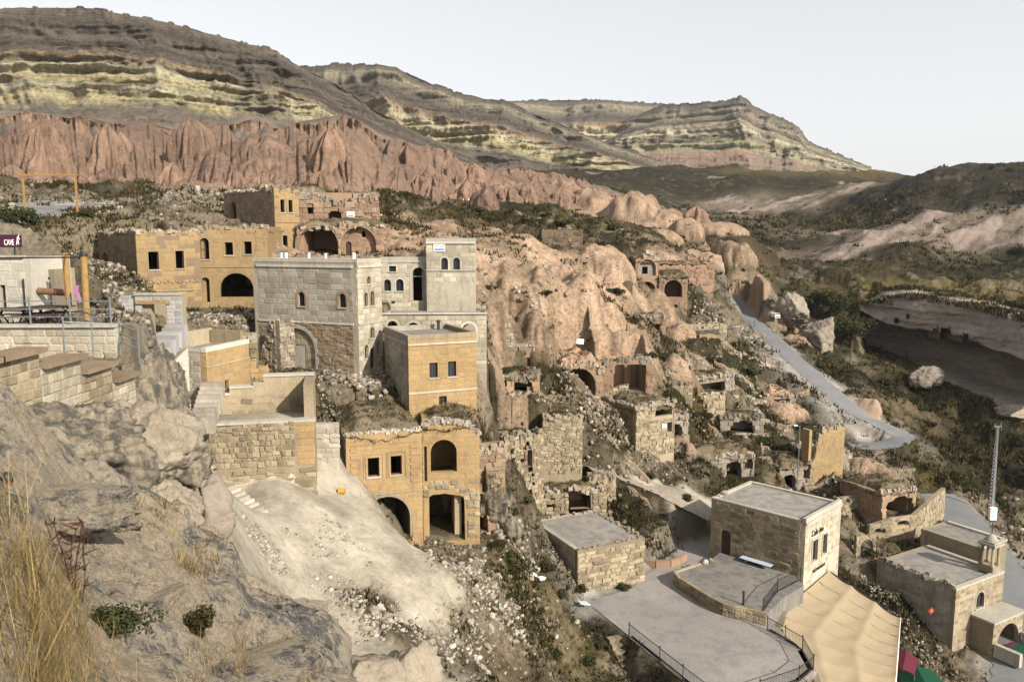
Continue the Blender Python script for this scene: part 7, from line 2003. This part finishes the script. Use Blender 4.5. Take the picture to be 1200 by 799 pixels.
for k, (a, b, s_) in enumerate(SH):
    g = ground_at(a, b)
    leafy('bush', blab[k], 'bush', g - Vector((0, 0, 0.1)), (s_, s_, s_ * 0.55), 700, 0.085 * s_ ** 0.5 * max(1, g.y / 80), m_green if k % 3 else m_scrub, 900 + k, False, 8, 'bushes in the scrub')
for k, (a, b, s_, lab) in enumerate([(955, 370, 5.6, 'dark green tree behind the rocks at the upper road'), (974, 368, 5.0, 'dense dark tree second from the pale roadside rock'), (997, 408, 6.0, 'tall dark green tree right of the big rounded boulder'), (1008, 396, 5.0, 'dark tree against the overhang cliff mouth'), (1192, 306, 5.0, 'lone dark green tree at the right edge hillside'),
                                      (1163, 186, 2.6, 'small tree on the right-hand skyline, left one'), (1185, 184, 2.4, 'small bare-looking tree on the right-hand skyline beside another')]):
    g = ground_at(a, b) if k != 6 and k != 5 else at(a, b + 2, 440)
    if k in (5, 6): g = Vector((g.x, g.y, float(gz(g.x, g.y)[0])))
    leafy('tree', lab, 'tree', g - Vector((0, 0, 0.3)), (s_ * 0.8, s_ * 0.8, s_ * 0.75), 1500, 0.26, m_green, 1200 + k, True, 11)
g = bank_at(95, 752)
leafy('leafy_weed', 'leafy green weed with small leaves in the dry grass, lower left', 'plant', g, (0.36, 0.28, 0.2), 2600, 0.013, m_green, 1301, False, 9)
g = bank_at(90, 612)
leafy('leafy_weed', 'small green weed on top of the near rock bank', 'plant', g, (0.24, 0.2, 0.16), 900, 0.016, m_green, 1302, False, 6)
g = bank_at(220, 742)
leafy('leafy_weed', 'dark tufted weed in the middle of the near rock slope', 'plant', g, (0.16, 0.16, 0.24), 900, 0.016, m_scrub, 1303, False, 6)
t = NT('dead_weed', 0.9, 0.1); t.color((0.06, 0.03, 0.025))
g = bank_at(70, 705)
wd = empty('dried_weed', g); tag(wd, 'dark reddish dried weed stalk standing in the straw grass', 'plant')
mb = MB(); rr = random.Random(5)
for k in range(5):
    p = Vector((rr.uniform(-.05, .05), rr.uniform(-.05, .05), 0)); dr_ = Vector((rr.uniform(-.25, .25), rr.uniform(-.1, .1), 1))
    for j in range(5):
        q = p + dr_ * 0.10; mb.bar(p, q, 0.006, 4, 0.004)
        for _ in range(3): mb.bar(q, q + Vector((rr.uniform(-.07, .07), rr.uniform(-.07, .07), rr.uniform(0, .06))), 0.006, 4, 0.003)
        p = q; dr_ += Vector((rr.uniform(-.2, .2), 0, 0))
mb.build('stalk', t.m, wd)
# ------------------------------------------------------------------ yard, deck, marquee, railings
DZ, YZ = -29.2, -30.17
EDGE = [atz(a, b, DZ) for a, b in ((832, 657), (791, 671), (797, 678), (806, 683), (820, 692), (834, 700.5), (847, 707), (861, 711), (875, 713.5), (899, 719))]
BACK = [atz(918, 700, DZ), atz(942, 686, DZ)]
deck = empty('raised_deck', EDGE[4]); tag(deck, 'raised stone-walled terrace with curved edge beside the cafe house', 'terrace')
lw0, lw1 = CAFE.Lw.P(0.3, DZ, 0.02), CAFE.Lw.P(CAFE.Lw.L - 0.6, DZ, 0.02)
poly = EDGE + BACK + [lw0, lw1]
mb = MB(); n = len(poly)
mb.add([Vector((p.x, p.y, DZ)) for p in poly] + [Vector((p.x, p.y, -31.2)) for p in poly], [tuple(range(n))] + [(i, (i + 1) % n, n + (i + 1) % n, n + i) for i in range(n)])
put(mb, 'deck_floor', 'concrete', deck)
bl = []
for a, b in zip(EDGE[:-1], EDGE[1:]):
    d = Vector((b.x - a.x, b.y - a.y, 0)); L = d.length; d.normalize(); nn = Vector((d.y, -d.x, 0))
    if nn.dot(Vector((-0.3, -1, 0))) < 0: nn = -nn
    w = Wall(a + nn * 0.12, d, nn, L, -31.2, DZ + 0.08, 0.3)
    w.build(deck, 'cream_stone'); w.blocks(bl, 0.3, (0.35, 0.7), z0=-30.4, proud=0.03, mat='cream_stone')
emit_blocks(bl, deck, 150)
def railing(name, label, pts, hgt=1.05, gap=0.14, mat='black_iron', post_every=2.4, bal=True, rails=(1.0, 0.1), r=0.025):
    root = empty(name, pts[0]); tag(root, label, 'railing')
    o0 = woff(root)
    bm_ = MB(); bm_.bar((0, 0, 0), (0, 0, hgt - 0.1), 0.011, 4)
    bme = None
    for a, b in zip(pts[:-1], pts[1:]):
        L = (b - a).length
        for f in rails:
            mb = MB(); mb.flatbar(a + Vector((0, 0, hgt * f)), b + Vector((0, 0, hgt * f)), 0.05, 0.035); put(mb, 'top_rail' if f == rails[0] else 'lower_rail', mat, root)
        m = max(1, int(L / post_every))
        for k in range(m + (1 if b is pts[-1] else 0)):
            p = a.lerp(b, k / m)
            mb = MB(); mb.bar(p - Vector((0, 0, 0.1)), p + Vector((0, 0, hgt + 0.08)), r * 1.5, 6); mb.bar(p + Vector((0, 0, hgt + 0.081)), p + Vector((0, 0, hgt + 0.17)), r * 2, 6); put(mb, 'post', mat, root)
        if bal:
            for k in range(1, int(L / gap)):
                p = a.lerp(b, k * gap / L)
                if bme is None:
                    q = bm_.build('baluster', MATS[mat], root); bme = q.data
                else:
                    q = link(bpy.data.objects.new('baluster', bme), root)
                q.location = p - o0 + Vector((0, 0, 0.06))
    return root
RB = [atz(a, b, YZ) for a, b in ((899, 738), (920, 750), (940, 762), (953, 785), (936, 799), (890, 815))]
RA = [atz(a, b, YZ) for a, b in ((737, 746), (773, 775), (800, 797), (850, 836))]
railing('iron_railing', 'black iron railing round the yard corner beside the marquee', RB)
railing('iron_railing', 'black iron railing along the lower edge of the yard by the steps', RA)
railing('iron_railing', 'black iron stair railing on the raised deck against the cafe wall', [atz(a, b, DZ) for a, b in ((894, 717), (911, 694), (938, 680))])
def low_wall(name, label, pts, ztop, zbot, mat, th=0.35, cop=True):
    root = empty(name, (pts[0].x, pts[0].y, zbot)); tag(root, label, 'wall')
    bl = []
    for a, b in zip(pts[:-1], pts[1:]):
        d = Vector((b.x - a.x, b.y - a.y, 0)); L = d.length; d.normalize(); nn = Vector((d.y, -d.x, 0))
        if nn.y > 0: nn = -nn
        w = Wall(a, d, nn, L, zbot, ztop, th); w.build(root, mat); w.blocks(bl, 0.32, (0.4, 0.8), z0=zbot + 0.1, proud=0.03, mat=mat)
        if cop:
            mb = MB(); mb.box(w.P(L / 2, ztop + 0.05, -th / 2), (L + 0.06, th + 0.12, 0.1), math.atan2(d.y, d.x)); put(mb, 'coping', 'coping', root)
    emit_blocks(bl, root, 120)
    return root
low_wall('retaining_wall', 'low stone wall carrying the lower yard railing', RA, YZ + 0.02, -33.5, 'grey_stone', cop=False)
low_wall('retaining_wall', 'curved stone wall carrying the yard railing beside the marquee', RB, YZ + 0.02, -34, 'cream_stone', cop=False)
low_wall('yard_wall', 'low pale wall closing the yard behind the stone basin', [atz(756, 648, YZ), atz(778, 640, YZ), atz(806, 631, YZ)], YZ + 0.85, -31, 'pale_stone')
# basin and shelter
bs = empty('stone_basin', atz(780, 660, YZ)); tag(bs, 'curved low pinkish basin wall in the yard behind the deck', 'basin')
pts = [atz(a, b, YZ) for a, b in ((756, 663), (768, 665), (785, 664), (797, 660), (803, 656))]
for a, b in zip(pts[:-1], pts[1:]):
    mb = MB(); mb.flatbar(a + Vector((0, 0, 0.3)), b + Vector((0, 0, 0.3)), 0.35, 0.75); put(mb, 'rim', 'pink_brick', bs)
a = atz(757, 655, YZ)
mb = MB(); mb.add([a + Vector((-0.6, 0, 0)), a + Vector((1.3, 0.2, 0)), a + Vector((1.3, 1.6, 0)), a + Vector((-0.6, 1.6, 0)), a + Vector((0.5, 0.15, 1.5)), a + Vector((0.5, 1.6, 1.5))], [(1, 2, 5, 4), (0, 4, 5, 3), (2, 3, 5), (0, 1, 2, 3)])
sh_ = put(mb, 'lean_shelter', 'pink_brick', None); tag(sh_, 'small triangular brick shelter with dark front beside the basin', 'shelter')
# marquee
A = CAFE.R.P(CAFE.R.loc(970, 667)[0], CAFE.R.loc(970, 667)[1], 0.15); E = atz(907, 724, -30.6); Bq = at(1055, 723, 64.5); D = atz(950, 850, -31.2); Cq = at(1046, 835, 53.0)
mq = empty('marquee', (Cq.x, Cq.y, -37)); tag(mq, 'large tan canvas marquee roof sloping down from the cafe front', 'marquee')
nu, nv = 81, 41
V = np.zeros((nu, nv, 3))
for i in range(nu):
    for j in range(nv):
        a, b = i / (nu - 1), j / (nv - 1)
        tp_ = A.lerp(E, a / 0.5) if a < 0.5 else E.lerp(D, (a - 0.5) / 0.5)
        p = tp_.lerp(Bq.lerp(Cq, a), b)
        sag = -0.10 * abs(math.sin(math.pi * a * 9)) ** 0.5 - 0.22 * abs(math.sin(math.pi * b * 3)) ** 0.55 + 0.03 * math.sin(a * 37 + b * 9) * math.sin(b * 21)
        V[i, j] = (p.x, p.y, p.z + sag)
o0 = woff(mq)
me = np_mesh('canopy', (V - np.array(o0)).reshape(-1, 3), grid_faces(nu, nv), True)
mesh_obj('canopy', me, MATS['canvas'], mq)
sk = np.concatenate([V[0, :, :], V[:, -1, :]]) ; sk2 = sk - np.array([0, 0, 0.35])
m_ = len(sk); q = np.concatenate([sk, sk2]) - np.array(o0)
i = np.arange(m_ - 1); mesh_obj('valance', np_mesh('valance', q + np.array([0.02, 0, 0]), np.stack([i, i + 1, i + 1 + m_, i + m_], -1)), MATS['canvas'], mq)
for a in range(0, 81, 16):
    p = Vector(V[a, -1]); mb = MB(); mb.bar((p.x, p.y, -38), (p.x, p.y, p.z - 0.05), 0.06, 8); put(mb, 'pole', 'white_paint', mq)
for k in range(1, 9):            # battens under the cloth show as seams
    i_ = int(round(80 * k / 9)); mb = MB()
    for j in range(0, 40, 4): mb.bar(Vector(V[i_, j]) + Vector((0, 0, 0.0)), Vector(V[i_, min(40, j + 4)]) + Vector((0, 0, 0.0)), 0.035, 5)
    put(mb, 'batten', 'canvas', mq)
mb = MB(); mb.bar(Vector(V[0, 0]) - Vector((0, 0, .1)), Vector(V[0, -1]) - Vector((0, 0, .1)), 0.05, 6); put(mb, 'edge_bar', 'black_iron', mq)
def awning(label, pts, z, mat, drop):
    P = [atz(a, b, z) for a, b in pts]
    mid = (P[0] + P[1]) / 2; mid2 = (P[2] + P[3]) / 2
    root = empty('awning', P[0]); tag(root, label, 'awning')
    mb = MB()
    vs = [P[0] - Vector((0, 0, drop)), mid, P[1] - Vector((0, 0, drop)), P[2] - Vector((0, 0, drop)), mid2, P[3] - Vector((0, 0, drop))]
    lo = [v - Vector((0, 0, 0.06)) for v in vs]
    mb.add(vs + lo, [(0, 1, 4, 5), (1, 2, 3, 4), (6, 11, 10, 7), (7, 10, 9, 8), (0, 6, 7, 1), (1, 7, 8, 2), (2, 8, 9, 3), (3, 9, 10, 4), (4, 10, 11, 5), (5, 11, 6, 0)])
    put(mb, 'canopy', mat, root)
    for p in P:
        mb = MB(); mb.bar(p - Vector((0, 0, 4)), p - Vector((0, 0, drop + 0.06)), 0.05, 6); put(mb, 'pole', 'grey_steel', root)
awning('dark red awning peeping out beyond the marquee corner', [(1048, 757), (1077, 768), (1072, 786), (1044, 780)], -36.0, 'red_canvas', 0.3)
awning('green awning roof at the bottom edge below the chapel', [(1055, 781), (1092, 778), (1118, 803), (1060, 815)], -36.6, 'green_canvas', 0.5)
# yard steps and small yard things
stair('stone_stair', 'short flight of stone steps leading down from the yard corner', atz(748, 797, -32.2), Vector((-0.35, 0.94, 0)), 7, 1.7, 0.5, 0.26, 'cream_stone')
b = atz(871, 708, DZ)
mb = MB(); mb.bar(b, b + Vector((0, 0, 1.0)), 0.09, 10); mb.bar(b + Vector((0, 0, 1.001)), b + Vector((0, 0, 1.18)), 0.13, 10, 0.06); tag(put(mb, 'bollard', 'black_iron', None), 'black iron bollard on the raised deck', 'bollard')
p = CAFE.P0 + CAFE.l * (CAFE.LL - 0.9) + CAFE.r * 0.7
ds = empty('satellite_dish', (p.x, p.y, CAFE.zt)); tag(ds, 'small satellite dish on the corner of the cafe roof', 'satellite dish')
mb = MB(); mb.bar((0, 0, -0.1), (0, 0, 0.5), 0.03, 6); mb.build('mast', MATS['grey_steel'], ds)
mb = MB(); vs = [Vector((0, 0, 0))]
for r_ in (0.2, 0.38):
    for k in range(12): vs.append(Vector((r_ * math.cos(k * math.pi / 6), r_ * math.sin(k * math.pi / 6), r_ * r_ * 0.9)))
fs = [(0, 1 + k, 1 + (k + 1) % 12) for k in range(12)] + [(1 + k, 13 + k, 13 + (k + 1) % 12, 1 + (k + 1) % 12) for k in range(12)]
R_ = Matrix.Rotation(-1.0, 3, 'X'); mb.add([R_ @ v + Vector((0, -0.05, 0.55)) for v in vs], fs); mb.build('dish', MATS['grey_block'], ds)
for k, (a, b, z, lab) in enumerate([(826, 661, DZ, 'pale stone block on the deck corner, larger of two'), (833, 659, DZ, 'smaller tan stone block on the deck corner')]):
    q = atz(a, b, z); o = mesh_obj('corner_stone', rock_mesh('corner_stone', 700 + k, 16, 10, 0.15), MATS['coping' if k == 0 else 'cream_stone']); o.location = q + Vector((0, 0, 0.22)); o.scale = (0.34 - 0.06 * k, 0.3, 0.3); tag(o, lab, 'stone')
# ------------------------------------------------------------------ poles, mast, signs
def pole(name, label, px, y0, y1, Y, r=0.07, mat='grey_steel', arm=0.0, box=False, cat='pole'):
    top = at(px, y0, Y); root = empty(name, (top.x, top.y, float(gz(top.x, top.y)[0]))); tag(root, label, cat)
    h_ = top.z - root.location.z
    mb = MB(); mb.bar((0, 0, -0.5), (0, 0, h_), r, 8, r * 0.7); mb.build('shaft', MATS[mat], root)
    if arm:
        mb = MB(); mb.bar((0, 0, h_ - 0.1), (arm, -0.2, h_ + 0.15), 0.04, 6); mb.build('arm', MATS[mat], root)
        mb = MB(); mb.box((arm * 1.25, -0.25, h_ + 0.14), (abs(arm) * 0.8, 0.28, 0.12)); mb.build('lamp_head', MATS['white_paint'], root)
    if box:
        mb = MB(); mb.box((0, 0, h_ - 0.2), (1.0, 0.15, 0.12)); mb.build('crossbar', MATS[mat], root)
        for s in (-0.4, 0.4):
            mb = MB(); mb.bar((s, 0, h_ - 0.14), (s, 0, h_ + 0.1), 0.05, 6); mb.build('insulator', MATS['white_paint'], root)
    return root
pole('street_lamp', 'slim grey street lamp between cafe house and tan stub', 937.5, 499, 575, 92, 0.07, arm=-0.5, cat='street lamp')
pole('street_lamp', 'grey pole standing above the rubble beside the wide cave vault', 637.5, 399, 465, 84, 0.07, arm=-0.4, cat='street lamp')
pole('utility_pole', 'dark utility pole on the grassy saddle behind the cream block', 546, 234, 275, 120, 0.09, 'dark_wood', box=True)
pole('utility_pole', 'thin dark pole against the pink spires above the tower house', 361, 164, 222, 185, 0.12, 'dark_wood', box=True)
pole('utility_pole', 'short dark pole beside the upper end of the road', 884, 375, 396, 163, 0.09, 'dark_wood')
pole('utility_pole', 'thin dark post beside the left-hand road under the timber frame', 99, 236, 247, 103, 0.06, 'rusty_red')
g = at(1161, 604, 104); g.z = float(gz(g.x, g.y)[0])
ms = empty('lattice_mast', g); tag(ms, 'tall thin lattice mast with ladder rungs above the chapel street', 'mast')
H_ = at(1164, 500, 104).z - g.z
for k in range(3):
    t_ = 2.1 * k; mb = MB(); mb.bar((0.42 * math.cos(t_), 0.42 * math.sin(t_), -0.5), (0.16 * math.cos(t_), 0.16 * math.sin(t_), H_), 0.045, 5); mb.build('leg', MATS['grey_steel'], ms)
for k in range(26):
    z0, z1 = H_ * k / 26, H_ * (k + 1) / 26; mb = MB()
    for j in range(3):
        r0, r1 = 0.42 - 0.26 * k / 26, 0.42 - 0.26 * (k + 1) / 26; t0, t1 = 2.1 * j, 2.1 * (j + 1)
        mb.bar((r0 * math.cos(t0), r0 * math.sin(t0), z0), (r1 * math.cos(t1), r1 * math.sin(t1), z1), 0.02, 4); mb.bar((r0 * math.cos(t0), r0 * math.sin(t0), z0), (r0 * math.cos(t1), r0 * math.sin(t1), z0), 0.02, 4)
    mb.build('brace', MATS['grey_steel'], ms)
mb = MB(); mb.box((0, 0, H_ + 0.05), (1.0, 0.12, 0.12)); mb.bar((-0.4, 0, H_ + 0.11), (-0.4, 0, H_ + 0.45), 0.06, 6); mb.bar((0.4, 0, H_ + 0.11), (0.4, 0, H_ + 0.45), 0.06, 6); mb.build('antenna', MATS['grey_steel'], ms)
mb = MB(); mb.box((-0.2, -0.7, 0.9), (0.9, 0.5, 1.7)); cb_ = mb.build('mast_cabinet', MATS['white_paint']); cb_.location = g; tag(cb_, 'white equipment cabinet at the foot of the lattice mast', 'cabinet')
mb = MB(); mb.box((-0.2, -0.72, 0.95), (0.7, 0.5, 1.2)); mb.build('door', MATS['pale_blue'], cb_)
q = CHAP.Lw.P(CHAP.Lw.loc(1097, 713)[0], CHAP.Lw.loc(1097, 713)[1], 0.8)
sg = empty('hanging_sign', q); tag(sg, 'orange diamond sign hanging on the chapel side wall', 'sign')
mb = MB(); mb.box((0, 0, 0), (0.58, 0.05, 0.58), 0.2, math.pi / 4); mb.build('board', MATS['red_paint'], sg)
mb = MB(); mb.box((0.01, -0.03, 0), (0.2, 0.05, 0.34), 0.2, 0.0); mb.build('emblem', MATS['yellow_paint'], sg)
mb = MB(); mb.bar((0, 0.02, 0.5), (0, 0.02, 1.9), 0.025, 6); mb.bar((0, 0.02, 1.9), (0.5, 0.6, 1.9), 0.025, 6); mb.build('bracket', MATS['black_iron'], sg)
g = at(411, 251, 97)
mb = MB(); mb.box(g, (0.95, 0.04, 0.62)); bn = put(mb, 'for_sale_banner', 'white_paint', None); tag(bn, 'small white for-sale banner on the ruined wall above the second vault', 'banner')
lettering('SATILIK', g + Vector((-0.42, -0.03, 0.03)), Vector((1, 0, 0)), 0.22, 'red_paint', bn, out=Vector((0, -1, 0)))
mb = MB(); mb.box(g + Vector((0, -0.026, -0.17)), (0.7, 0.012, 0.13)); put(mb, 'blue_band', 'blue_paint', bn)
g = at(680, 400, 93)
mb = MB(); mb.box(g, (0.85, 0.05, 0.6), 0.1, 0.1); tag(put(mb, 'notice_board', 'white_paint', None), 'blank white board on the rubble below the pink rocks', 'sign')
# ------------------------------------------------------------------ upper left: timber frame, terrace cafe, sign
gA, gB = at(29.5, 247, 92), at(91, 249, 92)
tf = empty('timber_gateway', (gA.x, gA.y, float(gz(gA.x, gA.y)[0]))); tag(tf, 'goal-like yellow timber frame over the left-hand road', 'frame')
zt = at(29, 206.5, 92).z
for p in (gA, gB):
    mb = MB(); mb.box((p.x, p.y, (zt + gz(p.x, p.y)[0] - 0.5) / 2), (0.19, 0.19, zt - gz(p.x, p.y)[0] + 0.5)); put(mb, 'post', 'timber', tf)
mb = MB(); mb.flatbar((gA.x - 0.7, gA.y, zt + 0.12), (gB.x + 0.3, gB.y, zt + 0.12), 0.2, 0.2); put(mb, 'beam', 'timber', tf)
h = House('cafe_hut', 'whitewashed hut with dark door below the maroon sign', 'hut', -70, 302, 36, 2, 28, M(4), -4.6, 'white_paint')
o = h.R.op('rect', 0.5, 334, 7, 365); h.walls(('coping', 'coping', 'coping', 'coping')); door_leaf(h, h.R, o); h.flat_roof('concrete', 0.0)
h.R.blocks(h.bl, 0.36, (0.5, 1.0), z0=-4.4, proud=0.012, mat='coping', pad=0.05); h.emit(90)
h.band(h.R, h.zt + 0.05, 0.12, 0.15, 'coping'); mb = MB(); mb.bar(h.R.P(h.LR - 0.05, -4.5, 0.1), h.R.P(h.LR - 0.05, -1.8, 0.1), 0.04, 6); put(mb, 'drain_pipe', 'black_iron', h.root)
p0, p1 = h.R.loc(-45, 290), h.R.loc(20, 275)
sgn = empty('cave_sign', h.R.P(p0[0], h.zt, -0.3)); tag(sgn, 'maroon sign board reading CAVE on the hut roof', 'sign')
mb = MB(); mb.box(h.R.P((p0[0] + p1[0]) / 2, (p0[1] + p1[1]) / 2, -0.3), (p1[0] - p0[0], 0.08, p1[1] - p0[1]), math.radians(2)); put(mb, 'board', 'maroon_paint', sgn)
a = h.R.loc(1, 287.3); lettering('CAVE', h.R.P(a[0], a[1], -0.25), h.r, 0.36, 'white_paint', sgn, out=h.R.n).scale = (0.5, 1, 1)
a = h.R.loc(15.6, 287); mb = MB()
for (x0, z0, x1, z1, w_) in ((0.0, 0, 0.05, .22, .035), (0.1, 0.02, 0.07, .22, .035), (.05, .2, .09, .38, .06), (.09, .34, .16, .24, .03), (.09, .34, .15, .46, .03)): mb.bar(h.R.P(a[0] + x0, a[1] + z0, -.25), h.R.P(a[0] + x1, a[1] + z1, -.25), w_ / 2, 5)
put(mb, 'emblem', 'white_paint', sgn)
for s_ in (0.15, 0.85):
    mb = MB(); q = h.R.P(p0[0] + (p1[0] - p0[0]) * s_, 0, -0.38); mb.bar((q.x, q.y, h.zt - 0.05), (q.x, q.y, p0[1] + 0.3), 0.04, 6); put(mb, 'bracket', 'black_iron', sgn)
h = House('low_wall_house', 'low cream wall block right of the whitewashed hut', 'wall', 28.6, 316, 38, 3, 57, M(2.5), -4.6, 'cream_stone')
h.walls(); h.R.blocks(h.bl, 0.36, (0.5, 0.9), z0=-4.4, proud=0.015, mat='cream_stone'); h.emit(60); h.flat_roof('concrete', 0.05); h.band(h.R, h.zt - 0.4, 0.07, 0.1, 'black_iron', 'gutter')
for k, (x0, y0, x1, y1, Y) in enumerate([(76, 296, 81.5, 362, 36), (98, 300.5, 102, 376, 33)]):
    a, b = at(x1, y1, Y), at(x0, y0, Y)
    root = empty('timber_post', a); tag(root, ['thick timber post with black cap on the cafe terrace, left of two', 'thick timber post with black cap on the cafe terrace edge, right of two'][k], 'post')
    mb = MB(); mb.bar(a, b, 0.13, 10); put(mb, 'shaft', 'timber', root); mb = MB(); mb.bar(b, b + Vector((0, 0, 0.13)), 0.15, 10); put(mb, 'cap', 'black_iron', root)
mb = MB(); mb.bar(at(-60, 303, 33.2), at(98, 301.5, 33), 0.035, 6); mb.bar(at(76, 298, 36), at(98, 301.5, 33), 0.025, 6); tag(put(mb, 'overhead_cable', 'black_iron', None), 'black cable strung between hut and timber posts', 'cable')
# terrace front wall and railings
w = Wall(at(-60, 385, 32), Vector((1, 0.02, 0)).normalized(), Vector((0.02, -1, 0)).normalized(), at(133, 385, 32).x - at(-60, 385, 32).x, -6.2, -3.55, 0.5)
tw = empty('terrace_front_wall', (w.A.x, w.A.y, -6.2)); tag(tw, 'pale stone front wall of the cafe terrace, upper left', 'wall')
w.build(tw, 'pale_stone'); bl = []; w.blocks(bl, 0.3, (0.4, 0.8), z0=-5.8, proud=0.025, mat='pale_stone'); emit_blocks(bl, tw, 140)
mb = MB(); mb.box(w.P(w.L / 2, -3.5, -0.2), (w.L + 0.1, 0.7, 0.1), 0.02); put(mb, 'coping', 'coping', tw)
railing('steel_railing', 'grey steel pipe railing on the cafe terrace front', [w.P(0, -3.45, -0.1), w.P(w.L - 0.2, -3.45, -0.1)], 0.95, mat='grey_steel', post_every=1.3, bal=False, rails=(1.0, 0.66, 0.33))
railing('steel_railing', 'grey steel stair railing in front of the terrace wall', [Vector((-15.6, 27.5, -3.9)), Vector((-14.2, 28.6, -4.1)), Vector((-13.2, 27.9, -4.3))], 1.05, mat='grey_steel', post_every=0.8, bal=False, rails=(1.0, 0.7, 0.4), r=0.02)
def picnic(px, py, Y, rz, lab):
    g = at(px, py, Y); root = empty('picnic_table', (g.x, g.y, -3.72)); root.rotation_euler = (0, 0, rz); tag(root, lab, 'table')
    mb = MB(); mb.box((0, 0, 0.74), (1.7, 0.75, 0.06)); mb.build('table_top', MATS['dark_wood'], root)
    for s in (-1, 1):
        mb = MB(); mb.box((0, s * 0.7, 0.44), (1.7, 0.28, 0.05)); mb.build('bench', MATS['dark_wood'], root)
        mb = MB(); mb.bar((s * 0.6, -0.65, 0), (s * 0.6, 0.2, 0.7), 0.04, 5); mb.bar((s * 0.6, 0.65, 0), (s * 0.6, -0.2, 0.7), 0.04, 5); mb.build('leg', MATS['dark_wood'], root)
for k, (px, py, rz) in enumerate([(18, 362, 0.1), (45, 365, 0.2), (62, 360, -0.1)]): picnic(px, py, 34.2 + 0.6 * k, rz, ['dark picnic table on the cafe terrace nearest the hut', 'dark picnic table on the cafe terrace between two others', 'dark picnic table on the cafe terrace nearest the timber posts'][k])
mb = MB(); mb.bar(at(45, 341, 37), at(78, 343, 37), 0.16, 10); tag(put(mb, 'rolled_mat', 'rusty_red', None), 'brown rolled reed bundle on the cafe terrace', 'mat')
mb = MB(); a = at(89, 342, 35.5); mb.box(a, (0.2, 0.06, 0.6), 0.3, 0.15); mb.box(a + Vector((0.1, 0.02, -0.25)), (0.16, 0.06, 0.45), 0.5, -0.2)
t = NT('pink_cloth', 0.9, 0.1); t.color((0.24, 0.13, 0.20)); tag(put(mb, 'hanging_cloth', t.m, None), 'pink and white cloth hanging by the timber posts', 'cloth')
# crates, bucket, litter
mb = MB(); g = at(162, 389.5, 50.5); mb.box(g + Vector((0, 0, 0.02)), (0.46, 0.4, 0.3), 0.2); mb.box(g + Vector((0, 0, 0.19)), (0.5, 0.44, 0.04), 0.2); tag(put(mb, 'crate', 'blue_paint', None), 'blue plastic crate at the foot of the block gateway', 'crate')
g = ground_at(400, 580); bk = empty('yellow_drum', g); tag(bk, 'yellow drum lying at the corner of the golden arched house', 'drum')
mb = MB(); mb.bar((-0.22, 0, 0.19), (0.22, 0.08, 0.19), 0.19, 12); mb.build('shell', MATS['yellow_paint'], bk); mb = MB(); mb.bar((0.22, 0.08, 0.19), (0.245, 0.085, 0.19), 0.15, 12); mb.build('lid', MATS['black_iron'], bk)
for k, (a, b) in enumerate([(625, 676), (634, 679)]):
    g = ground_at(a, b); o = mesh_obj('litter_sack', rock_mesh('litter_sack', 800 + k, 20, 12, 0.35), MATS['white_paint']); o.location = g + Vector((0, 0, 0.1)); o.scale = (0.45, 0.3, 0.18); tag(o, ['white plastic sack lying in the scrub left of the box house, left one', 'white plastic sack lying in the scrub left of the box house, right one'][k], 'sack')
g = atz(684, 710, -30.0); mb = MB(); mb.box(g + Vector((0, 0, 0.3)), (1.0, 0.7, 0.06), 0.4, 0.3); tag(put(mb, 'stone_slab', 'pale_blue', None), 'pale slab leaning at the corner of the box house', 'slab')
# truck by the road
g = ground_at(907, 375); tr = empty('parked_truck', g + Vector((0, 0, 0.05))); tr.scale = (0.62, 0.62, 0.62); tr.rotation_euler = (0, 0, 0.15); tag(tr, 'small white truck parked by the rocks at the upper road', 'truck')
mb = MB(); mb.box((0, 0.6, 1.25), (1.8, 3.0, 1.2)); mb.build('box_body', MATS['white_paint'], tr); mb = MB(); mb.box((0, -1.75, 1.0), (1.75, 1.5, 1.1)); mb.box((0, -1.65, 1.75), (1.6, 1.2, 0.45)); mb.build('cab', MATS['white_paint'], tr)
mb = MB(); mb.box((0, -2.28, 1.72), (1.45, 0.06, 0.42)); mb.build('windscreen', MATS['pane_glass'], tr); mb = MB(); mb.box((0, -2.53, 0.85), (1.3, 0.06, 0.3)); mb.build('grille', MATS['black_iron'], tr)
for x in (-0.85, 0.85):
    for y in (-1.7, 1.2):
        mb = MB(); mb.bar((x - 0.1, y, 0.38), (x + 0.1, y, 0.38), 0.38, 12); mb.build('wheel', MATS['black_iron'], tr)
    mb = MB(); mb.box((x * 0.8, -2.53, 0.95), (0.25, 0.08, 0.2)); mb.build('headlight', MATS['coping'], tr)
# dark round thing at the left edge of the bank
p = bank_at(1, 572); o = mesh_obj('round_cap', rock_mesh('round_cap', 900, 20, 14, 0.05, facets=0), MATS['black_iron']); o.location = p + Vector((-0.03, 0, 0.06)); o.scale = (0.04, 0.036, 0.045); tag(o, 'dark rounded object resting on the rock at the left edge', 'object')
mb = MB(); mb.bar((0, 0, -0.75), (0, 0, -0.5), 0.85, 14); q = mb.build('lower_rim', MATS['red_paint'], o)
# ------------------------------------------------------------------ thin haze over the whole valley
mb = MB(); mb.box((0, 1400, 100), (7000, 3400, 700))
hz = mb.build('haze', None); tag(hz, 'thin pale haze hanging over the whole valley', 'haze', kind='stuff')
hm = bpy.data.materials.new('haze_air'); hm.use_nodes = True
hm.node_tree.nodes.clear()
ho = hm.node_tree.nodes.new('ShaderNodeOutputMaterial'); hv = hm.node_tree.nodes.new('ShaderNodeVolumePrincipled')
hv.inputs['Color'].default_value = (0.88, 0.91, 0.95, 1); hv.inputs['Density'].default_value = 0.00006; hv.inputs['Anisotropy'].default_value = 0.2
hm.node_tree.links.new(hv.outputs[0], ho.inputs['Volume'])
hz.data.materials.append(hm)
